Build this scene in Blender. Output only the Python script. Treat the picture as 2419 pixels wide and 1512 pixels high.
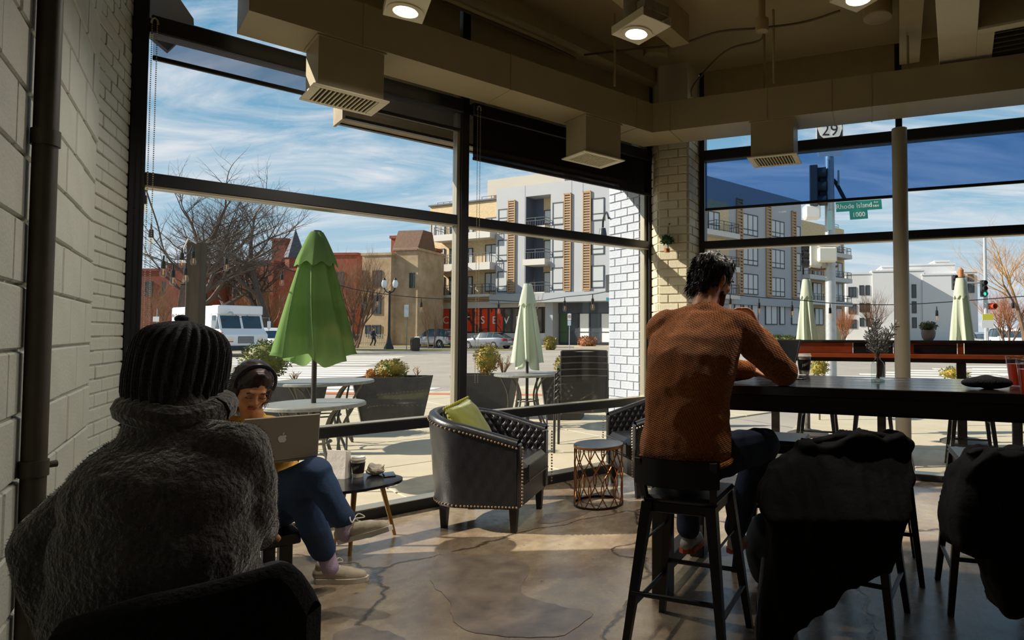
import bpy, bmesh, math, random
import numpy as np
from mathutils import Vector, Matrix, noise
random.seed(7)
for o in list(bpy.data.objects): bpy.data.objects.remove(o)
scene = bpy.context.scene
COL = scene.collection
R = math.radians
# ------------------------------------------------------------------ camera
F, X0, Y0, HOR, HC = 1450., 1560., 735., 787., 1.35       # pixels of the 2419x1512 frame
PITCH = math.atan((HOR-Y0)/F)
cd = bpy.data.cameras.new('camera'); cam = bpy.data.objects.new('camera', cd); COL.objects.link(cam)
cd.sensor_width = 36; cd.lens = 36*F/2419; cd.shift_x = (1209.5-X0)/2419; cd.shift_y = (Y0-756)/2419
cd.clip_start = .05; cd.clip_end = 600
cam.location = (0, 0, HC); cam.rotation_euler = (math.pi/2+PITCH, 0, 0)
scene.camera = cam
scene.view_settings.view_transform = 'Standard'; scene.view_settings.look = 'None'
scene.view_settings.gamma = 1; scene.view_settings.use_curve_mapping = False
scene.view_settings.exposure = 0.3
# ------------------------------------------------------------------ sky and sun
def srgb(r, g, b):
    f = lambda c: c/12.92 if c <= .04045 else ((c+.055)/1.055)**2.4
    return (f(r), f(g), f(b), 1)
def hexc(h): return srgb(*(int(h[i:i+2], 16)/255 for i in (0, 2, 4)))
w = bpy.data.worlds.new('sky'); scene.world = w; w.use_nodes = True
nt = w.node_tree; nt.nodes.clear()
def N(t, typ, **kw):
    n = t.nodes.new(typ)
    for k, v in kw.items():
        if k.startswith('_'): n.inputs[int(k[1:]) if k[1:].isdigit() else k[1:].replace('_', ' ')].default_value = v
        else: setattr(n, k, v)
    return n
def L(t, a, b): t.links.new(a, b)
def ramp(t, stops, interp='LINEAR'):
    n = t.nodes.new('ShaderNodeValToRGB'); n.color_ramp.interpolation = interp
    e = n.color_ramp.elements
    while len(e) < len(stops): e.new(.5)
    for i, (p, c) in enumerate(stops):
        e[i].position = p; e[i].color = c if len(c) == 4 else (*c, 1)
    return n
tc = N(nt, 'ShaderNodeTexCoord'); sx = N(nt, 'ShaderNodeSeparateXYZ'); L(nt, tc.outputs['Generated'], sx.inputs[0])
grad = ramp(nt, [(0, hexc('bcc8ce')), (.06, hexc('b6c8d2')), (.18, hexc('8eb4ca')), (.36, hexc('5b93b6')), (1, hexc('33688f'))])
L(nt, sx.outputs['Z'], grad.inputs[0])
den = N(nt, 'ShaderNodeMath', operation='ADD', _1=.22); L(nt, sx.outputs['Z'], den.inputs[0])
dv = N(nt, 'ShaderNodeVectorMath', operation='DIVIDE'); cb = N(nt, 'ShaderNodeCombineXYZ')
for i in range(3): L(nt, den.outputs[0], cb.inputs[i])
L(nt, tc.outputs['Generated'], dv.inputs[0]); L(nt, cb.outputs[0], dv.inputs[1])
mp = N(nt, 'ShaderNodeMapping'); mp.inputs['Rotation'].default_value = (0, 0, R(-28)); mp.inputs['Scale'].default_value = (1.0, 3.0, 1)
mp.inputs['Location'].default_value = (1.3, .4, 0)
L(nt, dv.outputs[0], mp.inputs[0])
nz = N(nt, 'ShaderNodeTexNoise', _Scale=1.25, _Detail=9, _Roughness=.62, _Distortion=1.1); L(nt, mp.outputs[0], nz.inputs['Vector'])
cr = ramp(nt, [(.40, (0, 0, 0)), (.54, (.42, .42, .42)), (.68, (.95, .95, .95))]); L(nt, nz.outputs['Fac'], cr.inputs[0])
mx = N(nt, 'ShaderNodeMixRGB'); mx.inputs[2].default_value = hexc('d3d7dc')
L(nt, cr.outputs[0], mx.inputs[0]); L(nt, grad.outputs[0], mx.inputs[1])
bg = N(nt, 'ShaderNodeBackground'); bg.inputs['Strength'].default_value = 1.0
L(nt, mx.outputs[0], bg.inputs[0]); ow = N(nt, 'ShaderNodeOutputWorld'); L(nt, bg.outputs[0], ow.inputs[0])
SUN_H = (-1., -.07); SUN_EL = R(31)
sd = bpy.data.lights.new('sun_offscreen', 'SUN'); sd.energy = 7.0; sd.angle = R(.6); sd.color = (1, .93, .80)
so = bpy.data.objects.new('sun_offscreen', sd); COL.objects.link(so)
sv = Vector((SUN_H[0], SUN_H[1], math.tan(SUN_EL)*math.hypot(*SUN_H)))
so.rotation_euler = sv.to_track_quat('Z', 'Y').to_euler(); so.location = (-8, -2, 12)
# ------------------------------------------------------------------ pixel -> place helpers
_cp, _sp = math.cos(PITCH), math.sin(PITCH)
def ray(px, py):
    xc = (px-X0)/F; yc = (Y0-py)/F
    return Vector((xc, _cp-yc*_sp, _sp+yc*_cp))
EYE = Vector((0, 0, HC))
def at(px, py, Y): r = ray(px, py); return EYE+r*(Y/r.y)
def onz(px, py, z=0.): r = ray(px, py); return EYE+r*((z-HC)/r.z)
class Frame:
    """a vertical plane: origin, direction along it and outward normal (horizontal)"""
    def __init__(s, o, d):
        s.o = Vector((o[0], o[1], 0)); s.d = Vector((d[0], d[1], 0)).normalized(); s.n = Vector((-s.d.y, s.d.x, 0))
        s.rz = math.atan2(s.d.y, s.d.x)
    def pt(s, u, out=0, z=0): return s.o+s.d*u+s.n*out+Vector((0, 0, z))
    def uz(s, px, py=787, out=0):
        r = ray(px, py); t = s.n.dot(s.o+s.n*out-EYE)/s.n.dot(r); q = EYE+r*t
        return (q-s.o).dot(s.d), q.z
    def u(s, px, out=0): return s.uz(px, 787, out)[0]
    def z(s, px, py, out=0): return s.uz(px, py, out)[1]
aA, aB = R(46.8), R(70.1)
FA = Frame(onz(1000, 1196), (math.sin(aA), math.cos(aA)))          # left window wall
_pb = onz(2180, 1132)
FB = Frame(_pb, (math.sin(aB), -math.cos(aB)))                       # right window wall
# ------------------------------------------------------------------ materials
MATS = {}
def mat(name, col, rough=.6, metal=0., var=0., vscale=8., bump=0., bscale=60., spec=.5, col2=None, trans=0., emit=0., coat=0., stretch=None, detail=4, bdist=.01, sheen=0.):
    if name in MATS: return MATS[name]
    m = bpy.data.materials.new(name); m.use_nodes = True; t = m.node_tree; b = t.nodes['Principled BSDF']
    if isinstance(col, str): col = hexc(col)
    b.inputs['Roughness'].default_value = rough; b.inputs['Metallic'].default_value = metal
    b.inputs['Specular IOR Level'].default_value = spec; b.inputs['Base Color'].default_value = col
    if coat: b.inputs['Coat Weight'].default_value = coat; b.inputs['Coat Roughness'].default_value = .08
    if sheen: b.inputs['Sheen Weight'].default_value = sheen; b.inputs['Sheen Roughness'].default_value = .4
    if trans: b.inputs['Transmission Weight'].default_value = trans
    if emit: b.inputs['Emission Color'].default_value = col; b.inputs['Emission Strength'].default_value = emit
    co = None
    def coord():
        nonlocal co
        if co is None:
            c = N(t, 'ShaderNodeTexCoord'); mpn = N(t, 'ShaderNodeMapping')
            if stretch: mpn.inputs['Scale'].default_value = stretch
            L(t, c.outputs['Object'], mpn.inputs[0]); co = mpn.outputs[0]
        return co
    if var or col2:
        n = N(t, 'ShaderNodeTexNoise', _Scale=vscale, _Detail=detail, _Roughness=.6); L(t, coord(), n.inputs['Vector'])
        c2 = hexc(col2) if isinstance(col2, str) else col2
        lo = tuple(max(0, c*(1-var)) for c in col[:3]) if c2 is None else col[:3]
        hi = tuple(min(1, c*(1+var)) for c in col[:3]) if c2 is None else c2[:3]
        r = ramp(t, [(.33, lo), (.67, hi)]); L(t, n.outputs['Fac'], r.inputs[0]); L(t, r.outputs[0], b.inputs['Base Color'])
    if bump:
        n = N(t, 'ShaderNodeTexNoise', _Scale=bscale, _Detail=4); L(t, coord(), n.inputs['Vector'])
        bp = N(t, 'ShaderNodeBump', _Strength=bump, _Distance=bdist); L(t, n.outputs['Fac'], bp.inputs['Height']); L(t, bp.outputs[0], b.inputs['Normal'])
    MATS[name] = m; return m
def glass_mat(name, tint=(1, 1, 1), refl=.06, dark=0.):
    if name in MATS: return MATS[name]
    m = bpy.data.materials.new(name); m.use_nodes = True; t = m.node_tree; t.nodes.clear()
    o = N(t, 'ShaderNodeOutputMaterial'); tr = N(t, 'ShaderNodeBsdfTransparent'); tr.inputs[0].default_value = (*tint, 1)
    g = N(t, 'ShaderNodeBsdfGlossy', _Roughness=.01); fr = N(t, 'ShaderNodeLayerWeight', _Blend=.5)
    pw_ = N(t, 'ShaderNodeMath', operation='POWER', _1=5.); L(t, fr.outputs['Facing'], pw_.inputs[0])
    ml = N(t, 'ShaderNodeMath', operation='MULTIPLY_ADD', _1=.5, _2=refl*.5); L(t, pw_.outputs[0], ml.inputs[0])
    mxs = N(t, 'ShaderNodeMixShader'); L(t, ml.outputs[0], mxs.inputs[0]); L(t, tr.outputs[0], mxs.inputs[1]); L(t, g.outputs[0], mxs.inputs[2])
    L(t, mxs.outputs[0], o.inputs[0]); MATS[name] = m; return m
def screen_mat(name, col, open_, tint=(1, 1, 1)):
    if name in MATS: return MATS[name]
    m = bpy.data.materials.new(name); m.use_nodes = True; t = m.node_tree; t.nodes.clear()
    o = N(t, 'ShaderNodeOutputMaterial'); tr = N(t, 'ShaderNodeBsdfTransparent'); tr.inputs[0].default_value = (*tint, 1); d = N(t, 'ShaderNodeBsdfDiffuse'); d.inputs[0].default_value = hexc(col)
    mxs = N(t, 'ShaderNodeMixShader', _0=open_); L(t, d.outputs[0], mxs.inputs[1]); L(t, tr.outputs[0], mxs.inputs[2]); L(t, mxs.outputs[0], o.inputs[0])
    MATS[name] = m; return m
# ------------------------------------------------------------------ mesh helpers
class MB:
    def __init__(s): s.v = []; s.f = []
    def add(s, vs, fs):
        k = len(s.v); s.v += [tuple(v) for v in vs]; s.f += [tuple(i+k for i in f) for f in fs]; return s
    def box(s, a, b, M=None):
        x0, y0, z0 = a; x1, y1, z1 = b
        vs = [Vector(p) for p in ((x0,y0,z0),(x1,y0,z0),(x1,y1,z0),(x0,y1,z0),(x0,y0,z1),(x1,y0,z1),(x1,y1,z1),(x0,y1,z1))]
        if M: vs = [M@v for v in vs]
        return s.add(vs, [(0,3,2,1),(4,5,6,7),(0,1,5,4),(1,2,6,5),(2,3,7,6),(3,0,4,7)])
    def bbox(s, a, b, r=.004, M=None):
        """box with chamfered edges"""
        a = Vector(a); b = Vector(b); c = (a+b)/2; h = (b-a)/2; r = min(r, min(h)*.9)
        vs = []; idx = {}
        for sx_ in (-1, 1):
            for sy_ in (-1, 1):
                for sz_ in (-1, 1):
                    for k in range(3):
                        p = [sx_*(h.x-r), sy_*(h.y-r), sz_*(h.z-r)]; p[k] = (sx_*h.x, sy_*h.y, sz_*h.z)[k]
                        idx[(sx_, sy_, sz_, k)] = len(vs); v = c+Vector(p); vs.append(M@v if M else v)
        fs = []
        S = (-1, 1)
        for k in range(3):
            for s1 in S:
                q = [(-1,-1), (1,-1), (1,1), (-1,1)]
                f = []
                for (p, r_) in q:
                    t3 = [p, r_]; t3.insert(k, s1); f.append(idx[(*t3, k)])
                if (s1 < 0) != (k == 1): f.reverse()
                fs.append(tuple(f))
        for k in range(3):
            i, j = [m for m in range(3) if m != k]
            for s1 in S:
                for s2 in S:
                    def key(sk, face):
                        t3 = [0, 0, 0]; t3[k] = sk; t3[i] = s1; t3[j] = s2; return idx[(*t3, face)]
                    f = [key(-1, i), key(1, i), key(1, j), key(-1, j)]
                    if (s1*s2 > 0) == (k == 1): f.reverse()
                    fs.append(tuple(f))
        for s1 in S:
            for s2 in S:
                for s3 in S:
                    f = [idx[(s1, s2, s3, k)] for k in range(3)]
                    if s1*s2*s3 < 0: f.reverse()
                    fs.append(tuple(f))
        return s.add(vs, fs)
    def bar(s, p, q, w, h=None, up=(0, 0, 1)):
        """square bar from p to q"""
        p = Vector(p); q = Vector(q); h = h or w; d = (q-p).normalized(); u = Vector(up)
        if abs(d.dot(u)) > .98: u = Vector((1, 0, 0))
        x = d.cross(u).normalized()*w/2; y = x.cross(d).normalized()*h/2
        vs = [p-x-y, p+x-y, p+x+y, p-x+y, q-x-y, q+x-y, q+x+y, q-x+y]
        return s.add(vs, [(0,3,2,1),(4,5,6,7),(0,1,5,4),(1,2,6,5),(2,3,7,6),(3,0,4,7)])
    def tube(s, pts, r, n=8, cap=True, closed=False, flat=1.):
        pts = [Vector(p) for p in pts]; m = len(pts)
        rs = r if isinstance(r, (list, tuple)) else [r]*m
        rings = []; prev = None
        for i, p in enumerate(pts):
            if closed: d = (pts[(i+1) % m]-pts[i-1]).normalized()
            else: d = (pts[min(i+1, m-1)]-pts[max(i-1, 0)]).normalized()
            if prev is None:
                u = Vector((0, 0, 1)) if abs(d.z) < .95 else Vector((1, 0, 0))
                x = d.cross(u).normalized()
            else:
                x = (prev-d*prev.dot(d))
                x = x.normalized() if x.length > 1e-6 else d.orthogonal().normalized()
            prev = x; y = d.cross(x)
            rings.append([p+(x*math.cos(2*math.pi*k/n)+y*flat*math.sin(2*math.pi*k/n))*rs[i] for k in range(n)])
        vs = [v for rg in rings for v in rg]; fs = []
        for i in range(m if closed else m-1):
            for k in range(n):
                a = i*n+k; b = i*n+(k+1) % n; j = ((i+1) % m)*n; fs.append((a, b, j+(k+1) % n, j+k))
        if cap and not closed: fs.append(tuple(range(n-1, -1, -1))); fs.append(tuple((m-1)*n+k for k in range(n)))
        return s.add(vs, fs)
    def lathe(s, prof, n=24, c=(0, 0, 0), cap=True, M=None):
        vs = []; c = Vector(c)
        for r, z in prof:
            for k in range(n):
                a = 2*math.pi*k/n; v = c+Vector((r*math.cos(a), r*math.sin(a), z)); vs.append(M@v if M else v)
        fs = []; m = len(prof)
        for i in range(m-1):
            for k in range(n): fs.append((i*n+k, i*n+(k+1) % n, (i+1)*n+(k+1) % n, (i+1)*n+k))
        if cap:
            if prof[0][0] > 1e-5: fs.append(tuple(range(n-1, -1, -1)))
            if prof[-1][0] > 1e-5: fs.append(tuple((m-1)*n+k for k in range(n)))
        return s.add(vs, fs)
    def cyl(s, p, q, r, n=12, r2=None):
        return s.tube([p, q], [r, r if r2 is None else r2], n)
    def prism(s, poly, z0, z1, M=None):
        n = len(poly); vs = [Vector((x, y, z0)) for x, y in poly]+[Vector((x, y, z1)) for x, y in poly]
        if M: vs = [M@v for v in vs]
        fs = [tuple(range(n-1, -1, -1)), tuple(range(n, 2*n))]+[(i, (i+1) % n, n+(i+1) % n, n+i) for i in range(n)]
        return s.add(vs, fs)
    def ball(s, c, r, n=12, m=8, M=None):
        r = r if isinstance(r, (tuple, list)) else (r, r, r); c = Vector(c); vs = []; fs = []
        for i in range(1, m):
            th = math.pi*i/m
            for k in range(n):
                a = 2*math.pi*k/n; v = Vector((r[0]*math.sin(th)*math.cos(a), r[1]*math.sin(th)*math.sin(a), r[2]*math.cos(th)))
                vs.append(c+(M@v if M else v))
        top = Vector((0, 0, r[2])); bot = Vector((0, 0, -r[2]))
        vs += [c+(M@top if M else top), c+(M@bot if M else bot)]
        for i in range(m-2):
            for k in range(n): fs.append((i*n+k, (i+1)*n+k, (i+1)*n+(k+1) % n, i*n+(k+1) % n))
        t_, b_ = len(vs)-2, len(vs)-1
        for k in range(n): fs.append((t_, k, (k+1) % n)); fs.append((b_, (m-2)*n+(k+1) % n, (m-2)*n+k))
        return s.add(vs, fs)
    def grid(s, fn, nu, nv, closed_u=False):
        vs = [fn(i/(nu-(0 if closed_u else 1)), j/(nv-1)) for j in range(nv) for i in range(nu)]
        fs = []
        for j in range(nv-1):
            for i in range(nu if closed_u else nu-1):
                fs.append((j*nu+i, j*nu+(i+1) % nu, (j+1)*nu+(i+1) % nu, (j+1)*nu+i))
        return s.add(vs, fs)
    def mesh(s, name, smooth=True, ang=35):
        me = bpy.data.meshes.new(name); me.from_pydata([tuple(v) for v in s.v], [], s.f); me.validate(); me.update()
        if smooth:
            me.polygons.foreach_set('use_smooth', [True]*len(me.polygons)); me.set_sharp_from_angle(angle=R(ang))
        return me
    def build(s, name, m, parent=None, label=None, smooth=True, ang=35, loc=None, kind=None):
        me = s.mesh(name, smooth, ang); me.materials.append(m)
        return link(name, me, parent, label, loc, kind)
def link(name, me, parent=None, label=None, loc=None, kind=None):
    o = bpy.data.objects.new(name, me); COL.objects.link(o)
    if parent: o.parent = parent
    if loc is not None: o.location = loc
    if label: o['label'] = label
    if kind: o['kind'] = kind
    return o
def thing(name, label, cat, loc=(0, 0, 0), rz=0., group=None):
    o = bpy.data.objects.new(name, None); COL.objects.link(o); o.location = loc; o.rotation_euler = (0, 0, rz)
    o.empty_display_size = .1; o['label'] = label; o['category'] = cat
    if group: o['group'] = group
    return o
def tag(o, label, cat, group=None):
    o['label'] = label; o['category'] = cat
    if group: o['group'] = group
    return o
def struct(o): o['kind'] = 'structure'; return o
def sroot(name, loc=(0, 0, 0), rz=0.):
    o = bpy.data.objects.new(name, None); COL.objects.link(o); o.location = loc; o.rotation_euler = (0, 0, rz); o.empty_display_size = .1
    return struct(o)
def copy_tree(o, parent=None):
    c = o.copy(); COL.objects.link(c); c.parent = parent
    for ch in list(o.children): copy_tree(ch, c)
    return c
def text_mesh(txt, size, depth=.002, align='CENTER'):
    cu = bpy.data.curves.new('text', 'FONT'); cu.body = txt; cu.size = size; cu.align_x = align; cu.align_y = 'CENTER'; cu.extrude = depth; cu.resolution_u = 3
    o = bpy.data.objects.new('text', cu); COL.objects.link(o)
    dg = bpy.context.evaluated_depsgraph_get(); me = bpy.data.meshes.new_from_object(o.evaluated_get(dg))
    bpy.data.objects.remove(o); bpy.data.curves.remove(cu); return me
def put_text(name, txt, size, m, parent, loc, rot, depth=.002, sx_=1.):
    me = text_mesh(txt, size, depth); me.materials.clear(); me.materials.append(m)
    o = link(name, me, parent, None, loc); o.rotation_euler = rot; o.scale = (sx_, 1, 1); return o
def smooth_path(pts, k=6):
    """Catmull-Rom through the points"""
    pts = [Vector(p) for p in pts]; out = []
    for i in range(len(pts)-1):
        p0 = pts[max(i-1, 0)]; p1 = pts[i]; p2 = pts[i+1]; p3 = pts[min(i+2, len(pts)-1)]
        for j in range(k):
            t = j/k; out.append(.5*((2*p1)+(p2-p0)*t+(2*p0-5*p1+4*p2-p3)*t*t+(3*p1-p0-3*p2+p3)*t**3))
    out.append(pts[-1]); return out
# ================================================================== THE ROOM
def concrete_floor():
    m = bpy.data.materials.new('polished_concrete'); m.use_nodes = True; t = m.node_tree; b = t.nodes['Principled BSDF']
    c = N(t, 'ShaderNodeTexCoord')
    n1 = N(t, 'ShaderNodeTexNoise', _Scale=1.3, _Detail=8, _Roughness=.65, _Distortion=.6); L(t, c.outputs['Object'], n1.inputs['Vector'])
    r1 = ramp(t, [(.28, hexc('6a5847')), (.45, hexc('8e7b65')), (.6, hexc('a5967e')), (.75, hexc('bdb099'))]); L(t, n1.outputs['Fac'], r1.inputs[0])
    n2 = N(t, 'ShaderNodeTexNoise', _Scale=9, _Detail=8, _Roughness=.7); L(t, c.outputs['Object'], n2.inputs['Vector'])
    r2 = ramp(t, [(.3, (.58, .55, .52)), (.62, (1, 1, 1))]); L(t, n2.outputs['Fac'], r2.inputs[0])
    mm = N(t, 'ShaderNodeMixRGB', blend_type='MULTIPLY', _0=.75); L(t, r1.outputs[0], mm.inputs[1]); L(t, r2.outputs[0], mm.inputs[2])
    # hairline cracks: edges of large distorted cells
    dn = N(t, 'ShaderNodeTexNoise', _Scale=2.4, _Detail=5); L(t, c.outputs['Object'], dn.inputs['Vector'])
    ad = N(t, 'ShaderNodeMixRGB', blend_type='ADD', _0=.45); L(t, c.outputs['Object'], ad.inputs[1]); L(t, dn.outputs['Color'], ad.inputs[2])
    vo = N(t, 'ShaderNodeTexVoronoi', feature='DISTANCE_TO_EDGE', _Scale=.62); L(t, ad.outputs[0], vo.inputs['Vector'])
    rc = ramp(t, [(.0, (.22, .2, .18)), (.006, (.4, .38, .35)), (.011, (1, 1, 1))]); L(t, vo.outputs['Distance'], rc.inputs[0])
    m2 = N(t, 'ShaderNodeMixRGB', blend_type='MULTIPLY', _0=1); L(t, mm.outputs[0], m2.inputs[1]); L(t, rc.outputs[0], m2.inputs[2])
    # pits and chips
    pn = N(t, 'ShaderNodeTexVoronoi', _Scale=5.5); L(t, ad.outputs[0], pn.inputs['Vector'])
    rp = ramp(t, [(.03, (.3, .27, .24)), (.07, (1, 1, 1))]); L(t, pn.outputs['Distance'], rp.inputs[0])
    m3 = N(t, 'ShaderNodeMixRGB', blend_type='MULTIPLY', _0=.8); L(t, m2.outputs[0], m3.inputs[1]); L(t, rp.outputs[0], m3.inputs[2])
    L(t, m3.outputs[0], b.inputs['Base Color'])
    rr = ramp(t, [(.3, (.16, .16, .16)), (.7, (.36, .36, .36))]); L(t, n2.outputs['Fac'], rr.inputs[0]); L(t, rr.outputs[0], b.inputs['Roughness'])
    bp = N(t, 'ShaderNodeBump', _Strength=.12, _Distance=.004); L(t, n2.outputs['Fac'], bp.inputs['Height'])
    bp2 = N(t, 'ShaderNodeBump', _Strength=.5, _Distance=.004); L(t, rc.outputs[0], bp2.inputs['Height']); L(t, bp.outputs[0], bp2.inputs['Normal'])
    L(t, bp2.outputs[0], b.inputs['Normal']); b.inputs['Specular IOR Level'].default_value = .55
    return m
M_FLOOR = concrete_floor()
M_PATCH = mat('trowelled_patch', '7d7063', .3, var=.35, vscale=6, bump=.3, bscale=14, detail=8, bdist=.006)
M_CMU = mat('painted_block', 'b2b3a8', .62, var=.06, vscale=4, bump=.55, bscale=70, bdist=.006)
M_MORTAR = mat('painted_mortar', 'b2b3a8', .7, bump=.4, bscale=80)
M_PBRICK = mat('painted_interior_brick', 'cfc6aa', .6, var=.05, vscale=6, bump=.4, bscale=60, bdist=.004)
M_MORTD = mat('brick_mortar', 'cfc6aa', .75)
M_BLACK = mat('black_anodised_frame', '15161a', .42, var=.1)
M_ALU = mat('aluminium_bead', 'a9a291', .35, metal=.6)
M_GLASS = glass_mat('window_glass')
M_DUCT = mat('painted_duct', 'a39572', .5, var=.05, vscale=3)
M_CEIL = mat('painted_deck', 'a5946a', .8, var=.06, vscale=1.5, bump=.3, bscale=8)
M_BEAM = mat('painted_beam', 'a5946a', .6, var=.06)
M_CREAM = mat('cream_metal', 'd9cfae', .45)
M_WALL = mat('plain_wall_paint', 'c2bba5', .8, var=.03)

U = FA.u
WL = at(207, 787, 3.08)                                             # far corner of the block wall
FW = Frame((WL.x, WL.y), (.595, -.804))
JA = FA.pt(U(292))
FPIL = Frame((WL.x, WL.y), (JA.x-WL.x, JA.y-WL.y)); PILW = (Vector((JA.x, JA.y))-Vector((WL.x, WL.y))).length
CEIL = 4.1
cornA = FA.pt(U(1537)); cornB = FB.pt(FB.u(1657)); endB = FB.pt(3.2)
wl_end = FW.pt(3.5)
room = [(WL.x, WL.y), (JA.x, JA.y), (cornA.x, cornA.y), (cornB.x, cornB.y), (endB.x, endB.y), (4.6, -4.2), (-1.6, -4.2), (wl_end.x, wl_end.y)]
fl = MB(); fl.prism(room[::-1], -.12, 0); o = struct(fl.build('floor', M_FLOOR, smooth=False)); FLOOR = o
# repaired patch and chipped rim in the concrete, a thin skim over the slab
def blob(pts, k=5):
    p = [onz(x, y, 0) for x, y in pts]; p.append(p[0]); q = smooth_path(p, k)[:-1]
    return [(v.x+random.uniform(-.008, .008), v.y+random.uniform(-.008, .008)) for v in q]
for i, pts in enumerate(([(1045, 1300), (1020, 1370), (1060, 1420), (1085, 1480), (1200, 1505), (1330, 1500), (1398, 1450), (1330, 1435), (1235, 1400), (1250, 1340), (1180, 1310), (1110, 1315)],
                         [(790, 1498), (850, 1478), (900, 1490), (960, 1512), (900, 1560), (800, 1560)],
                         [(1290, 1215), (1400, 1205), (1330, 1232), (1270, 1236)])):
    q = blob(pts); b = MB(); b.prism(q if sum((q[j-1][0]*q[j][1]-q[j][0]*q[j-1][1]) for j in range(len(q))) > 0 else q[::-1], 0, .0025)
    b.build('floor_patch', M_PATCH, FLOOR, smooth=False)
ce = MB(); ce.prism(room[::-1], CEIL, CEIL+.15); struct(ce.build('ceiling', M_CEIL, smooth=False)); CEILING = bpy.data.objects['ceiling']
def slab_wall(name, p, q, z0, z1, th, m, side=1):
    p = Vector((p[0], p[1])); q = Vector((q[0], q[1])); d = (q-p).normalized(); n = Vector((-d.y, d.x))*th*side
    poly = [tuple(p), tuple(q), tuple(q+n), tuple(p+n)]
    if side < 0: poly = poly[::-1]
    b = MB(); b.prism(poly, z0, z1); return struct(b.build(name, m, smooth=False))
slab_wall('wall_left', room[7], room[0], 0, CEIL, .2, M_MORTAR)
WALL_L = bpy.data.objects['wall_left']
slab_wall('wall_rear_left', room[6], room[7], 0, CEIL, .2, M_WALL)
slab_wall('wall_back', room[5], room[6], 0, CEIL, .2, M_WALL)
slab_wall('wall_right', room[4], room[5], 0, CEIL, .2, M_WALL)
# concrete blocks of the left wall, one object each
BL, BH, J = .40, .203, .009
blk_full = MB().bbox((J/2, -.012, J/2), (BL-J/2, .014, BH-J/2), .006).mesh('block'); blk_full.materials.append(M_CMU)
blk_half = MB().bbox((J/2, -.012, J/2), (BL/2-J/2, .014, BH-J/2), .006).mesh('block_half'); blk_half.materials.append(M_CMU)
rnd = random.Random(3)
for r in range(20):
    z = .078-.203+r*BH
    if z < 0: continue
    if z+BH > CEIL: break
    k = 0; x = 0.; cells = []
    if r % 2: cells.append((0, 1)); x = BL/2
    while x < 2.6: cells.append((x, 2)); x += BL
    for x, kind in cells:
        o = link('block', blk_full if kind == 2 else blk_half, WALL_L); p = FW.pt(x, rnd.uniform(-.003, .003), z)
        o.location = p; o.rotation_euler = (0, 0, FW.rz)
# brick pilaster between block wall and window
pil = MB(); pil.box((0, 0, 0), (PILW, .2, CEIL)); pil = struct(pil.build('wall_pilaster', M_MORTAR, smooth=False)); pil.location = FPIL.o; pil.rotation_euler = (0, 0, FPIL.rz)
CH = .073
bk = {}
def brick_mesh(name, l, h, d, m, ch=.004):
    k = (round(l, 3), round(h, 3), m.name)
    if k not in bk: bk[k] = MB().bbox((0, -d, 0), (l, .012, h), ch).mesh(name); bk[k].materials.append(m)
    return bk[k]
def brick_face(parent, width, z0, z1, ch, bl, m, d=.008, jt=.009, off=0., ybase=0., flip=1, seed=1):
    """courses of single bricks over a face lying in the parent's local xz plane, proud towards -y"""
    rr = random.Random(seed); r = 0; z = z0
    while z+ch <= z1+1e-4:
        x = -(bl/2 if (r % 2) else 0)+off
        while x < width-.02:
            a = max(x, 0)+jt/2; b2 = min(x+bl, width)-jt/2
            if b2-a > .03:
                o = link('brick', brick_mesh('brick', b2-a, ch-jt, d, m), parent); o.location = (a, ybase+rr.uniform(-.003, .002), z+jt/2)
            x += bl
        z += ch; r += 1
brick_face(pil, PILW, .6, CEIL, CH, .21, M_CMU, seed=4)
# ------------------------------------------------------------------ windows
ZS = dict(t0=2.235, t1=2.31, b0=3.14, b1=3.245, top=3.62)
def member(parent, name, u0, u1, z0, z1, o0=-.055, o1=.055, m=None):
    b = MB(); b.bbox((u0, o0, z0), (u1, o1, z1), .003); return b.build(name, m or M_BLACK, parent)
def pane(parent, u0, u1, z0, z1):
    b = MB(); b.box((u0, .012, z0), (u1, .02, z1)); o = b.build('pane', M_GLASS, parent, smooth=False); return o
WA = sroot('window_1', FA.o, FA.rz)
a0, a1, am0, am1, a2, a3 = U(292), U(330), U(1071), U(1097), U(1525), U(1537)
for nm, u0, u1 in (('jamb', a0, a1), ('mullion', am0+.03, am1), ('jamb', a2, a3)): member(WA, nm, u0, u1, 0, CEIL)
member(WA, 'mullion_bead', am0, am0+.03, 0, ZS['top'], -.03, .05, M_ALU)
member(WA, 'jamb_bead', a2-.035, a2, 0, ZS['top'], -.02, .05, M_ALU)
for (u0, u1) in ((a1, am0), (am1, a2)):
    member(WA, 'floor_sill', u0, u1, 0, .075, -.09, .055)
    member(WA, 'sill_cap', u0, u1, .075, .083, -.085, .05, M_ALU)
    member(WA, 'sill_rail', u0, u1, .615, .69); member(WA, 'rail_cap', u0, u1, .69, .697, -.05, .05, M_ALU)
    member(WA, 'transom', u0, u1, ZS['t0'], ZS['t1']); member(WA, 'transom_bead', u0, u1, ZS['t0']-.014, ZS['t0'], -.05, .05, M_ALU)
    member(WA, 'head_bar', u0, u1, ZS['b0']+.02, ZS['b1'])
    member(WA, 'header', u0, u1, ZS['top'], CEIL, -.06, .1, M_BEAM)
    for z0, z1 in ((.083, .615), (.697, ZS['t0']-.014), (ZS['t1'], ZS['b0']+.02), (ZS['b1'], ZS['top'])): pane(WA, u0, u1, z0, z1)
WB = sroot('window_2', FB.o, FB.rz)
b0, b1, bm0, bm1, b2 = FB.u(1657), FB.u(1668), FB.u(2122), FB.u(2138), 3.2
for nm, u0, u1 in (('jamb', b0, b1), ('mullion', bm0, bm1), ('jamb', b2-.08, b2)): member(WB, nm, u0, u1, 0, CEIL)
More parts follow.
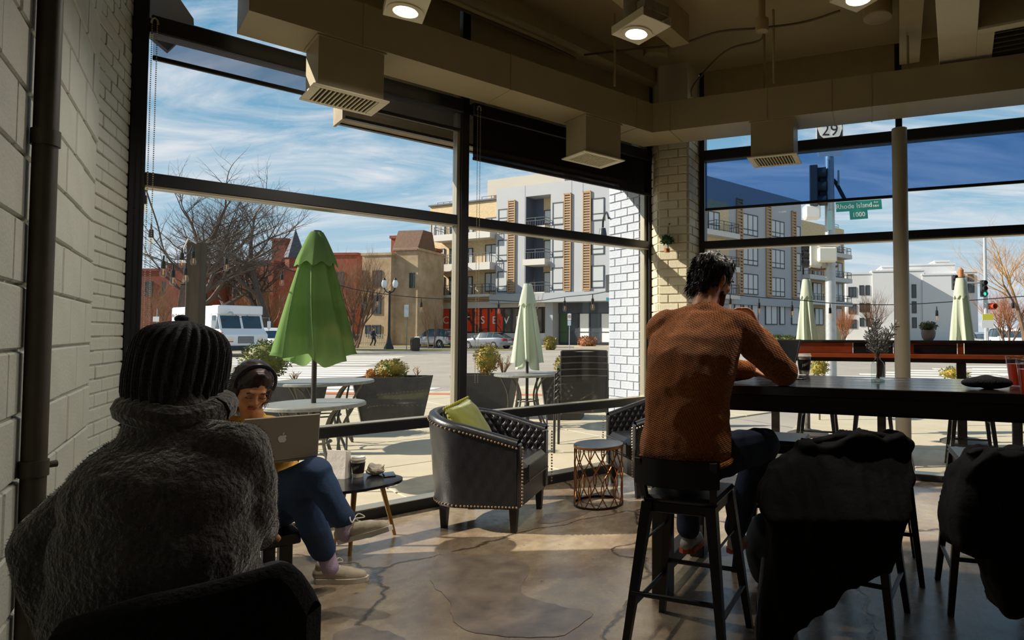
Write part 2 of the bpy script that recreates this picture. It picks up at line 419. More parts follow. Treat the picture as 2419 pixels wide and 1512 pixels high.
for (u0, u1) in ((b1, bm0), (bm1, b2-.08)):
    member(WB, 'floor_sill', u0, u1, 0, .055, -.09, .055); member(WB, 'sill_cap', u0, u1, .055, .063, -.085, .05, M_ALU)
    member(WB, 'transom', u0, u1, ZS['t0'], ZS['t1']); member(WB, 'transom_bead', u0, u1, ZS['t0']-.014, ZS['t0'], -.05, .05, M_ALU)
    member(WB, 'head_bar', u0, u1, ZS['b0']+.02, ZS['b1']); member(WB, 'header', u0, u1, ZS['top'], CEIL, -.06, .1, M_BEAM)
    for z0, z1 in ((.063, ZS['t0']-.014), (ZS['t1'], ZS['b0']+.02), (ZS['b1'], ZS['top'])): pane(WB, u0, u1, z0, z1)
# ------------------------------------------------------------------ roller blinds
M_SCR1 = screen_mat('blind_screen_pale', '8a8c98', .8, (.80, .81, .86)); M_SCR2 = screen_mat('blind_screen_dark', '2a2620', .3, (.45, .42, .40)); M_SCR3 = screen_mat('blind_screen_blue', '23305a', .88, (.44, .60, .82))
M_CHAIN = mat('bead_chain', 'b8ae98', .4, metal=.5)
def blind(fr, u0, u1, zb, m, label, uchain=None, out=-.085):
    t = thing('roller_blind', label, 'blind', fr.pt((u0+u1)/2, out, 0), fr.rz, 'roller blinds on the shop windows'); h = (u1-u0)/2-.006
    MB().bbox((-h, -.03, ZS['b0']), (h, .025, ZS['b1']+.005), .008).build('cassette', M_BLACK, t)
    b = MB(); b.box((-h+.01, -.001, zb), (h-.01, .001, ZS['b0'])); b.build('fabric', m, t, smooth=False)
    MB().bbox((-h+.01, -.012, zb-.028), (h-.01, .012, zb), .005).build('bottom_bar', M_BLACK, t)
    if uchain is not None:
        x = uchain-(u0+u1)/2; c = MB()
        for dx in (-.012, .012):
            z = .95
            while z < ZS['b0']+.05: c.ball((x+dx, -.035, z), .0042, 5, 3); z += .0125
        c.build('bead_chain', M_CHAIN, t, kind='stuff')
        MB().tube([(x-.016, -.035, ZS['b0']+.05), (x-.012, -.035, ZS['b0']+.075), (x, -.035, ZS['b0']+.085), (x+.012, -.035, ZS['b0']+.075), (x+.016, -.035, ZS['b0']+.05)], .006, 6).build('chain_wheel', M_CHAIN, t)
    return t
zr = (FA.z(1130, 362, -.085)+FA.z(1500, 459, -.085))/2
blind(FA, a1, am0+.02, 3.01, M_SCR1, 'nearly raised pale grey roller blind between block wall and mullion', a1+.02)
blind(FA, am1, a2, zr, M_SCR2, 'half lowered black roller blind beside the white brick corner pillar', am1+.05)
blind(FB, b1, bm0, FB.z(1700, 490, -.085), M_SCR3, 'lowered blue tinted roller blind between brick pillar and round column')
blind(FB, bm1, b2-.09, FB.z(2300, 434, -.085), M_SCR3, 'lowered blue tinted roller blind beyond the round column')
# ------------------------------------------------------------------ brick corner pillar inside the room
pm = FB.pt(FB.u(1556, -.36), -.36); FPL = Frame((pm.x, pm.y), (FB.d.x, FB.d.y))
pw = FPL.u(1625); zt = 3.62
poly = [FPL.pt(0), FPL.pt(pw), FPL.pt(pw+.02, .45), cornA+FA.n*.1+Vector((.1, .1, 0)), cornA]
pl = MB(); pl.prism([(p.x, p.y) for p in poly], 0, CEIL); pl = struct(pl.build('wall_corner_pillar', M_MORTD, smooth=False))
PCH = .087
def face_root(name, p, q):
    e = bpy.data.objects.new(name, None); COL.objects.link(e); e.parent = pl; e.location = (p.x, p.y, 0); d = q-p; e.rotation_euler = (0, 0, math.atan2(d.y, d.x)); e.empty_display_size = .05; return e, d.length
for nm, p, q, sd_ in (('face_front', poly[0], poly[1], 2), ('face_right', poly[1], poly[2], 3), ('face_left', poly[4], poly[0], 5)):
    e, wd = face_root(nm, p, q)
    n0 = len(bpy.data.objects)
    brick_face(e, wd, .0, 3.4, PCH, .215, M_PBRICK, d=.012, jt=.011, seed=sd_)
# round column and its base
cp = at(2131, 787, 5.50)
cl = struct(MB().lathe([(.066, 0), (.066, 3.2)], 32).build('trim_column', mat('column_paint', 'a59c86', .5, var=.03))); cl.location = (cp.x, cp.y, 0)
# ------------------------------------------------------------------ ducts
ZD0, ZD1 = 3.2, 3.47
ai = FA.n.dot(onz(1541, 313, ZD0)-FA.o); ao = FA.n.dot(onz(1528, 349, ZD0)-FA.o)
bi = FB.n.dot(onz(1600, 306, ZD0)-FB.o); bo = FB.n.dot(onz(1673, 330, ZD0)-FB.o)
def isect(o1, d1, o2, d2):
    c = d1.x*d2.y-d1.y*d2.x; e = o2-o1; t = (e.x*d2.y-e.y*d2.x)/c; return o1+d1*t
ci = isect(FA.pt(0, ai), FA.d, FB.pt(0, bi), FB.d); co_ = isect(FA.pt(0, ao), FA.d, FB.pt(0, bo), FB.d)
ua = (onz(589, 23, ZD0)-FA.o).dot(FA.d)
da = thing('air_duct', 'long beige rectangular air duct above the left window wall', 'duct', (0, 0, 0), 0, 'beige sheet metal ducts')
P2 = lambda v: (v.x, v.y)
MB().prism([P2(v) for v in (FA.pt(ua, ai), ci, co_, FA.pt(ua, ao))], ZD0, ZD1).build('duct_body', M_DUCT, da, smooth=False)
db = thing('air_duct', 'beige rectangular air duct above the right window wall and round column', 'duct', (0, 0, 0), 0, 'beige sheet metal ducts')
MB().prism([P2(v) for v in (ci, FB.pt(3.1, bi), FB.pt(3.1, bo), co_)], ZD0, ZD1).build('duct_body', M_DUCT, db, smooth=False)
def seam(fr, u, i_, o_, par):
    b = MB(); d = .004
    b.box((u-.006, i_-d, ZD0-d), (u+.006, o_+d, ZD1+d)); ob = b.build('duct_seam', M_DUCT, par, smooth=False); ob.location = fr.o; ob.rotation_euler = (0, 0, fr.rz)
uu = lambda fr, px, py, i_: (onz(px, py, ZD0)-fr.o).dot(fr.d)
for px, py in ((862, 105), (1208, 212), (1506, 302)): seam(FA, uu(FA, px, py, ai), ai, ao, da)
for px, py in ((1582, 309), (1809, 278), (1962, 256), (2057, 241)): seam(FB, uu(FB, px, py, bi), bi, bo, db)
M_GRILLE = M_CREAM
def vent(fr, pxa, pxb, pyb, i_, o_, label, lab_parts=None):
    ua_, ub_ = fr.u(pxa, i_), fr.u(pxb, i_); zb = fr.z(pxa, pyb, i_); c = (ua_+ub_)/2
    t = thing('vent_box', label, 'vent', fr.pt(c, i_, zb), fr.rz, 'vent boxes hanging from the ducts'); h = (ub_-ua_)/2; dp = o_-i_
    vb = MB(); zt_v = ZD0-zb-.001; tk = .004
    for a_, b_ in (((-h, 0, .012), (h, tk, zt_v)), ((-h, dp-tk, .012), (h, dp, zt_v)), ((-h, tk, .012), (-h+tk, dp-tk, zt_v)), ((h-tk, tk, .012), (h, dp-tk, zt_v)), ((-h+tk, tk, zt_v-tk), (h-tk, dp-tk, zt_v))): vb.box(a_, b_)
    vb.build('box', M_DUCT, t, smooth=False)
    MB().box((-h-.012, -.012, ZD0-zb-.012), (h+.012, dp+.012, ZD0-zb-.003)).build('flange', M_DUCT, t, smooth=False)
    fm = MB(); e = .03
    fm.bbox((-h-e, -e, 0), (h+e, .012, .012), .003); fm.bbox((-h-e, dp-.012, 0), (h+e, dp+e, .012), .003)
    fm.bbox((-h-e, .012, 0), (-h+.02, dp-.012, .012), .003); fm.bbox((h-.02, .012, 0), (h+e, dp-.012, .012), .003)
    fm.build('grille_frame', M_GRILLE, t)
    n = max(8, int((2*h-.04)/.024)); lv = MB().bbox((-.0035, .012, -.004), (.0035, dp-.012, .009), .001).mesh('louver'); lv.materials.append(M_GRILLE)
    for k in range(n):
        o = link('louver', lv, t); o.location = (-h+.02+(k+.5)*(2*h-.04)/n, 0, .002); o.rotation_euler = (0, R(12), 0)
vent(FA, 739, 897, 202, ai+.03, ao-.06, 'beige vent box with louvers over the first window bay')
vent(FA, 1382, 1465, 360, ai+.03, ao-.06, 'beige vent box with louvers beside the black blind')
vent(FB, 1776, 1878, 375, bi+.03, bo-.06, 'beige vent box with louvers in front of the right window')
# ------------------------------------------------------------------ ceiling structure
def beam(name, p, q, wd, ht, m=M_BEAM, z=None):
    p = Vector(p); q = Vector(q); b = MB(); b.bar(p, q, wd, ht); return b.build(name, m, CEILING, smooth=False)
def onzz(px, py, z): return onz(px, py, z)
for (pa_, pb_, z, wd, ht) in (((1440, -30), (1608, 108), 3.85, .17, .3), ((2156, -60), (2148, 150), 3.83, .17, .26), ((1000, -40), (1560, 215), 3.95, .22, .24), ((1620, 250), (2200, 165), 3.9, .16, .3)):
    p, q = onz(*pa_, z), onz(*pb_, z); beam('ceiling_beam', p+Vector((0, 0, ht/2)), q+Vector((0, 0, ht/2)), wd, ht)
for z, y in ((3.98, 2.0), (3.98, 3.2), (3.98, 4.4)):
    beam('ceiling_joist', (-2.4, y, z), (4.2, y-.8, z), .09, .2, M_CEIL)
# wide supply duct at the right with its square grille
p0, p1 = onz(2262, -20, 3.5), onz(2262, 190, 3.5); d = (p1-p0).normalized()
rd = thing('air_duct', 'short beige supply duct with a square dark grille near the ceiling', 'duct', p1, math.atan2(d.y, d.x), 'beige sheet metal ducts')
MB().bbox((-1.6, -.13, 0), (.05, .13, .32), .004).build('duct_body', M_CREAM, rd)
MB().box((-.36, -.135, -.003), (-.35, .135, .323)).build('duct_seam', M_CREAM, rd, smooth=False)
sb_ = MB()
for a_, b_ in (((-.9, -.62, .02), (-.12, -.615, .30)), ((-.9, -.135, .02), (-.12, -.13, .30)), ((-.9, -.615, .02), (-.895, -.135, .30)), ((-.125, -.615, .02), (-.12, -.135, .30)), ((-.895, -.615, .295), (-.125, -.135, .30))): sb_.box(a_, b_)
sb_.build('side_box', M_DUCT, rd, smooth=False)
gf = MB()
for a, b in (((-.9, -.62, .0), (-.82, -.13, .02)), ((-.2, -.62, .0), (-.12, -.13, .02)), ((-.82, -.62, .0), (-.2, -.55, .02)), ((-.82, -.24, .0), (-.2, -.13, .02))): gf.bbox(a, b, .002)
gf.build('grille_frame', M_CREAM, rd)
for k in range(7):
    MB().bbox((-.82+.085*k+.03, -.55, .002), (-.82+.085*k+.045, -.24, .012), .001).build('louver', mat('dusty_louver', '4a4233', .7), rd)
# downlights: can, plate, trim, lens and the lamp itself
M_LENS = mat('lamp_lens', 'fff4e6', .4, emit=9.)
M_CAN = mat('galvanised_can', '8f8a78', .45, metal=.3, var=.2, vscale=20)
def downlight(px, py, label, z=3.15, ry=0., full=True):
    p = onz(px, py, z); t = thing('downlight', label, 'ceiling lamp', p, ry, 'recessed can downlights'); r = .098
    MB().lathe([(r, 0), (r*.98, -.006), (.066, -.007), (.052, .022), (.052, .05)], 40, cap=False).build('trim_ring', M_CREAM, t)
    MB().lathe([(0, .024), (.05, .024), (.05, .034), (0, .034)], 24).build('lens', M_LENS, t)
    MB().lathe([(.06, .06), (.075, .05), (.078, .2), (.07, .215), (0, .22)], 28).build('can', M_CAN, t)
    b = MB(); b.bbox((-.11, -.105, .0), (-.064, .105, .004), .001); b.bbox((.064, -.105, 0), (.2, .105, .004), .001); b.bbox((-.064, -.105, 0), (.064, -.064, .004), .001); b.bbox((-.064, .064, 0), (.064, .105, .004), .001); b.bbox((-.11, -.105, .004), (.2, -.1, .05), .001); b.bbox((-.11, .1, .004), (.2, .105, .05), .001); b.build('mounting_plate', M_CREAM, t)
    MB().bbox((.12, -.09, .05), (.2, .09, .11), .003).build('junction_box', M_CAN, t)
    MB().cyl((0, 0, .2), (0, 0, CEIL-z), .008, 8).build('hanger_rod', M_CAN, t)
    l = bpy.data.lights.new('lamp', 'SPOT'); l.energy = LAMP; l.spot_size = R(150); l.spot_blend = .6; l.shadow_soft_size = .05; l.color = (1, .91, .78)
    lo = bpy.data.objects.new('lamp', l); COL.objects.link(lo); lo.parent = t; lo.location = (0, 0, .012)
    return t
LAMP = 85
downlight(958, 26, 'can downlight above the first window bay', ry=R(-60))
downlight(1503, 79, 'can downlight hanging beside the cream ceiling beam', ry=R(-50))
downlight(2028, -4, 'can downlight near the supply duct with the square grille', ry=R(-60))
# conduit, rods, sensor and speakers on the deck
M_CABLE = mat('old_cable', '5b4a2c', .6)
cnd = thing('ceiling_wiring', 'brown electrical cables looping across the ceiling to a junction box', 'cable', (0, 0, 0))
jb = onz(1800, 66, 3.85)
MB().tube(smooth_path([onz(1380, 130, 3.9), onz(1480, 118, 3.9), onz(1600, 105, 3.88), onz(1700, 75, 3.87), jb, onz(1900, 52, 3.88), onz(1985, 25, 3.9)], 6), .009, 6).build('cable', M_CABLE, cnd)
MB().tube(smooth_path([jb, onz(1795, 95, 3.8), onz(1712, 122, 3.8), onz(1640, 200, 3.8), onz(1634, 228, 3.75)], 6), .009, 6).build('cable', M_CABLE, cnd)
MB().lathe([(.05, 0), (.055, .02), (.055, .1), (.03, .11), (.03, CEIL-jb.z+.03)], 20, c=(jb.x, jb.y, jb.z-.03)).build('junction_box', M_BEAM, cnd)
MB().tube(smooth_path([onz(1050, 5, 3.9), onz(1180, 60, 3.9), onz(1300, 110, 3.9), onz(1358, 138, 3.9)], 5), .012, 6).build('cable', M_CABLE, cnd)
for (px, py, lab) in ((2073, 40, 'round cream ceiling speaker near the square grille'), (1548, 133, 'round cream ceiling speaker by the hanging downlight')):
    p = onz(px, py, 3.97); t = thing('ceiling_speaker', lab, 'speaker', p, 0, 'round ceiling speakers')
    MB().lathe([(.115, 0), (.112, -.01), (.085, -.012)], 32, cap=False).build('speaker_ring', M_BEAM, t)
    MB().lathe([(0, -.006), (.085, -.011), (.115, .0), (.115, CEIL-p.z)], 32).build('speaker_cover', M_BEAM, t)
for i, (px, py) in enumerate(((1452, 168), (1806, 205), (1828, 160), (2145, 150))):
    q = onz(px, py, 3.6); o = MB().cyl((q.x, q.y, ZD1), (q.x, q.y, CEIL), .011, 8).build('hanger_rod', M_BEAM); tag(o, ['thin beige hanger rod above the duct beside the black blind', 'thin beige hanger rod below the round junction box', 'thin beige hanger rod beside the junction box cable', 'thin beige hanger rod by the cream supply duct'][i], 'rod', 'thin duct hanger rods')
# pipe and hook on the block wall
pp = FW.pt(FW.u(38), .05)
pip = thing('wall_pipe', 'brown vertical conduit pipe running up the block wall', 'pipe', (pp.x, pp.y, 0))
M_PIPE = mat('brown_pipe', '3b3226', .55, var=.2)
MB().lathe([(.031, 0), (.031, CEIL)], 20).build('pipe', M_PIPE, pip)
for z in (2.72, 1.95, .9): MB().lathe([(.036, z), (.036, z+.05)], 20).build('coupling', M_PIPE, pip)
hk = FW.pt(FW.u(84, .02), .014, FW.z(45, 1112)); hk_t = thing('wall_peg', 'short brown wooden peg sticking out of the block wall', 'peg', hk, FW.rz)
MB().tube([(0, -.002, 0), (0, .03, .003), (-.02, .065, .004)], [.010, .010, .012], 10).build('peg', M_PIPE, hk_t)
# ================================================================== OUTSIDE
M_ASPH = mat('asphalt', '9a9286', .9, var=.12, vscale=.6, bump=.2, bscale=40, detail=8)
M_PAVE = mat('sidewalk_concrete', 'b9ad94', .85, var=.08, vscale=1.5, bump=.15, bscale=30, detail=6)
M_PAINT = mat('road_paint', 'e4e1d8', .8, var=.08, vscale=3)
M_GRASS = mat('winter_grass', 'a08f4e', .95, col2='7d7d3e', vscale=3, bump=.6, bscale=12)
M_TACT = mat('brick_red_paver', 'b5714e', .85, var=.15, vscale=6)
g = MB(); g.box((-220, -60, -.3), (220, 320, -.12)); GROUND = struct(g.build('ground', M_ASPH, smooth=False)); GROUND.location.z = 0
g = MB(); g.box((-220, 4, -.14), (220, 320, -.02))   # roadway surface a kerb below the pavement
ROAD = struct(g.build('floor_roadway', M_ASPH, smooth=False)); ROAD.location.z = 0
# pavement in front of the shop, single slabs
side = sroot('floor_sidewalk', FA.o, FA.rz)
_c = isect(FA.pt(0, 8.6), FA.d, FB.pt(0, 7.2), FB.d); _k = isect(FA.pt(0, .12), FA.d, FB.pt(0, .12), FB.d)
b = MB(); b.prism([(v.x, v.y) for v in (FA.pt(-12, .06), FA.pt(-12, 8.6), _c, FB.pt(8, 7.2), FB.pt(8, .06), cornB, cornA)][::-1], -.12, -.03); struct(b.build('floor_pavement_bed', M_PAVE, smooth=False))
sl = MB().bbox((.006, .006, -.12), (1.494, 1.494, 0), .006).mesh('paving_slab'); sl.materials.append(M_PAVE)
FX = {}
for i in range(-8, 9):
    for j in range(0, 6):
        q = FA.pt(i*1.5, .12+j*1.5); a = FA.pt(i*1.5+.75, .87+j*1.5)
        if (a-FB.o).dot(FB.d) > -2.3+.45*(a-FB.o).dot(FB.n)*0: continue
        o = link('paving_slab', sl, side); o.location = (i*1.5, .12+j*1.5, 0)
side2 = sroot('floor_sidewalk_avenue', FB.o, FB.rz)
for i in range(0, 6):
    for j in range(0, 5):
        a = FB.pt(i*1.5+.75-1.9, .87+j*1.5)
        o = link('paving_slab', sl, side2); o.location = (i*1.5-1.55, .12+j*1.5, .0008)
mb = MB(); mb.bbox((-12, .06, -.12), (12, .12, -.001), .004); o = mb.build('kerb_strip', M_PAVE, side)
mb = MB(); mb.bbox((-2.6, .06, -.12), (6, .12, -.001), .004); o = mb.build('kerb_strip', M_PAVE, side2)
# zebra crossings: one painted bar each
def zebra(p0, p1, n, ln, wd, ang):
    p0 = Vector(p0); p1 = Vector(p1)
    me = MB().box((-ln, -wd/2, -.02), (0, wd/2, -.012)).mesh('crossing_bar', False); me.materials.append(M_PAINT)
    for k in range(n):
        o = link('crossing_bar', me, ROAD); q = p0.lerp(p1, k/(n-1)); o.location = (q.x, q.y, 0); o.rotation_euler = (0, 0, ang)
zebra((-4.8, 14.0, 0), (-11.2, 24, 0), 10, 5.6, .55, R(-8))
zebra((-12.5, 26.5, 0), (-15, 36, 0), 6, 9, .6, R(-6))
zebra((8.2, 17.5, 0), (14.5, 22.5, 0), 6, 4.2, .5, R(-14))
zebra((14.2, 14.5, 0), (17, 25, 0), 7, 4.5, .5, R(-4))
me = MB().box((-9, -.12, -.02), (9, .12, -.012)).mesh('stop_line', False); me.materials.append(M_PAINT)
o = link('stop_line', me, ROAD); o.location = (-9, 40.5, 0); o.rotation_euler = (0, 0, R(-3))
MB().box((-10, 12.9, -.03), (6, 13.3, .004)).build('tactile_strip', M_TACT, side2).parent = None
bpy.data.objects['tactile_strip'].rotation_euler = (0, 0, R(-6)); struct(bpy.data.objects['tactile_strip']); bpy.data.objects['tactile_strip'].name = 'trim_tactile_strip'
# traffic island with grass and far pavement
isl = MB(); isl.prism([(-36, 46), (-12, 47), (-9.5, 48.5), (-12, 51), (-36, 52)], -.12, .02); isl = struct(isl.build('floor_traffic_island', M_PAVE, smooth=False))
MB().prism([(-36, 46.6), (-13, 47.6), (-11, 48.4), (-13, 50.4), (-36, 51.2)], .02, .05).build('grass_strip', M_GRASS, isl, smooth=False)
far = MB(); far.prism([(-60, 57.8), (-8, 57.0), (1.2, 54.5), (4, 56), (60, 104), (60, 200), (-60, 200)], -.12, .12); far = struct(far.build('floor_far_sidewalk', M_PAVE, smooth=False))
MB().prism([(-60, 58.6), (-16, 58.3), (-16, 60.2), (-60, 60.8)], .12, .15).build('grass_strip', M_GRASS, far, smooth=False)
# ------------------------------------------------------------------ shop exterior: pier, canopy, sign, gooseneck lamp
M_XBRICK = mat('white_painted_brick', 'a3a9b3', .55, var=.05, vscale=5, bump=.7, bscale=50, bdist=.006)
M_XMORT = mat('white_brick_joint', 'a3a9b3', .7)
pr = MB(); pr.box((0, 0, 0), (.52, .4, 4.6)); pr = struct(pr.build('wall_outer_pier', M_XMORT, smooth=False))
pr.location = FA.pt(a2+.01, .62); pr.rotation_euler = (0, 0, FA.rz-math.pi/2)
brick_face(pr, .52, .02, 3.5, .09, .215, M_XBRICK, d=.012, jt=.008, seed=9)
M_CANOPY = mat('weathered_canopy', '8c8069', .8, var=.2, vscale=5)
CO = .22; uc0, zc0 = FA.uz(806, 292, CO+.22); uc0 = FA.u(806, CO); cn = thing('shop_canopy', 'weathered steel canopy box hung outside above the window', 'canopy', FA.pt(uc0, CO, 0), FA.rz)
lc = a2-.02-uc0
MB().box((0, 0, zc0), (lc, .03, 4.0)).build('inner_face', M_CANOPY, cn, smooth=False)
MB().box((0, .03, zc0), (lc, .2, zc0+.03)).build('soffit', M_CANOPY, cn, smooth=False)
MB().box((0, .2, zc0-.012), (lc, .24, 4.0)).build('fascia', M_BLACK, cn, smooth=False)
MB().box((0, 0, zc0-.022), (lc, .04, zc0)).build('edge_angle', M_BLACK, cn, smooth=False)
MB().box((-.02, 0, zc0-.03), (0, .24, 4.0)).build('end_plate', M_CANOPY, cn, smooth=False)
pts = [FA.uz(x, y, .5) for x, y in ((336, -60), (385, -55), (456, 48), (457, 66), (396, 123), (350, 85), (336, 70))]
sg = thing('blade_sign', 'black angular sign plate hanging outside beside the window frame', 'sign', FA.pt(pts[0][0], .5, 0), FA.rz)
MB().prism([(u-pts[0][0], z) for u, z in pts][::-1], -.03, .03, Matrix.Rotation(math.pi/2, 4, 'X')).build('plate', mat('sign_black', '23262e', .6), sg, smooth=False)
MB().bar((.05, 0, pts[0][1]), (.05, 0, 4.0), .03).build('hanger', M_BLACK, sg)
gl = FA.pt(a2-.02, .45, 0); zg = 2.33
gn = thing('gooseneck_lamp', 'black gooseneck lamp on the white painted outer pier', 'lamp', FA.pt(a2-.02, .6, 0), FA.rz)
q = at(1424, 545, 7.4)-Vector(gn.location); q = Matrix.Rotation(-FA.rz, 3, 'Z')@q
MB().tube(smooth_path([(0, 0, q.z+.05), (q.x*.4, q.y*.4, q.z+.16), (q.x*.9, q.y*.9, q.z+.13), (q.x, q.y, q.z+.04)], 6), .012, 8).build('arm', M_BLACK, gn)
MB().lathe([(.035, .03), (.04, 0), (.05, -.06), (.075, -.09), (.07, -.09), (.04, -.05)], 20, c=q).build('shade', M_BLACK, gn)
q = at(1434, 670, 7.0); bx_ = thing('wall_speaker', 'small black box fixed to the white painted outer pier', 'speaker', (q.x, q.y, q.z), FA.rz)
MB().bbox((-.01, -.09, -.1), (.13, .02, .1), .006).build('box', M_BLACK, bx_); MB().bbox((.1, -.04, -.03), (.22, .0, .03), .004).build('bracket', M_BLACK, bx_)
# ------------------------------------------------------------------ buildings
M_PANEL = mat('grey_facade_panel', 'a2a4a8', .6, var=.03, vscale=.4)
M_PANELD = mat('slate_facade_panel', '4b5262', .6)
M_BEIGE = mat('buff_brick', 'c9b28a', .85, var=.14, vscale=3, bump=.1, bscale=12, stretch=(1, 1, 4))
M_BROWNB = M_BEIGE
M_WFRAME = mat('dark_window_frame', '2c3138', .5)
M_WPANE = mat('curtained_pane', 'b9bcbc', .1)
M_WPANED = mat('dim_pane', '3f4549', .1)
M_SLAB = mat('balcony_slab', 'c4c0b8', .7)
M_SLAT = mat('timber_slat', 'a98458', .6)
M_RAIL = mat('metal_railing', '4d4f52', .5, metal=.3)
cc = at(1600, 787, 57.)
FL = Frame((cc.x, cc.y), (-.913, .407)); FR = Frame((cc.x, cc.y), (-.716, -.698))
ZB = .1
def rect(fr, x0, x1, y0, y1, out=0.):
    ua_, ub_ = sorted((fr.u(x0, out), fr.u(x1, out))); xm = (x0+x1)/2
    return ua_, ub_, fr.z(xm, y1, out), fr.z(xm, y0, out)
def fbox(root, name, fr, x0, x1, y0, y1, o0, o1, m, z0=None, z1=None, kind=None):
    ua_, ub_, za, zb_ = rect(fr, x0, x1, y0, y1)
    b = MB(); b.box((ua_, o0, za if z0 is None else z0), (ub_, o1, zb_ if z1 is None else z1)); o = b.build(name, m, root, smooth=False, kind=kind); return o
def fwin(root, fr, x0, x1, y0, y1, out=0., vs=(), hs=(), m=None, fw=.09):
    ua_, ub_, za, zb_ = rect(fr, x0, x1, y0, y1); b = MB()
    for a, c in (((ua_, za), (ub_, za+fw)), ((ua_, zb_-fw), (ub_, zb_)), ((ua_, za), (ua_+fw, zb_)), ((ub_-fw, za), (ub_, zb_))): b.box((a[0], out-.02, a[1]), (c[0], out+.07, c[1]))
    for v in vs: x = ua_+(ub_-ua_)*v; b.box((x-fw/2, out-.02, za), (x+fw/2, out+.06, zb_))
    for h in hs: z = za+(zb_-za)*h; b.box((ua_, out-.02, z-fw/2), (ub_, out+.06, z+fw/2))
    o = b.build('window', M_WFRAME, root, smooth=False)
    p = MB(); p.box((ua_+.02, out, za+.02), (ub_-.02, out+.03, zb_-.02)); p.build('pane', m or M_WPANE, o, smooth=False)
def railing(root, fr, x0, x1, y0, y1, out, sides=True, depth=1.3, m=None):
    ua_, ub_, za, zb_ = rect(fr, x0, x1, y0, y1); b = MB(); t = .05
    def run(p, q):
        for z in (za, zb_-.0, zb_-.3): b.bar((*p, z), (*q, z), t, t)
        n = max(2, int((Vector(q)-Vector(p)).length/.9)+1)
        for k in range(n):
            x = p[0]+(q[0]-p[0])*k/(n-1); y = p[1]+(q[1]-p[1])*k/(n-1); b.bar((x, y, za-.1), (x, y, zb_), t, t)
        k_ = max(2, int((Vector(q)-Vector(p)).length/.28))
        for k in range(k_): x = p[0]+(q[0]-p[0])*k/k_; y = p[1]+(q[1]-p[1])*k/k_; b.bar((x, y, za), (x, y, zb_-.3), .02, .02)
    run((ua_, out), (ub_, out))
    if sides: run((ua_, out), (ua_, out-depth)); run((ub_, out), (ub_, out-depth))
    b.build('railing', m or M_RAIL, root, smooth=False)
def louvres(root, fr, x0, x1, y0, y1, out, pitch=.26):
    ua_, ub_, za, zb_ = rect(fr, x0, x1, y0, y1); b = MB(); f = .1
    b.box((ua_, out, za), (ua_+f, out+.12, zb_)); b.box((ub_-f, out, za), (ub_, out+.12, zb_)); b.box((ua_, out, zb_-f), (ub_, out+.12, zb_)); b.box((ua_, out, za), (ub_, out+.12, za+f))
    b.build('screen_frame', M_SLAT, root, smooth=False); s = MB(); z = za+.15
    while z < zb_-.15: s.box((ua_+f, out+.02, z), (ub_-f, out+.1, z+pitch*.5)); z += pitch
    s.build('screen_slats', M_SLAT, root, smooth=False, kind='stuff')
    fwin(root, fr, x0+1, x1-1, y0+3, y1-3, out-.12, m=M_WPANED)
bld = thing('apartment_building', 'grey panelled apartment block with balconies and timber louvre screens', 'building', (0, 0, 0))
def froot(name, fr):
    e = bpy.data.objects.new(name, None); COL.objects.link(e); e.parent = bld; e.location = fr.o; e.rotation_euler = (0, 0, fr.rz); e.empty_display_size = .2; return e
el = froot('street_facade', FL); er = froot('avenue_facade', FR)
uG = FL.u(1170); uE = FL.u(1003); vG = FR.u(1895); vE = FR.u(2003); ZT = 16.85
P3 = lambda v: (v.x, v.y)
mb = MB(); A_, B_, C_ = FL.pt(uG, -1.5), FL.pt(1.6, -1.5)+Vector((0, 0, 0)), FR.pt(vG, -.3)
mb.prism([P3(v) for v in (A_, isect(FL.pt(0, -1.5), FL.d, FR.pt(0, -.3), FR.d), C_, C_+(A_-FL.pt(0, -1.5)))], ZB, ZT-.3); mb.build('core_wall', M_BROWNB, bld, smooth=False)
# street facade, left of the corner: full height piers, slot with balconies, top band
def pier(x0, x1, nm='panel_wall', m=None, z0=None, z1=None, y0=700, y1=700): return fbox(el, nm, FL, x0, x1, y0, y1, -1.55, 0, m or M_PANEL, 4.6 if z0 is None else z0, ZT if z1 is None else z1)
pier(1170, 1240); pier(1299, 1600)
ua_, ub_ = FL.u(1299), FL.u(1240); zt_ = FL.z(1270, 462)
mb = MB(); mb.box((ua_, -1.55, zt_), (ub_, 0, ZT)); mb.build('top_band', M_PANEL, el, smooth=False)
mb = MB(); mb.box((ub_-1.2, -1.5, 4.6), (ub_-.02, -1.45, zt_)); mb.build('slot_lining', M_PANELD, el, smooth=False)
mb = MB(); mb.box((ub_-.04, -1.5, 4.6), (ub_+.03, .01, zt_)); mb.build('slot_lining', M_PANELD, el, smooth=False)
for x in (1238, 1349, 1376, 1449):  # panel joints
    u_ = FL.u(x); mb = MB(); mb.box((u_-.02, -.01, 4.6), (u_+.02, .006, ZT)); mb.build('panel_joint', M_PANELD, el, smooth=False)
for ys in ((494, 524), (567, 617), (641, 690)): fwin(el, FL, 1175, 1198, *ys, hs=(.28,))
for ys in ((478, 531), (561, 608), (632, 685)): fwin(el, FL, 1304, 1331, *ys, hs=(.3,))
for ys in ((468, 521), (558, 601), (627, 680)): fwin(el, FL, 1397, 1427, *ys, hs=(.3,))
louvres(el, FL, 1199, 1216, 474, 692, .05); louvres(el, FL, 1332, 1349, 457, 688, .05); louvres(el, FL, 1377, 1396, 452, 687, .05)
for yd in ((490, 524), (563, 612), (640, 690)): fwin(el, FL, 1266, 1298, *yd, out=-1.35, vs=(.5,), m=M_WPANE)
for (ys, yr) in (((536, 552), (516, 538)), ((613, 627), (590, 613)), ((691, 700), (668, 691))):
    fbox(el, 'balcony_slab', FL, 1240, 1292, *ys, -1.5, .5, M_SLAB); railing(el, FL, 1247, 1291, *yr, .45, True, 1.2)
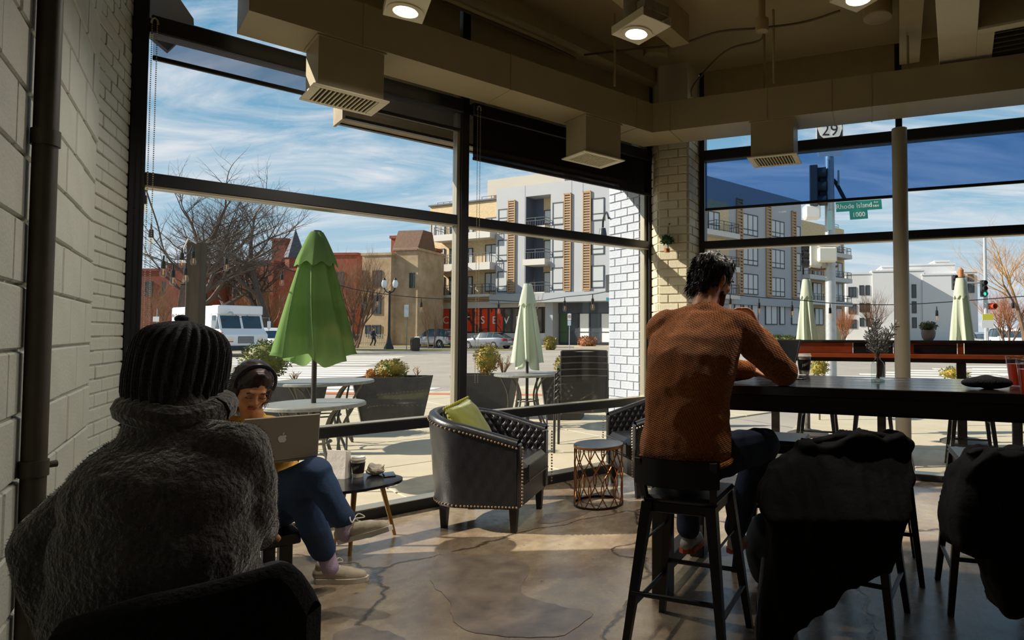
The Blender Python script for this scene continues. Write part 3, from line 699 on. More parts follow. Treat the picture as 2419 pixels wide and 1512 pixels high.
# buff brick part at the far left
mb = MB(); mb.prism([P3(v) for v in (FL.pt(uE, -.6), FL.pt(uG, -.6), FL.pt(uG, -14), FL.pt(uE, -14))], ZB, FL.z(1086, 478)); mb.build('brick_wall', M_BEIGE, bld, smooth=False)
mb = MB(); mb.prism([P3(v) for v in (FL.pt(FL.u(1112), -2.5), FL.pt(FL.u(1300), -2.5), FL.pt(FL.u(1300), -14), FL.pt(FL.u(1112), -14))], 12, FL.z(1200, 420, -2.5)); mb.build('penthouse_wall', mat('pale_siding', 'b0a99c', .7), bld, smooth=False)
mb = MB(); mb.box((uG, -.65, FL.z(1086, 478)), (uE+.1, -.4, FL.z(1086, 474.5))); mb.build('parapet_cap', M_WFRAME, el, smooth=False)
railing(el, FL, 1016, 1075, 473, 486, -.9, False); railing(el, FL, 1122, 1168, 459, 475, -.9, False); railing(el, FL, 1204, 1282, 411, 424, -3, False)
fwin(el, FL, 1121, 1135, 459, 477, -2.3); fbox(el, 'terrace_screen', FL, 1146, 1169, 456, 468, -2.5, -1.2, mat('timber_screen', '6e4a33', .7))
for ys in ((526, 566), (587, 632), (654, 698)):
    fwin(el, FL, 1007, 1040, *ys, -.55, vs=(.68,), hs=(.28,), m=M_WPANE)
    fwin(el, FL, 1051, 1068, ys[0]-1, ys[1]+2, -.55, vs=(.3,), m=M_WPANED); fwin(el, FL, 1137, 1167, ys[0]-14 if ys[0] < 580 else ys[0]-11, ys[1]-10, -.55, vs=(.52,), m=M_WPANE)
    fwin(el, FL, 1096, 1107, ys[0]-2, ys[1]-2, -.55, m=M_WPANE)
for (ys, yr) in (((553, 568), (534, 556)), ((624, 641), (602, 626)), ((697, 703), (674, 697))):
    fbox(el, 'balcony_slab', FL, 1032, 1166, *ys, -.6, .75, M_SLAB); railing(el, FL, 1034, 1165, *yr, .7)
# ground floor of the street facade
fbox(el, 'retail_wall', FL, 1003, 1039, 705, 810, -.6, -.2, M_BEIGE, ZB); fbox(el, 'retail_wall', FL, 1029, 1290, 705, 726, -1.5, -.2, M_SLAB, FL.z(1160, 727), 4.75)
fbox(el, 'canopy_band', FL, 1168, 1600, 693, 716, -1.5, .9, mat('facade_fascia', '9a9ea3', .6), FL.z(1330, 714), FL.z(1330, 692))
fbox(el, 'retail_plinth', FL, 1035, 1290, 787, 811, -1.5, -.2, M_SLAB, ZB, FL.z(1160, 787)); fbox(el, 'retail_column', FL, 1286, 1304, 716, 812, -1.5, -.1, M_PANEL, ZB, 4.75)
# painted shop windows: one pane each, red mural fading to bronze
def mural_mat(name, red):
    m = bpy.data.materials.new(name); m.use_nodes = True; t = m.node_tree; b = t.nodes['Principled BSDF']; c = N(t, 'ShaderNodeTexCoord')
    n = N(t, 'ShaderNodeTexNoise', _Scale=.55, _Detail=3, _Distortion=1.5); L(t, c.outputs['Object'], n.inputs['Vector'])
    r = ramp(t, [(.3, hexc('2b211b')), (.44, hexc('5c2c1a')), (.5, hexc('e8411c'))] if red else [(.4, hexc('42382f')), (.6, hexc('6a5c4c'))]); L(t, n.outputs['Fac'], r.inputs[0]); L(t, r.outputs[0], b.inputs['Base Color']); b.inputs['Roughness'].default_value = .3; return m
M_MR, M_MB = mural_mat('mural_red', True), mural_mat('mural_bronze', False); M_MR2 = mat('mural_plain_red', 'e8411c', .3)
xs = [1039+k*18.2 for k in range(14)]
for k in range(13):
    fwin(el, FL, xs[k], xs[k+1], 727, 786, -.42, m=M_MR2 if k < 3 else (M_MR if k < 8 else M_MB), fw=.12)
for ch, x, y in zip('CUTSEVEN', (1053, 1077, 1103, 1140, 1168, 1196, 1224, 1262), (757,)*8):
    u_, z_ = FL.uz(x, y, -.36); put_text('letter', ch, 1.15, mat('white_vinyl', 'f2efe9', .5), el, (u_, -.36, z_), (math.pi/2, 0, math.pi), .01, 1.15)
# glazed entrance
fbox(el, 'entrance_lining', FL, 1304, 1598, 714, 812, -1.5, -1.3, M_PANELD, ZB, 4.7); fbox(el, 'entrance_header', FL, 1304, 1598, 716, 737, -1.5, -1.1, mat('dark_louvre', '3c414a', .6), FL.z(1400, 738), 4.7)
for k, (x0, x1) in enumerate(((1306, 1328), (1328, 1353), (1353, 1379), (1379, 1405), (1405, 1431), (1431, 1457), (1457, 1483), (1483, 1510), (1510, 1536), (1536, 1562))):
    fwin(el, FL, x0, x1, 738, 811, -1.2, hs=(.36,), m=mat('entrance_green', '31502f', .5) if k == 0 else (mat('entrance_sunlit_white', 'e6e4de', .4) if k in (2, 4, 5, 6) else M_WPANED), fw=.1)  # white panes: sunlit wall inside painted into the pane colour
# avenue facade
mb = MB(); mb.box((vG, -.6, 4.7), (0, 0, ZT)); mb.build('panel_wall', M_PANEL, er, smooth=False)
mb = MB(); mb.box((vG, -.6, ZB), (0, -.05, 4.7)); mb.build('ground_wall', M_PANEL, er, smooth=False)
mb = MB(); mb.box((vG-.4, -.6, 4.3), (0, .4, 5.0)); mb.build('fascia_band', MATS['facade_fascia'], er, smooth=False)
fbox(er, 'corner_recess', FR, 1640, 1722, 700, 700, -.02, .02, M_BROWNB, 5.0, 14.6)
for ys in ((500, 545), (582, 625), (650, 690)):
    fwin(er, FR, 1672, 1699, *ys, .05, vs=(.5,), hs=(.3,)); fbox(er, 'balcony_slab', FR, 1640, 1727, ys[1]+4, ys[1]+16, 0, 1.2, M_SLAB); railing(er, FR, 1672, 1725, ys[1]-17, ys[1]+4, 1.15)
for ys in ((507, 557), (583, 627), (647, 696)): fwin(er, FR, 1755, 1791, *ys, 0, vs=(.33, .66), hs=(.27,))
for ys in ((522, 561), (590, 634), (656, 701)): fwin(er, FR, 1822, 1854, *ys, 0, vs=(.33, .66), hs=(.27,))
for ys in ((535, 570), (598, 640), (663, 705)): fwin(er, FR, 1881, 1892, *ys, 0, hs=(.27,))
for x0, x1, y0, y1 in ((1740, 1754, 470, 697), (1810, 1822, 485, 702), (1871, 1881, 500, 706)): louvres(er, FR, x0, x1, y0, y1, .05, .34)
for x0, x1 in ((1735, 1750), (1756, 1768), (1776, 1791), (1808, 1836), (1842, 1854), (1870, 1888)): fwin(er, FR, x0, x1, 718, 767, 0, vs=(.5,) if x1-x0 > 20 else (), m=M_WPANE)
mb = MB(); mb.prism([P3(v) for v in (FR.pt(vG, -.4), FR.pt(vG, -14), FR.pt(vE, -14), FR.pt(vE, -.4))], ZB, FR.z(1950, 530)); mb.build('brick_wall', M_BROWNB, bld, smooth=False)
for ys in ((560, 596), (620, 655), (668, 712)):
    fwin(er, FR, 1904, 1917, *ys, -.3); fwin(er, FR, 1926, 1946, *ys, -.3, vs=(.5,)); fwin(er, FR, 1975, 1996, *ys, -.3, vs=(.5,))
    fbox(er, 'balcony_slab', FR, 1897, 1998, ys[1], ys[1]+10, -.4, 1., M_SLAB); railing(er, FR, 1898, 1996, ys[1]-15, ys[1], .95)
fwin(er, FR, 1930, 1950, 728, 768, -.3, vs=(.5,)); fwin(er, FR, 1980, 1996, 728, 768, -.3)
railing(er, FR, 1975, 2000, 527, 545, -1, False)
for e_ in (el, er):
    bpy.context.view_layer.update(); M_e = e_.matrix_world.copy()
    for ch_ in list(e_.children): mb_ = ch_.matrix_basis.copy(); ch_.parent = bld; ch_.matrix_basis = M_e@mb_
    bpy.data.objects.remove(e_)
# white modern block further along the avenue
def block(label, name, Y, parts, wins, m, ang=0., cat='building'):
    fr = Frame(at(parts[0][1], 787, Y), (-math.cos(ang), math.sin(ang))); t = thing(name, label, cat, fr.o, fr.rz)
    for (x0, x1, y0, dep, o_) in parts:
        ua_, ub_ = sorted((fr.u(x0), fr.u(x1))); b = MB(); b.box((ua_, -dep+o_, ZB), (ub_, o_, fr.z((x0+x1)/2, y0))); b.build('wall', m, t, smooth=False)
        b = MB(); zz = fr.z((x0+x1)/2, y0); b.box((ua_-.1, -dep+o_-.1, zz), (ub_+.1, o_+.1, zz+.25)); b.build('parapet', m, t, smooth=False)
    for wn in wins:
        fwin(t, fr, *wn[:4], wn[4] if len(wn) > 4 else 0, vs=(.5,) if wn[1]-wn[0] > 18 else (), m=M_WPANED)
    return t, fr
M_WHITE = mat('white_render', 'cfcfcf', .7, var=.02)
ws = []
for y0, y1 in ((678, 702), (720, 742), (755, 776)): ws += [(2005, 2024, y0, y1, .01), (2031, 2042, y0-4, y1-5, .01), (2046, 2056, y0-4, y1-5, .01), (2072, 2100, y0-4, y1-2, .01)]
block('white modern terrace with square dark windows behind the signal pole', 'modern_terrace', 95, [(2000, 2065, 648, 12, 0), (2062, 2140, 642, 12, 0.3), (2090, 2150, 628, 10, -2)], ws, M_WHITE, R(12))
ws = []
for y0, y1 in ((672, 704), (712, 740), (750, 775)): ws += [(2155, 2166, y0, y1, .01), (2190, 2198, y0, y1, .01), (2212, 2220, y0, y1, .01), (2226, 2238, y0+6, y1+2, .01), (2244, 2252, y0+6, y1+2, .01)]
block('stepped white apartment block with roof terrace beyond the round column', 'modern_block', 100, [(2142, 2185, 640, 14, 0), (2180, 2275, 650, 14, .2), (2150, 2270, 622, 10, -3), (2225, 2260, 612, 8, -4), (2270, 2320, 640, 12, -2)], ws+[(2275, 2290, 645, 690, -1.9), (2296, 2312, 645, 690, -1.9)], M_WHITE, R(12))
# old brick houses on the left
M_RED = mat('red_brick', '8f4a33', .9, var=.2, vscale=3); M_RED2 = mat('dark_red_brick', '7c3f2e', .9, var=.2, vscale=3); M_BUFF = mat('stained_buff_brick', 'bda588', .9, col2='9b8360', vscale=.8, detail=6)
M_SLATE = mat('slate_roof', '454a55', .7, var=.2, vscale=4); M_BROWNR = mat('brown_shingle', '6b4e3b', .85, var=.2, vscale=5)
t, fr = block('buff brick corner house with bay and brick chimneys', 'brick_house', 62.5, [(846, 862, 612, 5, -1.5), (862, 930, 605, 6, .6), (930, 985, 592, 5, 0)], [(887, 908, 640, 678, .62), (886, 908, 698, 742, .62), (861, 874, 640, 678, .62), (861, 874, 700, 740, .62), (966, 978, 645, 680, .02), (872, 884, 768, 795, .62), (888, 908, 768, 795, .62)], M_BUFF, R(10))
def chimney(fr, x0, x1, y0, y1, o_, m, root):
    ua_, ub_, za, zb_ = rect(fr, x0, x1, y0, y1); b = MB(); b.box((ua_, o_-1.2, za), (ub_, o_, zb_-.3)); b.box((ua_-.12, o_-1.32, zb_-.3), (ub_+.12, o_+.12, zb_)); b.build('chimney', m, root, smooth=False)
chimney(fr, 878, 900, 546, 610, -3, M_RED, t); chimney(fr, 964, 975, 574, 600, -4, M_RED, t)
ua_, ub_ = sorted((fr.u(925), fr.u(985))); zz = fr.z(960, 592)
MB().prism([(-.2, 0), (3.4, 0), (2.6, 2.2), (.9, 2.2)], ua_, ub_, Matrix.Translation((0, 0, zz))@Matrix(((0, 0, 1, 0), (-1, 0, 0, 0), (0, 1, 0, 0), (0, 0, 0, 1)))).build('mansard_roof', M_BROWNR, t, smooth=False)
t, fr = block('red brick row house with tall chimney behind the bare trees', 'brick_house', 66, [(540, 700, 640, 7, 0), (560, 650, 622, 7, .5), (700, 828, 600, 7, -1)], [(552, 572, 662, 700, .52), (600, 622, 662, 700, .52), (552, 572, 720, 765, .52), (600, 622, 720, 765, .52), (735, 752, 640, 680, -.98), (780, 798, 640, 680, -.98), (735, 752, 705, 750, -.98), (780, 798, 705, 750, -.98)], M_RED, R(4))
chimney(fr, 607, 640, 556, 640, -2, M_RED2, t); ua_, ub_, za, zb_ = rect(fr, 655, 702, 540, 608)
MB().lathe([((ub_-ua_)/2, za), (.05, zb_), (0, zb_+.3)], 8, c=((ua_+ub_)/2, -1, 0)).build('turret_roof', M_SLATE, t, smooth=False); MB().lathe([((ub_-ua_)*.42, ZB), ((ub_-ua_)*.42, za)], 8, c=((ua_+ub_)/2, -1, 0)).build('turret_wall', M_RED2, t, smooth=False)
block('dark red brick house at the far end of the row behind the mail truck', 'brick_house', 64, [(290, 400, 640, 8, 0), (396, 490, 628, 7, .4)], [(340, 358, 665, 700, .02), (380, 398, 665, 700, .02), (396, 412, 690, 715, .02), (440, 458, 660, 700, .42), (466, 484, 660, 700, .42), (440, 458, 715, 750, .42), (466, 484, 715, 750, .42)], M_RED2, R(2))
# ================================================================== STREET LIFE
M_BARK = mat('winter_bark', '6d5644', .9, var=.25, vscale=3, bump=.3, bscale=20); M_TWIG = mat('twigs', '8a6a50', .9); M_BARKD = mat('grey_bark', '54483f', .9, var=.2)
def tree(label, name, base, height, seed, lean=(0, 0), spread=.55, levels=5, stems=1, r0=.3, fork=.32, twig=M_TWIG, bark=M_BARK, group=None, up=.25, kids=3):
    rr = random.Random(seed); t = thing(name, label, 'tree', base, 0, group); big = MB(); small = MB()
    def grow(p, d, ln, r, lv):
        n = 4; pts = [p]; q = p.copy(); dd = d.copy()
        for i in range(n):
            dd = (dd+Vector((rr.gauss(0, .1), rr.gauss(0, .1), rr.gauss(0, .06)+up*.1))).normalized(); q = q+dd*(ln/n); pts.append(q.copy())
        rs = [r*(1-.45*i/n) for i in range(n+1)]
        (big if lv >= levels-1 else small).tube(pts, rs, 7 if lv == levels else (5 if lv >= levels-2 else 3), cap=False)
        if lv == 0: return
        k = kids if lv > 2 else max(2, kids-1)
        for i in range(k):
            f = fork+(1-fork)*(i+rr.random()*.6)/k if lv < levels else .45+.55*(i+.5)/k
            j = min(n-1, int(f*n)); a = pts[j].lerp(pts[j+1], f*n-j if f < 1 else 1)
            az = rr.uniform(0, 2*math.pi); o_ = Vector((math.cos(az), math.sin(az), 0)); s_ = spread*rr.uniform(.7, 1.35)
            nd = (dd*(1-s_*.4)+o_*s_+Vector((0, 0, up*.5))).normalized(); grow(a, nd, ln*rr.uniform(.55, .8), rs[j]*.62, lv-1)
        grow(pts[-1], (dd+Vector((rr.gauss(0, .15), rr.gauss(0, .15), up*.2))).normalized(), ln*.72, rs[-1]*.95, lv-1)
    for s_ in range(stems):
        d = Vector((lean[0]+(rr.gauss(0, .22) if stems > 1 else 0), lean[1]+(rr.gauss(0, .22) if stems > 1 else 0), 1)).normalized()
        grow(Vector((rr.gauss(0, .15) if stems > 1 else 0, rr.gauss(0, .1) if stems > 1 else 0, 0)), d, height*.33, r0, levels)
    zs = max(v[2] for v in small.v+big.v); k = height/zs
    for m_ in (big, small): m_.v = [(x*k, y*k, z*k) for x, y, z in m_.v]
    big.build('trunk', bark, t); small.build('twigs', twig, t, smooth=False, kind='stuff')
    return t
def gnd(px, Y, z=-.02): p = at(px, 787, Y); return (p.x, p.y, z)
tree('tall bare street tree spreading above the mail truck', 'bare_tree', gnd(497, 47.5), 15.5, 11, spread=.8, levels=6, r0=.42, bark=M_BARKD, twig=M_BARKD, group='bare winter trees', kids=3)
tree('bare dark tree rising behind the wooden post', 'bare_tree', gnd(425, 41), 13.8, 23, spread=.9, levels=6, r0=.4, bark=M_BARKD, twig=M_BARKD, group='bare winter trees', kids=3)
tree('bare tree in front of the red brick turret', 'bare_tree', gnd(650, 48), 15.5, 5, spread=.75, levels=6, r0=.42, bark=M_BARKD, twig=M_BARKD, group='bare winter trees', kids=3)
tree('many stemmed brown tree beside the white delivery truck', 'bare_tree', gnd(628, 52), 7.8, 31, spread=.55, levels=5, stems=4, r0=.13, group='bare winter trees', up=.5)
tree('many stemmed upright tree before the buff brick house', 'bare_tree', gnd(838, 56), 9.8, 41, spread=.5, levels=5, stems=5, r0=.12, group='bare winter trees', up=.6)
tree('low brown bare tree at the red houses', 'bare_tree', gnd(370, 54), 7.0, 43, spread=.55, levels=5, stems=4, r0=.08, group='bare winter trees', up=.4)
tree('slim young bare tree at the red mural windows', 'bare_tree', gnd(1018, 55), 4.6, 51, spread=.3, levels=4, stems=2, r0=.06, group='bare winter trees', up=.6)
tree('thin leafless street tree behind the pale green umbrella', 'bare_tree', gnd(1262, 53), 6.3, 52, spread=.5, levels=4, r0=.08, group='bare winter trees', up=.3)
M_RUST = mat('rusty_twigs', '9a6238', .9); M_RUST2 = mat('golden_twigs', 'b98a4a', .9)
tree('tall bare tree with golden twigs beyond the crossing', 'bare_tree', gnd(2425, 43), 10.0, 61, spread=.6, levels=6, r0=.22, twig=M_RUST2, group='bare winter trees', kids=3)
tree('russet leaved small tree beside the white terrace', 'bare_tree', gnd(2065, 60), 6.2, 62, spread=.5, levels=5, stems=3, r0=.09, twig=M_RUST, group='bare winter trees', up=.4)
tree('russet bushy tree at the base of the signal pole', 'bare_tree', gnd(1992, 48), 3.9, 63, spread=.5, levels=5, stems=4, r0=.07, twig=M_RUST, group='bare winter trees', up=.4)
tree('russet bush under the golden tree', 'bare_tree', gnd(2385, 46), 5.6, 64, spread=.6, levels=5, stems=5, r0=.09, twig=M_RUST, group='bare winter trees', up=.3)
# ------------------------------------------------------------------ vehicles
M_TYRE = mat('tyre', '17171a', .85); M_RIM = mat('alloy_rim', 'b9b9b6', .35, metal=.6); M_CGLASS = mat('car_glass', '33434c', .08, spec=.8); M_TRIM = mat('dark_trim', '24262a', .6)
M_HEAD = mat('headlamp', 'e8e2cf', .15); M_TAIL = mat('tail_lamp', 'a8221c', .2); M_AMBER = mat('amber_lamp', 'c5642a', .3); M_PLATE = mat('plate', 'd9dde2', .5)
def wheel(t, x, y, r, w_, side):
    o = MB().lathe([(r*.62, -w_/2), (r*.96, -w_/2), (r, -w_*.3), (r, w_*.3), (r*.96, w_/2), (r*.62, w_/2)], 24, cap=False, M=Matrix.Rotation(math.pi/2, 4, 'X')).build('tyre', M_TYRE, t, loc=(x, y, r))
    b = MB().lathe([(0, .02), (r*.2, .025), (r*.3, .0), (r*.55, .01), (r*.64, .03), (r*.64, -.06), (0, -.06)], 24, M=Matrix.Rotation(math.pi/2*(-side), 4, 'X'))
    for k in range(5): a = k*2*math.pi/5; b.bar((r*.15*math.cos(a), side*(.03), r*.15*math.sin(a)), (r*.6*math.cos(a), side*.03, r*.6*math.sin(a)), r*.14, .02, up=(0, 1, 0))
    b.build('rim', M_RIM, o, loc=(0, side*(w_/2-.03), 0))
def loft(stations, n=4):
    """stations: (x, half width, z low, z high, shoulder fraction) -> closed body"""
    b = MB(); rings = []
    for x, hw, zl, zh, sh in stations:
        c = min(.12, (zh-zl)*.25)
        rings.append([(x, -hw*.94, zl), (x, -hw, zl+c), (x, -hw, zh-c*1.4), (x, -hw*sh, zh), (x, hw*sh, zh), (x, hw, zh-c*1.4), (x, hw, zl+c), (x, hw*.94, zl)])
    m = len(rings[0]); vs = [v for r_ in rings for v in r_]; fs = []
    for i in range(len(rings)-1):
        for k in range(m): fs.append((i*m+k, i*m+(k+1) % m, (i+1)*m+(k+1) % m, (i+1)*m+k))
    fs.append(tuple(range(m))[::-1]); fs.append(tuple((len(rings)-1)*m+k for k in range(m))); b.add(vs, fs); return b
def car(name, label, pos, ang, paint, kind='sedan', group=None):
    t = thing(name, label, 'car', pos, ang, group)
    if kind == 'sedan':
        Ln, hw, wb, r = 4.8, .91, 2.78, .33
        st = [(-2.4, .72, .42, .72, .9), (-2.3, .86, .3, .92, .9), (-1.9, .91, .24, .98, .92), (-1.2, .92, .22, .96, .94), (0, .92, .22, .92, .94), (.95, .92, .22, .92, .92), (1.6, .9, .22, .86, .9), (2.15, .84, .26, .74, .9), (2.38, .66, .36, .6, .9)]
        gh = [(-1.95, .74, .96, .985), (-1.2, .68, .94, 1.36), (-.6, .64, .92, 1.44), (.25, .64, .9, 1.43), (.75, .66, .9, 1.25), (1.3, .74, .88, .91)]
    else:
        Ln, hw, wb, r = 4.75, .95, 2.75, .38
        st = [(-2.37, .84, .5, .9, .94), (-2.3, .93, .38, 1.02, .95), (-1.6, .95, .3, 1.06, .96), (0, .95, .3, 1.05, .96), (.9, .95, .3, 1.04, .95), (1.7, .93, .3, 1.0, .92), (2.2, .88, .34, .92, .9), (2.37, .76, .44, .78, .9)]
        gh = [(-2.32, .82, 1.03, 1.06), (-2.0, .74, 1.02, 1.66), (-1.2, .72, 1.02, 1.74), (.1, .71, 1.02, 1.72), (.55, .73, 1.02, 1.5), (1.15, .8, 1.0, 1.05)]
    loft(st).build('body', paint, t, ang=50)
    b = MB(); rings = [[(x, -(hw-.06), zl), (x, -h, zh), (x, h, zh), (x, hw-.06, zl)] for x, h, zl, zh in gh]; vs = [v for r_ in rings for v in r_]; fs = []
    for i in range(len(rings)-1):
        for k in range(3): fs.append((i*4+k, i*4+k+1, (i+1)*4+k+1, (i+1)*4+k))
    b.add(vs, fs); b.build('glazing', M_CGLASS, t, ang=60)
    roof = MB()
    top = [(x, h, zh) for x, h, zl, zh in gh if zh > 1.2]
    roof.grid(lambda u_, v_: (top[round(v_*(len(top)-1))][0], (u_*2-1)*(top[round(v_*(len(top)-1))][1]+.005), top[round(v_*(len(top)-1))][2]+.012+.02*(1-(u_*2-1)**2)), 5, len(top)); roof.build('roof', paint, t)
    p = MB()
    for s in (-1, 1):
        for i in range(len(gh)):
            x, h, zl, zh = gh[i]
            if zh > 1.2: p.bar((x, s*(hw-.055), zl), (x, s*(h+.004), zh), .045, .02)
        for i in range(len(gh)-1): p.bar((gh[i][0], s*(gh[i][1]+.002), gh[i][3]), (gh[i+1][0], s*(gh[i+1][1]+.002), gh[i+1][3]), .05, .05)
    p.build('pillars', M_TRIM, t)
    for s in (-1, 1):
        for x in (wb/2, -wb/2):
            MB().lathe([(r*1.16, -.02), (r*1.16, .03)], 20, M=Matrix.Rotation(math.pi/2, 4, 'X')).build('arch_liner_shade', M_TRIM, t, loc=(x, s*(hw-.02), r))  # flat dark disc: black liner and wheel well shade in one colour
            wheel(t, x, s*(hw-.1), r, .22, s)
        zl_ = .78 if kind == 'sedan' else .82
        MB().bbox((-Ln/2-.01, s*.55-.24, zl_-.1 if kind == 'sedan' else .72), (-Ln/2+.28, s*.55+.24+s*.06, zl_+.1 if kind == 'sedan' else 1.02), .03).build('tail_lamp', M_TAIL, t)
        MB().bbox((Ln/2-.42, s*.6-.18, .6 if kind == 'sedan' else .7), (Ln/2-.04, s*.6+.18, .74 if kind == 'sedan' else .88), .03).build('headlamp', M_HEAD, t)
        MB().bbox((.82, s*hw-.02, .92), (.98, s*(hw+.16), 1.06), .03).build('mirror', paint, t)
    MB().bbox((Ln/2-.12, -.42, .46), (Ln/2+.0, .42, .68), .03).build('grille', M_TRIM, t); MB().bbox((-Ln/2-.03, -.26, .55), (-Ln/2+.05, .26, .68), .01).build('licence_plate', M_PLATE, t)
    MB().bbox((-Ln/2-.02, -hw*.86, .3), (-Ln/2+.2, hw*.86, .46), .04).build('bumper', M_TRIM if kind != 'sedan' else paint, t)
    MB().bbox((Ln/2-.2, -hw*.8, .3), (Ln/2+.01, hw*.8, .44), .04).build('bumper', paint, t)
    return t
M_SILV = mat('silver_paint', 'b4b6b8', .25, metal=.5, coat=.6); M_GREYP = mat('grey_paint', '8e9197', .25, metal=.5, coat=.6); M_WPAINT = mat('white_paint', 'e6e7e8', .3, coat=.5)
hang = math.atan2(.407, -.913)
p = gnd(1152, 54.5); car('sedan_car', 'grey saloon car parked beneath the mural windows', p, hang, M_GREYP)
p = gnd(1029, 57.5); car('suv_car', 'silver sport utility car parked before the buff brick shopfront', p, hang, M_SILV, 'suv')
p = gnd(634, 43.4); car('suv_car', 'white sport utility car waiting behind the mail truck', p, R(-32), M_WPAINT, 'suv')
p = gnd(657, 54.2); car('sedan_car', 'white car half hidden behind the green umbrella', p, R(-32), M_WPAINT)
p = gnd(2383, 50); car('suv_car', 'pale van like car beyond the crossing by the golden tree', p, R(-100), M_WPAINT, 'suv')
p = gnd(2315, 58); car('sedan_car', 'distant pale car waiting by the signal with the yellow sign', p, R(-100), M_SILV)
# white step van
van = thing('mail_truck', 'white step van delivery truck with red and blue stripe', 'truck', gnd(562, 36.5), R(-32))
hw = 1.18
bdy = MB(); bdy.bbox((-6.0, -hw, .62), (-.5, hw, 2.98), .07); bdy.build('cargo_box', M_WPAINT, van)
cabp = [(-.5, .5), (1.0, .5), (1.0, 1.28), (.55, 1.62), (.2, 2.45), (.2, 2.9), (-.5, 2.98)]
MB().prism([(x, z) for x, z in cabp], -hw, hw, Matrix.Rotation(math.pi/2, 4, 'X')).build('cab', M_WPAINT, van, smooth=False)
MB().bbox((-.6, -hw-.02, 2.45), (.36, hw+.02, 3.0), .06).build('brow', M_WPAINT, van)
sl_ = Vector((.2, 0, 2.45))-Vector((.55, 0, 1.62)); L_ = sl_.length; an = math.atan2(sl_.z, sl_.x)
for s in (-1, 1):
    y0, y1 = sorted((s*.06, s*1.06)); me = MB(); me.bbox((0, y0, 0), (L_*.9, y1, .03), .012)
    o = me.build('windscreen', M_CGLASS, van); o.location = (.56+.0, 0, 1.65); o.rotation_euler = (0, -an, 0)
    MB().tube([(.36, s*.3, 2.44), (.44, s*.3+.1, 2.3), (.47, s*.3+.35, 2.28)], .014, 5).build('wiper', M_TRIM, van)
    MB().bbox((.98, s*.78-.14, 1.0), (1.03, s*.78+.14, 1.17), .03).build('headlamp', M_HEAD, van); MB().bbox((.98, s*.78-.12, .85), (1.03, s*.78+.12, .92), .02).build('indicator', M_AMBER, van)
    MB().tube([(.3, s*hw, 2.3), (.5, s*(hw+.3), 2.3), (.5, s*(hw+.3), 1.5), (.4, s*hw, 1.5)], .018, 6).build('mirror_arm', M_RIM, van); MB().bbox((.46, s*(hw+.3)-.1, 1.65), (.52, s*(hw+.3)+.1, 2.1), .02).build('mirror', M_WPAINT, van)
    MB().bbox((-.42, s*hw-.01 if s > 0 else -hw-.02, 1.62), (.05, s*hw+.02 if s > 0 else -hw+.01, 2.4), .02).build('side_window', M_CGLASS, van)
    MB().prism([(.12, 1.62), (.5, 1.62), (.2, 2.3)], s*(hw+.015)-.01, s*(hw+.015)+.01, Matrix.Rotation(math.pi/2, 4, 'X')@Matrix.Scale(1, 4)).build('quarter_window', M_CGLASS, van, smooth=False)
    wheel(van, .25, s*(hw-.16), .42, .26, s); wheel(van, -4.3, s*(hw-.16), .42, .26, s)
    MB().lathe([(.5, -.02), (.5, .02)], 22, M=Matrix.Rotation(math.pi/2, 4, 'X')).build('arch_liner_shade', M_TRIM, van, loc=(.25, s*(hw-.005), .48))  # same dark disc, wheel well shade put into the liner colour
    for z, m in ((1.36, mat('stripe_red', 'c8402a', .4)), (1.24, mat('stripe_blue', '25346e', .4))): MB().box((-6.0, s*hw-.008, z), (.9, s*hw+.008, z+.07)).build('stripe', m, van, smooth=False)
MB().bbox((.98, -.42, .78), (1.03, .42, 1.18), .02).build('grille', mat('truck_grille', '5b5d60', .5, metal=.4), van)
for k in range(5): MB().bbox((1.02, -.4, .82+k*.07), (1.045, .4, .845+k*.07), .005).build('grille_bar', M_RIM, van)
MB().bbox((.9, -hw, .36), (1.16, hw, .64), .03).build('bumper', M_TRIM, van)
MB().ball((.72, -.72, 2.5), (.06, .16, .13), 12, 8).build('spot_mirror', M_RIM, van)
put_text('lettering', 'We Deliver For You.', .32, mat('grey_vinyl', '6a6a6c', .5), van, (-4.6, -hw-.012, 2.45), (math.pi/2, 0, 0))
put_text('lettering', 'We Deliver For You.', .32, MATS['grey_vinyl'], van, (-4.6, hw+.012, 2.45), (math.pi/2, 0, math.pi))
for s in (-1, 1):
    MB().prism([(-2.2, 1.75), (-1.4, 1.75), (-1.3, 2.35), (-2.1, 2.35)], s*(hw+.008)-.006, s*(hw+.008)+.006, Matrix.Rotation(math.pi/2, 4, 'X')@Matrix.Scale(1, 4)).build('badge', mat('badge_blue', '2b4a92', .4), van, smooth=False)
    MB().prism([(-2.05, 1.95), (-1.5, 2.05), (-1.42, 2.25), (-1.8, 2.12)], s*(hw+.016)-.006, s*(hw+.016)+.006, Matrix.Rotation(math.pi/2, 4, 'X')).build('badge_mark', M_WPAINT, van, smooth=False)
# ------------------------------------------------------------------ poles, signs, signals
M_GALV = mat('galvanised_pole', 'a9aeb0', .45, metal=.4, var=.1); M_SIGW = mat('sign_white', 'eceae4', .5); M_GREEN = mat('street_sign_green', '1f8f7d', .5); M_SIGBK = mat('sign_black_ink', '16181c', .5)
YP = 15.; pb_ = at(1963, 787, YP); pol = thing('signal_pole', 'galvanised traffic signal pole with route shield and street name signs', 'signal pole', (pb_.x, pb_.y, 0))
k_ = lambda px, py: at(px, py, YP)-Vector((pb_.x, pb_.y, 0))
MB().lathe([(.2, 0), (.2, .12), (.13, .2), (.125, 3), (.1, 7.4)], 20).build('pole', M_GALV, pol)
def plate(nm, x0, x1, y0, y1, m, dy=-.14, th=.006, par=None):
    a = k_(x0, y1); b_ = k_(x1, y0); return MB().bbox((a.x, dy-th, a.z), (b_.x, dy, b_.z), .002).build(nm, m, par or pol)
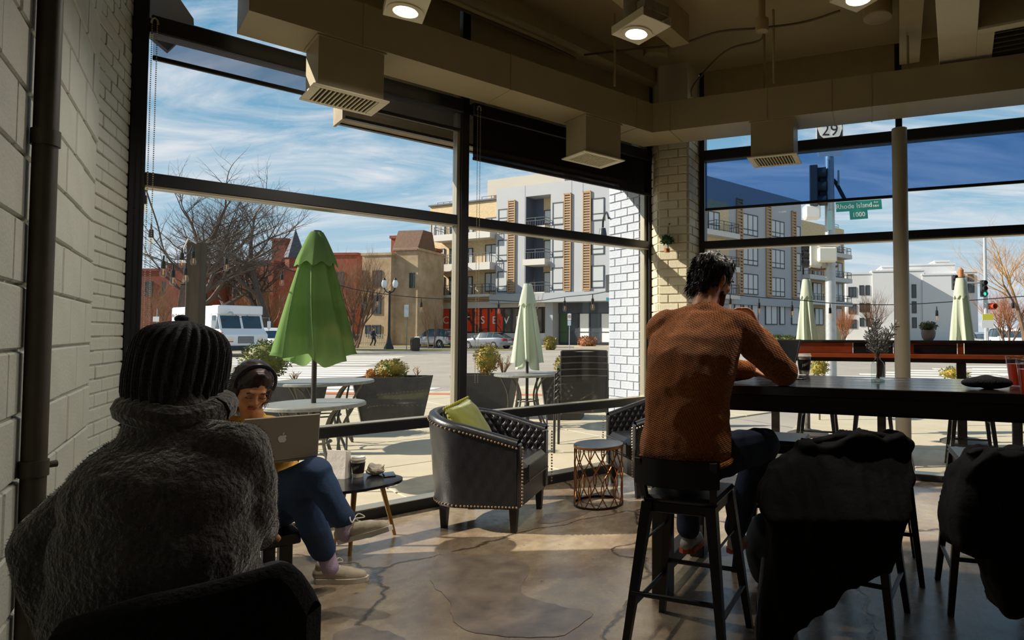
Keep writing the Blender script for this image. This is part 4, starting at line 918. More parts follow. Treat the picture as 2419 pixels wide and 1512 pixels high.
plate('shield_plate', 1927, 1986, 282, 340, M_SIGBK); a = k_(1956.5, 313)
sh = [(-.28, .26), (-.16, .29), (0, .25), (.16, .29), (.28, .26), (.3, .05), (.24, -.12), (.12, -.22), (0, -.28), (-.12, -.22), (-.24, -.12), (-.3, .05)]
MB().prism(sh[::-1], .147, .153, Matrix.Translation((a.x, 0, a.z))@Matrix.Rotation(math.pi/2, 4, 'X')).build('shield', M_SIGW, pol, smooth=False)
bd = plate('shield_border', 1925, 1988, 280, 342, M_SIGW, dy=-.132)
put_text('route_number', '29', .42, M_SIGBK, pol, (a.x, -.156, a.z+.0), (math.pi/2, 0, 0), .002)
plate('direction_plate', 1929, 1985, 352, 373, M_SIGW)
a0_, a1_ = k_(1971, 504), k_(2078, 476); ang = math.atan2(k_(2078, 476).z-k_(1971, 482).z, k_(2078, 476).x-k_(1971, 482).x)
b = MB().bbox((0, -.17, -.12), (1.12, -.164, .12), .002).build('street_plate', M_GREEN, pol); b.location = (k_(1970, 493).x, 0, k_(1970, 493).z); b.rotation_euler = (0, -R(4), 0)
b2_ = MB().bbox((.32, -.17, -.33), (.76, -.164, -.12), .002).build('street_plate', M_GREEN, pol); b2_.location = b.location; b2_.rotation_euler = b.rotation_euler
for tx, sz, x, z in (('Rhode Island', .17, .44, .0), ('Ave', .07, .98, .06), ('NW', .08, .98, -.04), ('1000', .16, .54, -.22)):
    o = put_text('sign_lettering', tx, sz, M_SIGW, b if tx != '1000' else b2_, (x, -.173, z), (math.pi/2, 0, 0), .002)
def signal(par, x, y, z, rz, n=3, s=1., lit=None, col_='2c2f33', back=False):
    b = MB().bbox((-.17*s, -.1*s, -.17*s*n), (.17*s, .1*s, .17*s*n), .02).build('signal_head', mat('signal_'+col_, col_, .5), par); b.location = (x, y, z); b.rotation_euler = (0, 0, rz)
    for i in range(n):
        zc = (n-1-2*i)*.17*s
        MB().lathe([(.13*s, 0), (.135*s, .2*s)], 16, cap=False, M=Matrix.Translation((0, -.1*s, zc))@Matrix.Rotation(math.pi/2, 4, 'X')).build('visor', MATS['signal_'+col_], b)
        MB().lathe([(0, .03*s), (.1*s, .02*s), (.12*s, 0)], 16, M=Matrix.Translation((0, -.1*s, zc))@Matrix.Rotation(math.pi/2, 4, 'X')).build('lens', mat('lens_green_on', '35d0b4', .3, emit=1.2) if lit == i else mat('lens_off', '1c1f22', .3), b)
    return b
q = k_(1921, 443); signal(pol, q.x, -.05, q.z, R(75), 3, 1.); q = k_(1945, 440); MB().bbox((q.x-.12, -.1, q.z-.4), (q.x+.06, .1, q.z+.4), .02).build('signal_back', M_TRIM, pol)
MB().tube([(0, 0, k_(1963, 408).z), (-.45, -.05, k_(1963, 408).z)], .025, 8).build('bracket', M_TRIM, pol); MB().tube([(0, 0, k_(1963, 478).z), (-.45, -.05, k_(1963, 478).z)], .025, 8).build('bracket', M_TRIM, pol)
MB().tube([k_(1968, 425), k_(1975, 432), k_(1997, 474)], .05, 8).build('brace', M_TRIM, pol)
MB().tube([k_(1978, 405)+Vector((0, -.1, 0)), k_(1978, 440)+Vector((0, -.1, 0))], .025, 8).build('antenna', M_GALV, pol)
q0, q1 = k_(1897, 520), k_(1935, 486); MB().bbox((q0.x, -.2, q0.z), (q1.x, .1, q1.z), .05).build('camera_housing', M_SIGW, pol)
q0, q1 = k_(1908, 632), k_(1938, 572); MB().bbox((q0.x, -.2, q0.z), (q1.x, .1, q1.z), .04).build('pedestrian_signal', mat('signal_grey', 'b8b8b0', .5), pol)
for k in range(3): MB().lathe([(.12, 0), (.13, .16)], 14, cap=False, M=Matrix.Translation(((q0.x+.02), -.05, q0.z+.12+k*.18))@Matrix.Rotation(-math.pi/2, 4, 'Y')).build('visor', M_TRIM, pol)
q0, q1 = k_(1926, 622), k_(1968, 588); MB().bbox((q0.x, -.35, q0.z), (q1.x, -.12, q1.z), .03).build('control_box', mat('box_ivory', 'd9d6c9', .5), pol)
q0, q1 = k_(1926, 586), k_(1976, 570); MB().bbox((q0.x, -.3, q0.z), (q1.x, -.1, q1.z), .02).build('control_box', MATS['box_ivory'], pol)
MB().tube([k_(1915, 634), k_(1930, 638), k_(1965, 634), k_(1980, 628)], .03, 6).build('bracket', mat('rust', '7a4f2a', .7), pol)
MB().tube([k_(1953, 380)+Vector((0, -.12, 0)), k_(1953, 575)+Vector((0, -.12, 0))], .022, 6).build('conduit', M_GALV, pol)
MB().bbox((-.1, -.16, k_(1963, 545).z), (.02, -.1, k_(1963, 500).z), .01).build('small_sign', mat('pale_teal', '9cc4c2', .5), pol)
# far signals on a mast arm and small signs
pb2 = at(2330, 787, 36.); far_s = thing('signal_mast', 'slender signal mast with two lit traffic heads beyond the umbrellas', 'signal pole', (pb2.x, pb2.y, 0))
f_ = lambda px, py: at(px, py, 36.)-Vector((pb2.x, pb2.y, 0))
MB().lathe([(.14, 0), (.09, f_(2330, 555).z)], 12).build('pole', M_GALV, far_s); MB().tube([f_(2330, 668), f_(2252, 668)], .05, 8).build('mast_arm', M_GALV, far_s)
q = f_(2253, 668); signal(far_s, q.x, -.1, q.z, 0, 3, .85, 2); q = f_(2321, 682); signal(far_s, q.x, -.1, q.z, 0, 3, .95, 2)
q = f_(2342, 724); signal(far_s, q.x, -.1, q.z, 0, 1, 1.1, None, 'b8431f')
def post_sign(label, px, Y, ytop, plates, group=None, m=M_GALV, r=.03):
    b_ = at(px, 787, Y); t = thing('sign_post', label, 'sign', (b_.x, b_.y, -.02), 0, group); c = Vector((b_.x, b_.y, -.02))
    MB().lathe([(r, 0), (r, at(px, ytop, Y).z+.05)], 10).build('post', m, t)
    for x0, x1, y0, y1, mm in plates:
        a = at(x0, y1, Y)-c; b2 = at(x1, y0, Y)-c; MB().bbox((a.x, -r-.012, a.z), (b2.x, -r, b2.z), .003).build('sign_plate', mm, t)
    return t, c
post_sign('white notice sign on post with yellow header beyond the crossing', 2333, 30, 742, [(2320, 2346, 742, 756, mat('sign_yellow', 'd9cf3c', .5)), (2318, 2346, 756, 775, M_SIGW)])
t, c = post_sign('no parking sign post in front of the glazed entrance', 1345, 46, 741, [(1341, 1349.5, 741, 756, M_SIGW), (1341, 1349, 757, 769, mat('sign_pale_blue', 'c9d6e2', .5))])
q = at(1345.2, 748, 46)-c; MB().tube([(q.x+.1*math.cos(a), -.05, q.z+.1*math.sin(a)) for a in [k*2*math.pi/16 for k in range(16)]], .014, 5, closed=True).build('prohibition_ring', mat('sign_red', 'b02a3a', .5), t); MB().bar((q.x-.07, -.05, q.z+.07), (q.x+.07, -.05, q.z-.07), .02, .008).build('prohibition_bar', MATS['sign_red'], t)
put_text('letter', 'P', .14, M_SIGBK, t, (q.x, -.046, q.z), (math.pi/2, 0, 0))
post_sign('grey parking sign post beside the litter bin', 961, 48, 720, [(955, 966, 720, 749, mat('sign_grey', 'c3c8cc', .5))], m=mat('post_green', '6b7a72', .5))
post_sign('small white street sign at the red brick house', 370, 48, 730, [(362, 377, 748, 760, M_SIGW)])
t, c = post_sign('teal street name sign post at the glazed entrance corner', 1452, 44, 700, [(1432, 1450, 703, 710, mat('sign_teal', '3fa7b8', .5)), (1438, 1456, 711, 717, MATS['sign_teal'])])
lp = at(919, 787, 50.); lt = thing('lamp_post', 'black twin globe street lamp post on the traffic island', 'street lamp', (lp.x, lp.y, 0)); zt_ = at(919, 690, 50.).z
MB().lathe([(.38, 0), (.36, .2), (.22, .5), (.14, .9), (.1, 1.2), (.075, zt_), (.1, zt_+.1)], 14).build('post', M_BLACK, lt)
MB().tube([(-.45, 0, zt_+.35), (-.3, 0, zt_+.05), (0, 0, zt_-.1), (.3, 0, zt_+.05), (.45, 0, zt_+.35)], .05, 8).build('arms', M_BLACK, lt)
for x in (-.45, .45):
    g_ = MB().lathe([(.1, .35), (.2, .5), (.22, .75), (.12, 1.0), (.03, 1.12), (0, 1.15)], 14, c=(x, 0, zt_)).build('globe', mat('frosted_globe', 'dfe3e4', .2), lt)
    MB().lathe([(.15, .98), (.02, 1.2)], 14, c=(x, 0, zt_)).build('finial', M_BLACK, g_)
bn = at(981, 787, 46.5); bt = thing('litter_bin', 'dark slatted litter bin on the traffic island', 'bin', (bn.x, bn.y, .02))
MB().lathe([(.28, 0), (.31, .1), (.33, .85)], 20).build('body', mat('bin_bronze', '4c4236', .6, metal=.2), bt); MB().lathe([(.35, .85), (.35, .92), (.26, 1.0), (.12, 1.02)], 20).build('lid', M_TRIM, bt)
for k in range(16): a = k*math.pi/8; MB().bar((.31*math.cos(a), .31*math.sin(a), .05), (.335*math.cos(a), .335*math.sin(a), .83), .04, .015).build('slat', M_TRIM, bt)
# picket fence before the buff house, one picket each
fp = at(826, 787, 59.6); fe = thing('picket_fence', 'pale picket railing before the buff brick house', 'fence', (fp.x, fp.y, .12))
pk = MB().box((-.04, -.02, 0), (.04, .02, 1.15)).mesh('picket', False); pk.materials.append(mat('fence_white', 'c9c2b4', .7))
for k in range(16): o = link('picket', pk, fe); o.location = (k*.22, 0, 0)
for z in (.25, 1.0): MB().box((-.1, .02, z), (3.5, .05, z+.07)).build('rail', MATS['fence_white'], fe, smooth=False)
# ------------------------------------------------------------------ patio: umbrellas, tables, chairs, planters
def cloth_mat(name, col, tr=.35):
    m = bpy.data.materials.new(name); m.use_nodes = True; t = m.node_tree; t.nodes.clear(); o = N(t, 'ShaderNodeOutputMaterial'); d = N(t, 'ShaderNodeBsdfDiffuse'); s = N(t, 'ShaderNodeBsdfTranslucent'); x = N(t, 'ShaderNodeMixShader', _0=tr)
    d.inputs[0].default_value = hexc(col); s.inputs[0].default_value = hexc(col); L(t, d.outputs[0], x.inputs[1]); L(t, s.outputs[0], x.inputs[2]); L(t, x.outputs[0], o.inputs[0]); return m
M_UG = cloth_mat('green_canvas', '7c9a60', .45); M_UP = cloth_mat('pale_green_canvas', 'd3dac6'); M_POLE = mat('umbrella_pole', '3a3a36', .45, metal=.4)
def umbrella(label, px, Y, ytop, ybot, wbot, m, seed, finial=None, base=True, hub=.045):
    b_ = at(px, 787, Y); z1 = at(px, ytop, Y).z; z0 = at(px, ybot, Y).z; rb = wbot/2/F*Y; rr = random.Random(seed); ph = [rr.uniform(.75, 1.2) for _ in range(8)]
    t = thing('patio_umbrella', label, 'umbrella', (b_.x, b_.y, 0), rr.uniform(0, .7), 'closed patio umbrellas'); H = z1-z0
    def R_(th, f):
        k = int(th/(2*math.pi)*8) % 8; s = (th/(2*math.pi)*8) % 1; fold = abs(math.sin(math.pi*s)); base_ = hub+(rb-hub)*max(0., 1-f)**.8
        return base_*(1-(.55*fold**.6)*(1-f*.6)*(.7+.5*ph[k] if k % 2 else .75))
    def S(u_, v_):
        th = u_*2*math.pi; r = R_(th, v_); z = z0+H*.97*v_
        if v_ == 0: z += .05*math.sin(th*4+seed)+.03*math.sin(th*2+1)
        return (r*math.cos(th+.35*(1-v_)), r*math.sin(th+.35*(1-v_)), z)
    MB().grid(S, 96, 22, True).build('canopy', m, t, ang=180)
    zf0, zf1 = z1-H*.27, z1-H*.012
    def V(u_, v_):
        th = u_*2*math.pi; fold = abs(math.sin(th*4)); r = hub+.006+(rb*.46-hub)*(1-v_)**.85*(1-.2*fold*(1-v_))+.012*(1-v_); r = max(r, R_(th, ((zf0+(zf1-zf0)*v_)-z0)/(H*.97) if zf0 < z1 else 1)*.98+.006)
        return (r*math.cos(th+.2), r*math.sin(th+.2), zf0+(zf1-zf0)*v_-(.02*math.cos(th*8) if v_ == 0 else 0))
    MB().grid(V, 80, 8, True).build('vent_flap', m, t, ang=180)
    MB().lathe([(hub, z1-.035), (hub*1.02, z1-.015), (hub*.8, z1), (0, z1+.004)], 16).build('cap', M_BLACK, t)
    MB().lathe([(.021, 0), (.021, z1-.05)], 12).build('pole', M_POLE, t)
    if finial: MB().lathe([(.03, z1), (.035, at(px, finial, Y).z-.03), (.01, at(px, finial, Y).z)], 10).build('finial', mat('wood_finial', 'b07a4a', .6), t)
    if base:
        MB().lathe([(.27, 0), (.27, .025), (.2, .05), (.06, .07), (.035, .09)], 28).build('base_plate', mat('cast_iron', '4b4640', .6, metal=.3), t); MB().lathe([(.035, .07), (.035, .36), (.028, .37)], 16).build('stem', MATS['cast_iron'], t)
        MB().tube([(0, .03, .3), (0, .07, .3)], .008, 6).build('clamp_knob', MATS['cast_iron'], t)
    return t
umbrella('tall bright green closed umbrella through the near patio table', 744, 5.5, 545, 846, 182, M_UG, 3)
umbrella('pale green closed umbrella through the far round patio table', 1246, 8.9, 668, 862, 78, M_UP, 5, hub=.05)
umbrella('faded pale green closed umbrella before the slate grey facade', 1906, 8.2, 658, 825, 56, M_UP, 7, hub=.045)
umbrella('faded closed umbrella with wooden finial beyond the potted plant', 2272, 7.6, 655, 830, 62, M_UP, 9, finial=632, hub=.05)
M_TTOP = mat('slatted_patio_top', '8b8a82', .45, metal=.35, var=.25, vscale=14, stretch=(1, 6, 1)); M_PLEG = mat('patio_leg', '57544c', .45, metal=.4)
def patio_table(label, px, py, Y, dia, group='round metal patio tables'):
    p = at(px, py, Y); t = thing('patio_table', label, 'table', (p.x, p.y, 0), R(20), group); z = p.z; r = dia/2
    MB().lathe([(0, z), (r-.01, z), (r, z-.008), (r, z-.03), (r-.02, z-.035), (r-.03, z-.02), (0, z-.02)], 56).build('tabletop', M_TTOP, t)
    for k in range(4):
        a = math.pi/4+k*math.pi/2; c, s = math.cos(a), math.sin(a)
        pts = [(r*.72, z-.03), (r*.5, z-.12), (r*.33, z-.3), (r*.38, .3), (r*.62, .1), (r*.74, .0)]
        MB().tube(smooth_path([(x*c, x*s, zz) for x, zz in pts], 5), .014, 8).build('leg', M_PLEG, t)
        MB().tube(smooth_path([((r*.9)*math.cos(a+.3), (r*.9)*math.sin(a+.3), z-.03), (r*.66*math.cos(a+.18), r*.66*math.sin(a+.18), .45), (r*.74*c, r*.74*s, .02)], 5), .012, 8).build('leg_brace', M_PLEG, t)
    MB().tube([(r*.34*math.cos(k*math.pi/8), r*.34*math.sin(k*math.pi/8), .38) for k in range(16)], .01, 6, closed=True).build('ring', M_PLEG, t)
    return t
patio_table('round slatted patio table carrying the tall green umbrella', 742, 952, 5.5, .84)
patio_table('wide round patio table behind the tall green umbrella', 766, 899, 7.3, 1.08)
patio_table('round metal patio table carrying the pale green umbrella', 1246, 882, 8.9, .94)
# planters
M_PLANT = mat('black_planter', '3b3a38', .7, var=.15, vscale=10, bump=.15, bscale=40); M_SOIL = mat('bark_mulch', '7a5130', .95, var=.3, vscale=15, bump=.5, bscale=30)
M_LEAFY = mat('boxwood_gold', 'b08d2a', .6, col2='5d6b28', vscale=9, detail=2); M_LEAFD = mat('boxwood_green', '4a5a26', .6, col2='7d7a2a', vscale=9, detail=2); M_DRY = mat('dry_twig', 'b08048', .9)
def bush(t, c, r, n, m, seed, sz=.028, core='2f3a18', rz=None):
    rr = random.Random(seed); b = MB(); c = Vector(c); rz = rz or r
    for i in range(n):
        d = Vector((rr.gauss(0, 1), rr.gauss(0, 1), rr.gauss(0, 1))).normalized(); k = rr.uniform(.72, 1.06); p = c+Vector((d.x*r*k, d.y*r*k, d.z*rz*k))
        x = (d.orthogonal()+Vector((rr.gauss(0, .5),)*3)).normalized(); y = (d+Vector((rr.gauss(0, .6), rr.gauss(0, .6), rr.gauss(0, .6)))).normalized(); s = sz*rr.uniform(.6, 1.2)
        b.add([p-x*s*.5, p+y*s*.6-x*s*.15, p+x*s*.5, p+y*s*1.2], [(0, 2, 3, 1)] if i % 2 else [(0, 2, 1), (2, 3, 1)])
    b.build('foliage', m, t, smooth=False, kind='stuff')
    MB().ball(c, (r*.8, r*.8, rz*.8), 14, 9).build('inner_mass', m, t)
def planter(label, px, Y, wtop, ztop, seed, dp=.55, hgt=.62, ang=0.):
    p = at(px, 787, Y); t = thing('planter', label, 'planter', (p.x, p.y, 0), ang, 'black tapered planters'); h = wtop/2; b = h*.74
    mb = MB(); mb.add([(-b, -dp*.4, 0), (b, -dp*.4, 0), (b, dp*.4, 0), (-b, dp*.4, 0), (-h, -dp/2, ztop), (h, -dp/2, ztop), (h, dp/2, ztop), (-h, dp/2, ztop), (-h+.03, -dp/2+.03, ztop), (h-.03, -dp/2+.03, ztop), (h-.03, dp/2-.03, ztop), (-h+.03, dp/2-.03, ztop), (-h+.03, -dp/2+.03, ztop-.04), (h-.03, -dp/2+.03, ztop-.04), (h-.03, dp/2-.03, ztop-.04), (-h+.03, dp/2-.03, ztop-.04)],
           [(0, 3, 2, 1), (0, 1, 5, 4), (1, 2, 6, 5), (2, 3, 7, 6), (3, 0, 4, 7), (4, 5, 9, 8), (5, 6, 10, 9), (6, 7, 11, 10), (7, 4, 8, 11), (8, 9, 13, 12), (9, 10, 14, 13), (10, 11, 15, 14), (11, 8, 12, 15)])
    mb.build('pot', M_PLANT, t, smooth=False)
    MB().box((-h+.031, -dp/2+.031, ztop-.06), (h-.031, dp/2-.031, ztop-.035)).build('mulch', M_SOIL, t, smooth=False)
    e = MB(); e.bar((-h-.008, -dp/2, ztop), (-b-.008, -dp*.4, 0), .05, .012); e.build('pale_edge', mat('planter_edge', 'c4beb2', .6), t)
    return t, p
def shrub(label, px, py, Y, r, n, seed, zb, m=None, rz=None, dry=None):
    p = at(px, py, Y); t = thing('boxwood_shrub', label, 'shrub', (p.x, p.y, zb), 0, 'boxwood shrubs in the planters'); zc = p.z-zb
    bush(t, (0, 0, zc), r, n, m or M_LEAFY, seed, rz=rz); MB().cyl((0, 0, 0), (0, 0, zc), .015, 8).build('stem', M_BARK, t)
    return t
def twigs(label, px, Y, zb, n, ln, seed, m=M_DRY):
    p = at(px, 787, Y); t = thing('dry_plant', label, 'plant', (p.x, p.y, zb), 0, 'dry twiggy plants in the planters'); rr = random.Random(seed); b = MB()
    for i in range(n):
        a = rr.uniform(0, 6.28); s = rr.uniform(.1, .6); e = Vector((math.cos(a)*s, math.sin(a)*s*.6, 1)).normalized()*ln*rr.uniform(.5, 1); mid = e*.5+Vector((0, 0, ln*.06)); b.tube([(0, 0, 0), mid, e], [.005, .004, .002], 4)
        for j in range(3): f = mid.lerp(e, rr.random()); b.tube([f, f+Vector((rr.gauss(0, .04), rr.gauss(0, .04), .05))], [.003, .0015], 3)
    b.build('twigs', m, t, kind='stuff'); return t
zA = at(930, 889, 9.4).z
planter('black tapered planter behind the wide patio table', 932, 9.4, 1.0, zA, 1); shrub('low rounded golden boxwood in the planter behind the wide table', 926, 872, 9.4, .23, 900, 5, zA-.04, rz=.15)
shrub('small orange tinted shrub at the planter corner', 880, 884, 9.4, .1, 300, 6, zA-.04, M_RUST2, rz=.07); twigs('short dry sprig in the planter behind the wide table', 988, 9.4, zA-.04, 6, .18, 3)
zB_ = at(1150, 884, 9.9).z
planter('black tapered planter against the pale umbrella table', 1150, 9.9, .95, zB_, 2); shrub('tall golden boxwood ball in the planter by the mullion', 1150, 848, 9.9, .2, 1100, 8, zB_-.04, rz=.24); twigs('leafless reddish twigs beside the golden boxwood ball', 1190, 9.9, zB_-.04, 26, .4, 5)
zC = at(660, 905, 8.2).z
planter('black tapered planter behind the seated woman', 668, 8.2, .95, zC, 3); shrub('large dark boxwood ball beside the green umbrella', 628, 850, 8.2, .29, 1700, 9, zC-.04, M_LEAFD, rz=.25); twigs('dry stalks in the planter behind the seated woman', 700, 8.2, zC-.04, 9, .2, 7)
zD = at(1330, 880, 9.8).z
planter('black tapered planter behind the stacked chairs', 1338, 9.8, .7, zD, 4); shrub('golden boxwood behind the stacked chairs', 1330, 862, 9.8, .14, 500, 12, zD-.04)
shrub('golden boxwood below the orange counter beside the paper cup', 1935, 868, 9.6, .15, 500, 14, .0); shrub('low green shrub under the orange counter by the last umbrella', 2255, 882, 9.0, .2, 500, 15, .0, rz=.1)
# low winter bushes at the far building
for lab, px, Y, r in (('russet bush at the glazed entrance', 1388, 58, .9), ('dry tuft at the kerb before the entrance', 1300, 50, .5)):
    p = at(px, 800, Y); t = thing('low_bush', lab, 'shrub', (p.x, p.y, .1), 0); bush(t, (0, 0, .4), r, 500, M_RUST if 'russet' in lab else M_LEAFY, 3, .16, '6e4a28', rz=.55)
p = at(1845, 787, 50); t = thing('hedge', 'clipped green hedge along the slate grey building', 'hedge', (p.x, p.y, 0), 0); bush(t, (0, 0, .5), 2.6, 2500, M_LEAFD, 4, .2, '2f3a18', rz=.6)
# ------------------------------------------------------------------ patio, continued
po = at(460, 787, 6.8); zt_ = at(460, 573, 6.8).z
o = thing('wooden_post', 'dark weathered square timber post holding the string lights', 'post', (po.x, po.y, 0), R(12))
MB().bbox((-.07, -.07, 0), (.07, .07, zt_), .006).build('post', mat('weathered_timber', '4c4236', .85, var=.25, vscale=5, stretch=(4, 4, .4)), o)
MB().tube([(.03, -.08, zt_-.02), (-.05, -.08, zt_+.03), (-.11, -.05, zt_-.1), (-.1, -.06, zt_-.22)], .008, 6).build('hook_wire', mat('white_wire', 'd6d8da', .5), o)
M_BULB = glass_mat('bulb_glass', (1, .98, .93), .12); M_FIL = mat('filament', 'e8a04a', .5, emit=.5)
def string_lights(label, cable, bulbs, sag=0.):
    t = thing('string_lights', label, 'string lights', cable[0], 0, 'outdoor festoon lights'); o_ = Vector(cable[0])
    MB().tube([p-o_ for p in smooth_path(cable, 8)], .006, 6).build('cable', M_BLACK, t)
    for p in bulbs:
        p = p-o_; s = MB().lathe([(.006, .09), (.008, .04), (.017, .035), (.02, -.03), (.017, -.035)], 12, c=p).build('socket', M_BLACK, t)
        MB().lathe([(.016, -.035), (.027, -.065), (.029, -.085), (.022, -.108), (0, -.118)], 14, c=p).build('bulb', M_BULB, s)
        MB().lathe([(.0025, -.04), (.0025, -.09), (0, -.095)], 6, c=p).build('filament', M_FIL, s)
Y_ = [5.0, 5.2, 5.6, 6.0, 6.3, 6.6]
cb = [at(330, 400, 5.0), at(352, 470, 5.2), at(372, 530, 5.5), at(388, 592, 5.8), at(410, 612, 6.1), at(440, 605, 6.5), at(455, 580, 6.70)]
string_lights('festoon lights drooping from the window frame to the timber post', cb, [at(341, 472, 5.05), at(357, 552, 5.5), at(386, 626, 5.8), at(409, 647, 6.0), at(430, 606, 6.3), at(439, 642, 6.5)])
cb = [at(475, 576, 6.80), at(540, 596, 7.4), at(640, 626, 8.2), at(740, 655, 8.6), at(850, 686, 9.0), at(1000, 704, 9.2), at(1130, 708, 9.6), at(1250, 712, 9.8), at(1340, 701, 8.9), at(1400, 695, 7.9), at(1455, 684, 7.2)]
string_lights('long festoon lights from the timber post to the white brick pier', cb, [at(457, 602, 6.6), at(535, 618, 7.4), at(666, 655, 8.4), at(891, 706, 9.1), at(995, 720, 9.2), at(1178, 724, 9.7), at(1334, 717, 8.95), at(1400, 712, 7.9)])
cb = [at(1680, 690, 7.6), at(1790, 702, 7.8), at(1880, 708, 7.9), at(1960, 716, 8.0), at(2080, 720, 8.0), at(2200, 716, 8.0), at(2419, 700, 8.0)]
string_lights('festoon lights strung before the slate grey building', cb, [at(1725, 712, 7.7), at(1793, 722, 7.8), at(1871, 728, 7.9), at(1961, 734, 8.0), at(2213, 740, 8.0), at(2393, 722, 8.0)])
# orange outdoor counter along the avenue window, board by board
OC = .95; M_ORG = mat('orange_stained_timber', 'e4631f', .5, var=.18, vscale=3, stretch=(1, 6, 6)); M_DKB = mat('dark_stained_board', '2a1c16', .6, var=.2)
co = thing('outdoor_counter', 'orange stained timber counter outside the avenue window', 'counter', FB.pt(0, OC), FB.rz); c0, c1 = FB.u(1800, OC), 3.1
zt0 = FB.z(1900, 803, OC); zc1 = FB.z(1900, 833, OC); zc0_ = FB.z(1900, 842, OC)
MB().bbox((c0, -.06, zt0-.03), (c1, .1, zt0), .006).build('top_plank', M_DKB, co); MB().bbox((c0, -.16, zc0_), (c1, .14, zc1), .006).build('counter_plank', M_ORG, co)
MB().bbox((c0, .0, zc0_-.05), (c1, .04, zc0_), .004).build('under_rail', M_DKB, co)
xs_ = [c0, FB.u(2014, OC), FB.u(2110, OC), FB.u(2262, OC), FB.u(2278, OC), c1]
for k, m in enumerate((M_ORG, M_DKB, M_ORG, M_ORG, M_DKB)):
    MB().bbox((xs_[k]+.004, (.03 if k != 2 else .045), zc1), (xs_[k+1]-.004, .06, zt0-.03), .004).build('face_board', m, co)
MB().bbox((FB.u(2158, OC), .0, zc1+.01), (FB.u(2260, OC), .04, zt0-.05), .006).build('dark_box', M_BLACK, co)
for px in (1830, 2080, 2270, 2400): u_ = FB.u(px, OC); MB().bbox((u_-.045, .0, 0), (u_+.045, .06, zc0_-.05), .005).build('leg', M_DKB, co)
pq = FB.pt(FB.u(2193, OC+.02), OC+.02, zt0); pt = thing('potted_plant', 'small grey pot with rounded green plant on the orange counter', 'plant', pq)
MB().lathe([(.045, 0), (.065, .03), (.075, .08), (.07, .11), (.06, .11), (.06, .09), (0, .09)], 24).build('pot', mat('grey_pot', '8a8580', .7), pt); bush(pt, (0, 0, .15), .085, 500, M_LEAFD, 8, .018, rz=.05)
# stacked sling chairs
M_SLING = mat('black_sling', '262523', .6, bump=.2, bscale=200); M_CFRAME = mat('bronze_chair_frame', '3d3934', .35, metal=.5)
def sling_chair(label, loc, rz, group):
    t = thing('sling_chair', label, 'chair', loc, rz, group)
    prof = smooth_path([(0, -.29, .86), (0, -.235, .62), (0, -.15, .43), (0, .2, .45), (0, .25, .42)], 6); nb = len(prof)
    for s in (-1, 1):
        MB().tube([(s*.262, p.y, p.z) for p in prof], .013, 8).build('side_rail', M_CFRAME, t)
        MB().tube(smooth_path([(s*.3, -.25, .65), (s*.3, .0, .68), (s*.3, .24, .62), (s*.3, .28, .4), (s*.3, .265, .0)], 5), .015, 8).build('arm_leg', M_CFRAME, t)
        MB().tube(smooth_path([(s*.283, -.242, .64), (s*.318, -.255, .60), (s*.333, -.262, .54), (s*.335, -.29, .0)], 4), .013, 8).build('rear_leg', M_CFRAME, t)
    k0 = 13
    for nm, a, b in (('back_sling', 0, k0), ('seat_sling', k0, nb-4)):
        MB().grid(lambda u_, v_: Vector((-.258+.516*u_, prof[a+round(v_*(b-a))].y, prof[a+round(v_*(b-a))].z-.008*math.sin(math.pi*u_))), 7, b-a+1).build(nm, M_SLING, t)
    MB().tube(smooth_path([(-.262, -.29, .86), (0, -.30, .868), (.262, -.29, .86)], 5), .011, 8).build('top_rail', M_CFRAME, t)
    return t
pc = at(1380, 787, 7.3)
ch0 = sling_chair('black sling patio chair at the bottom of the stack by the white pier', (pc.x, pc.y, 0), R(8), 'stacked sling patio chairs')
for k, nm in ((1, 'second from the bottom of the stack'), (2, 'middle of the stack'), (3, 'second from the top of the stack'), (4, 'topmost of the stack')):
    c = copy_tree(ch0); dv_ = Matrix.Rotation(R(8), 3, 'Z')@Vector((0, .042*k, .07*k)); c.location = Vector((pc.x, pc.y, 0))+dv_; c['label'] = 'black sling patio chair, %s by the white pier' % nm
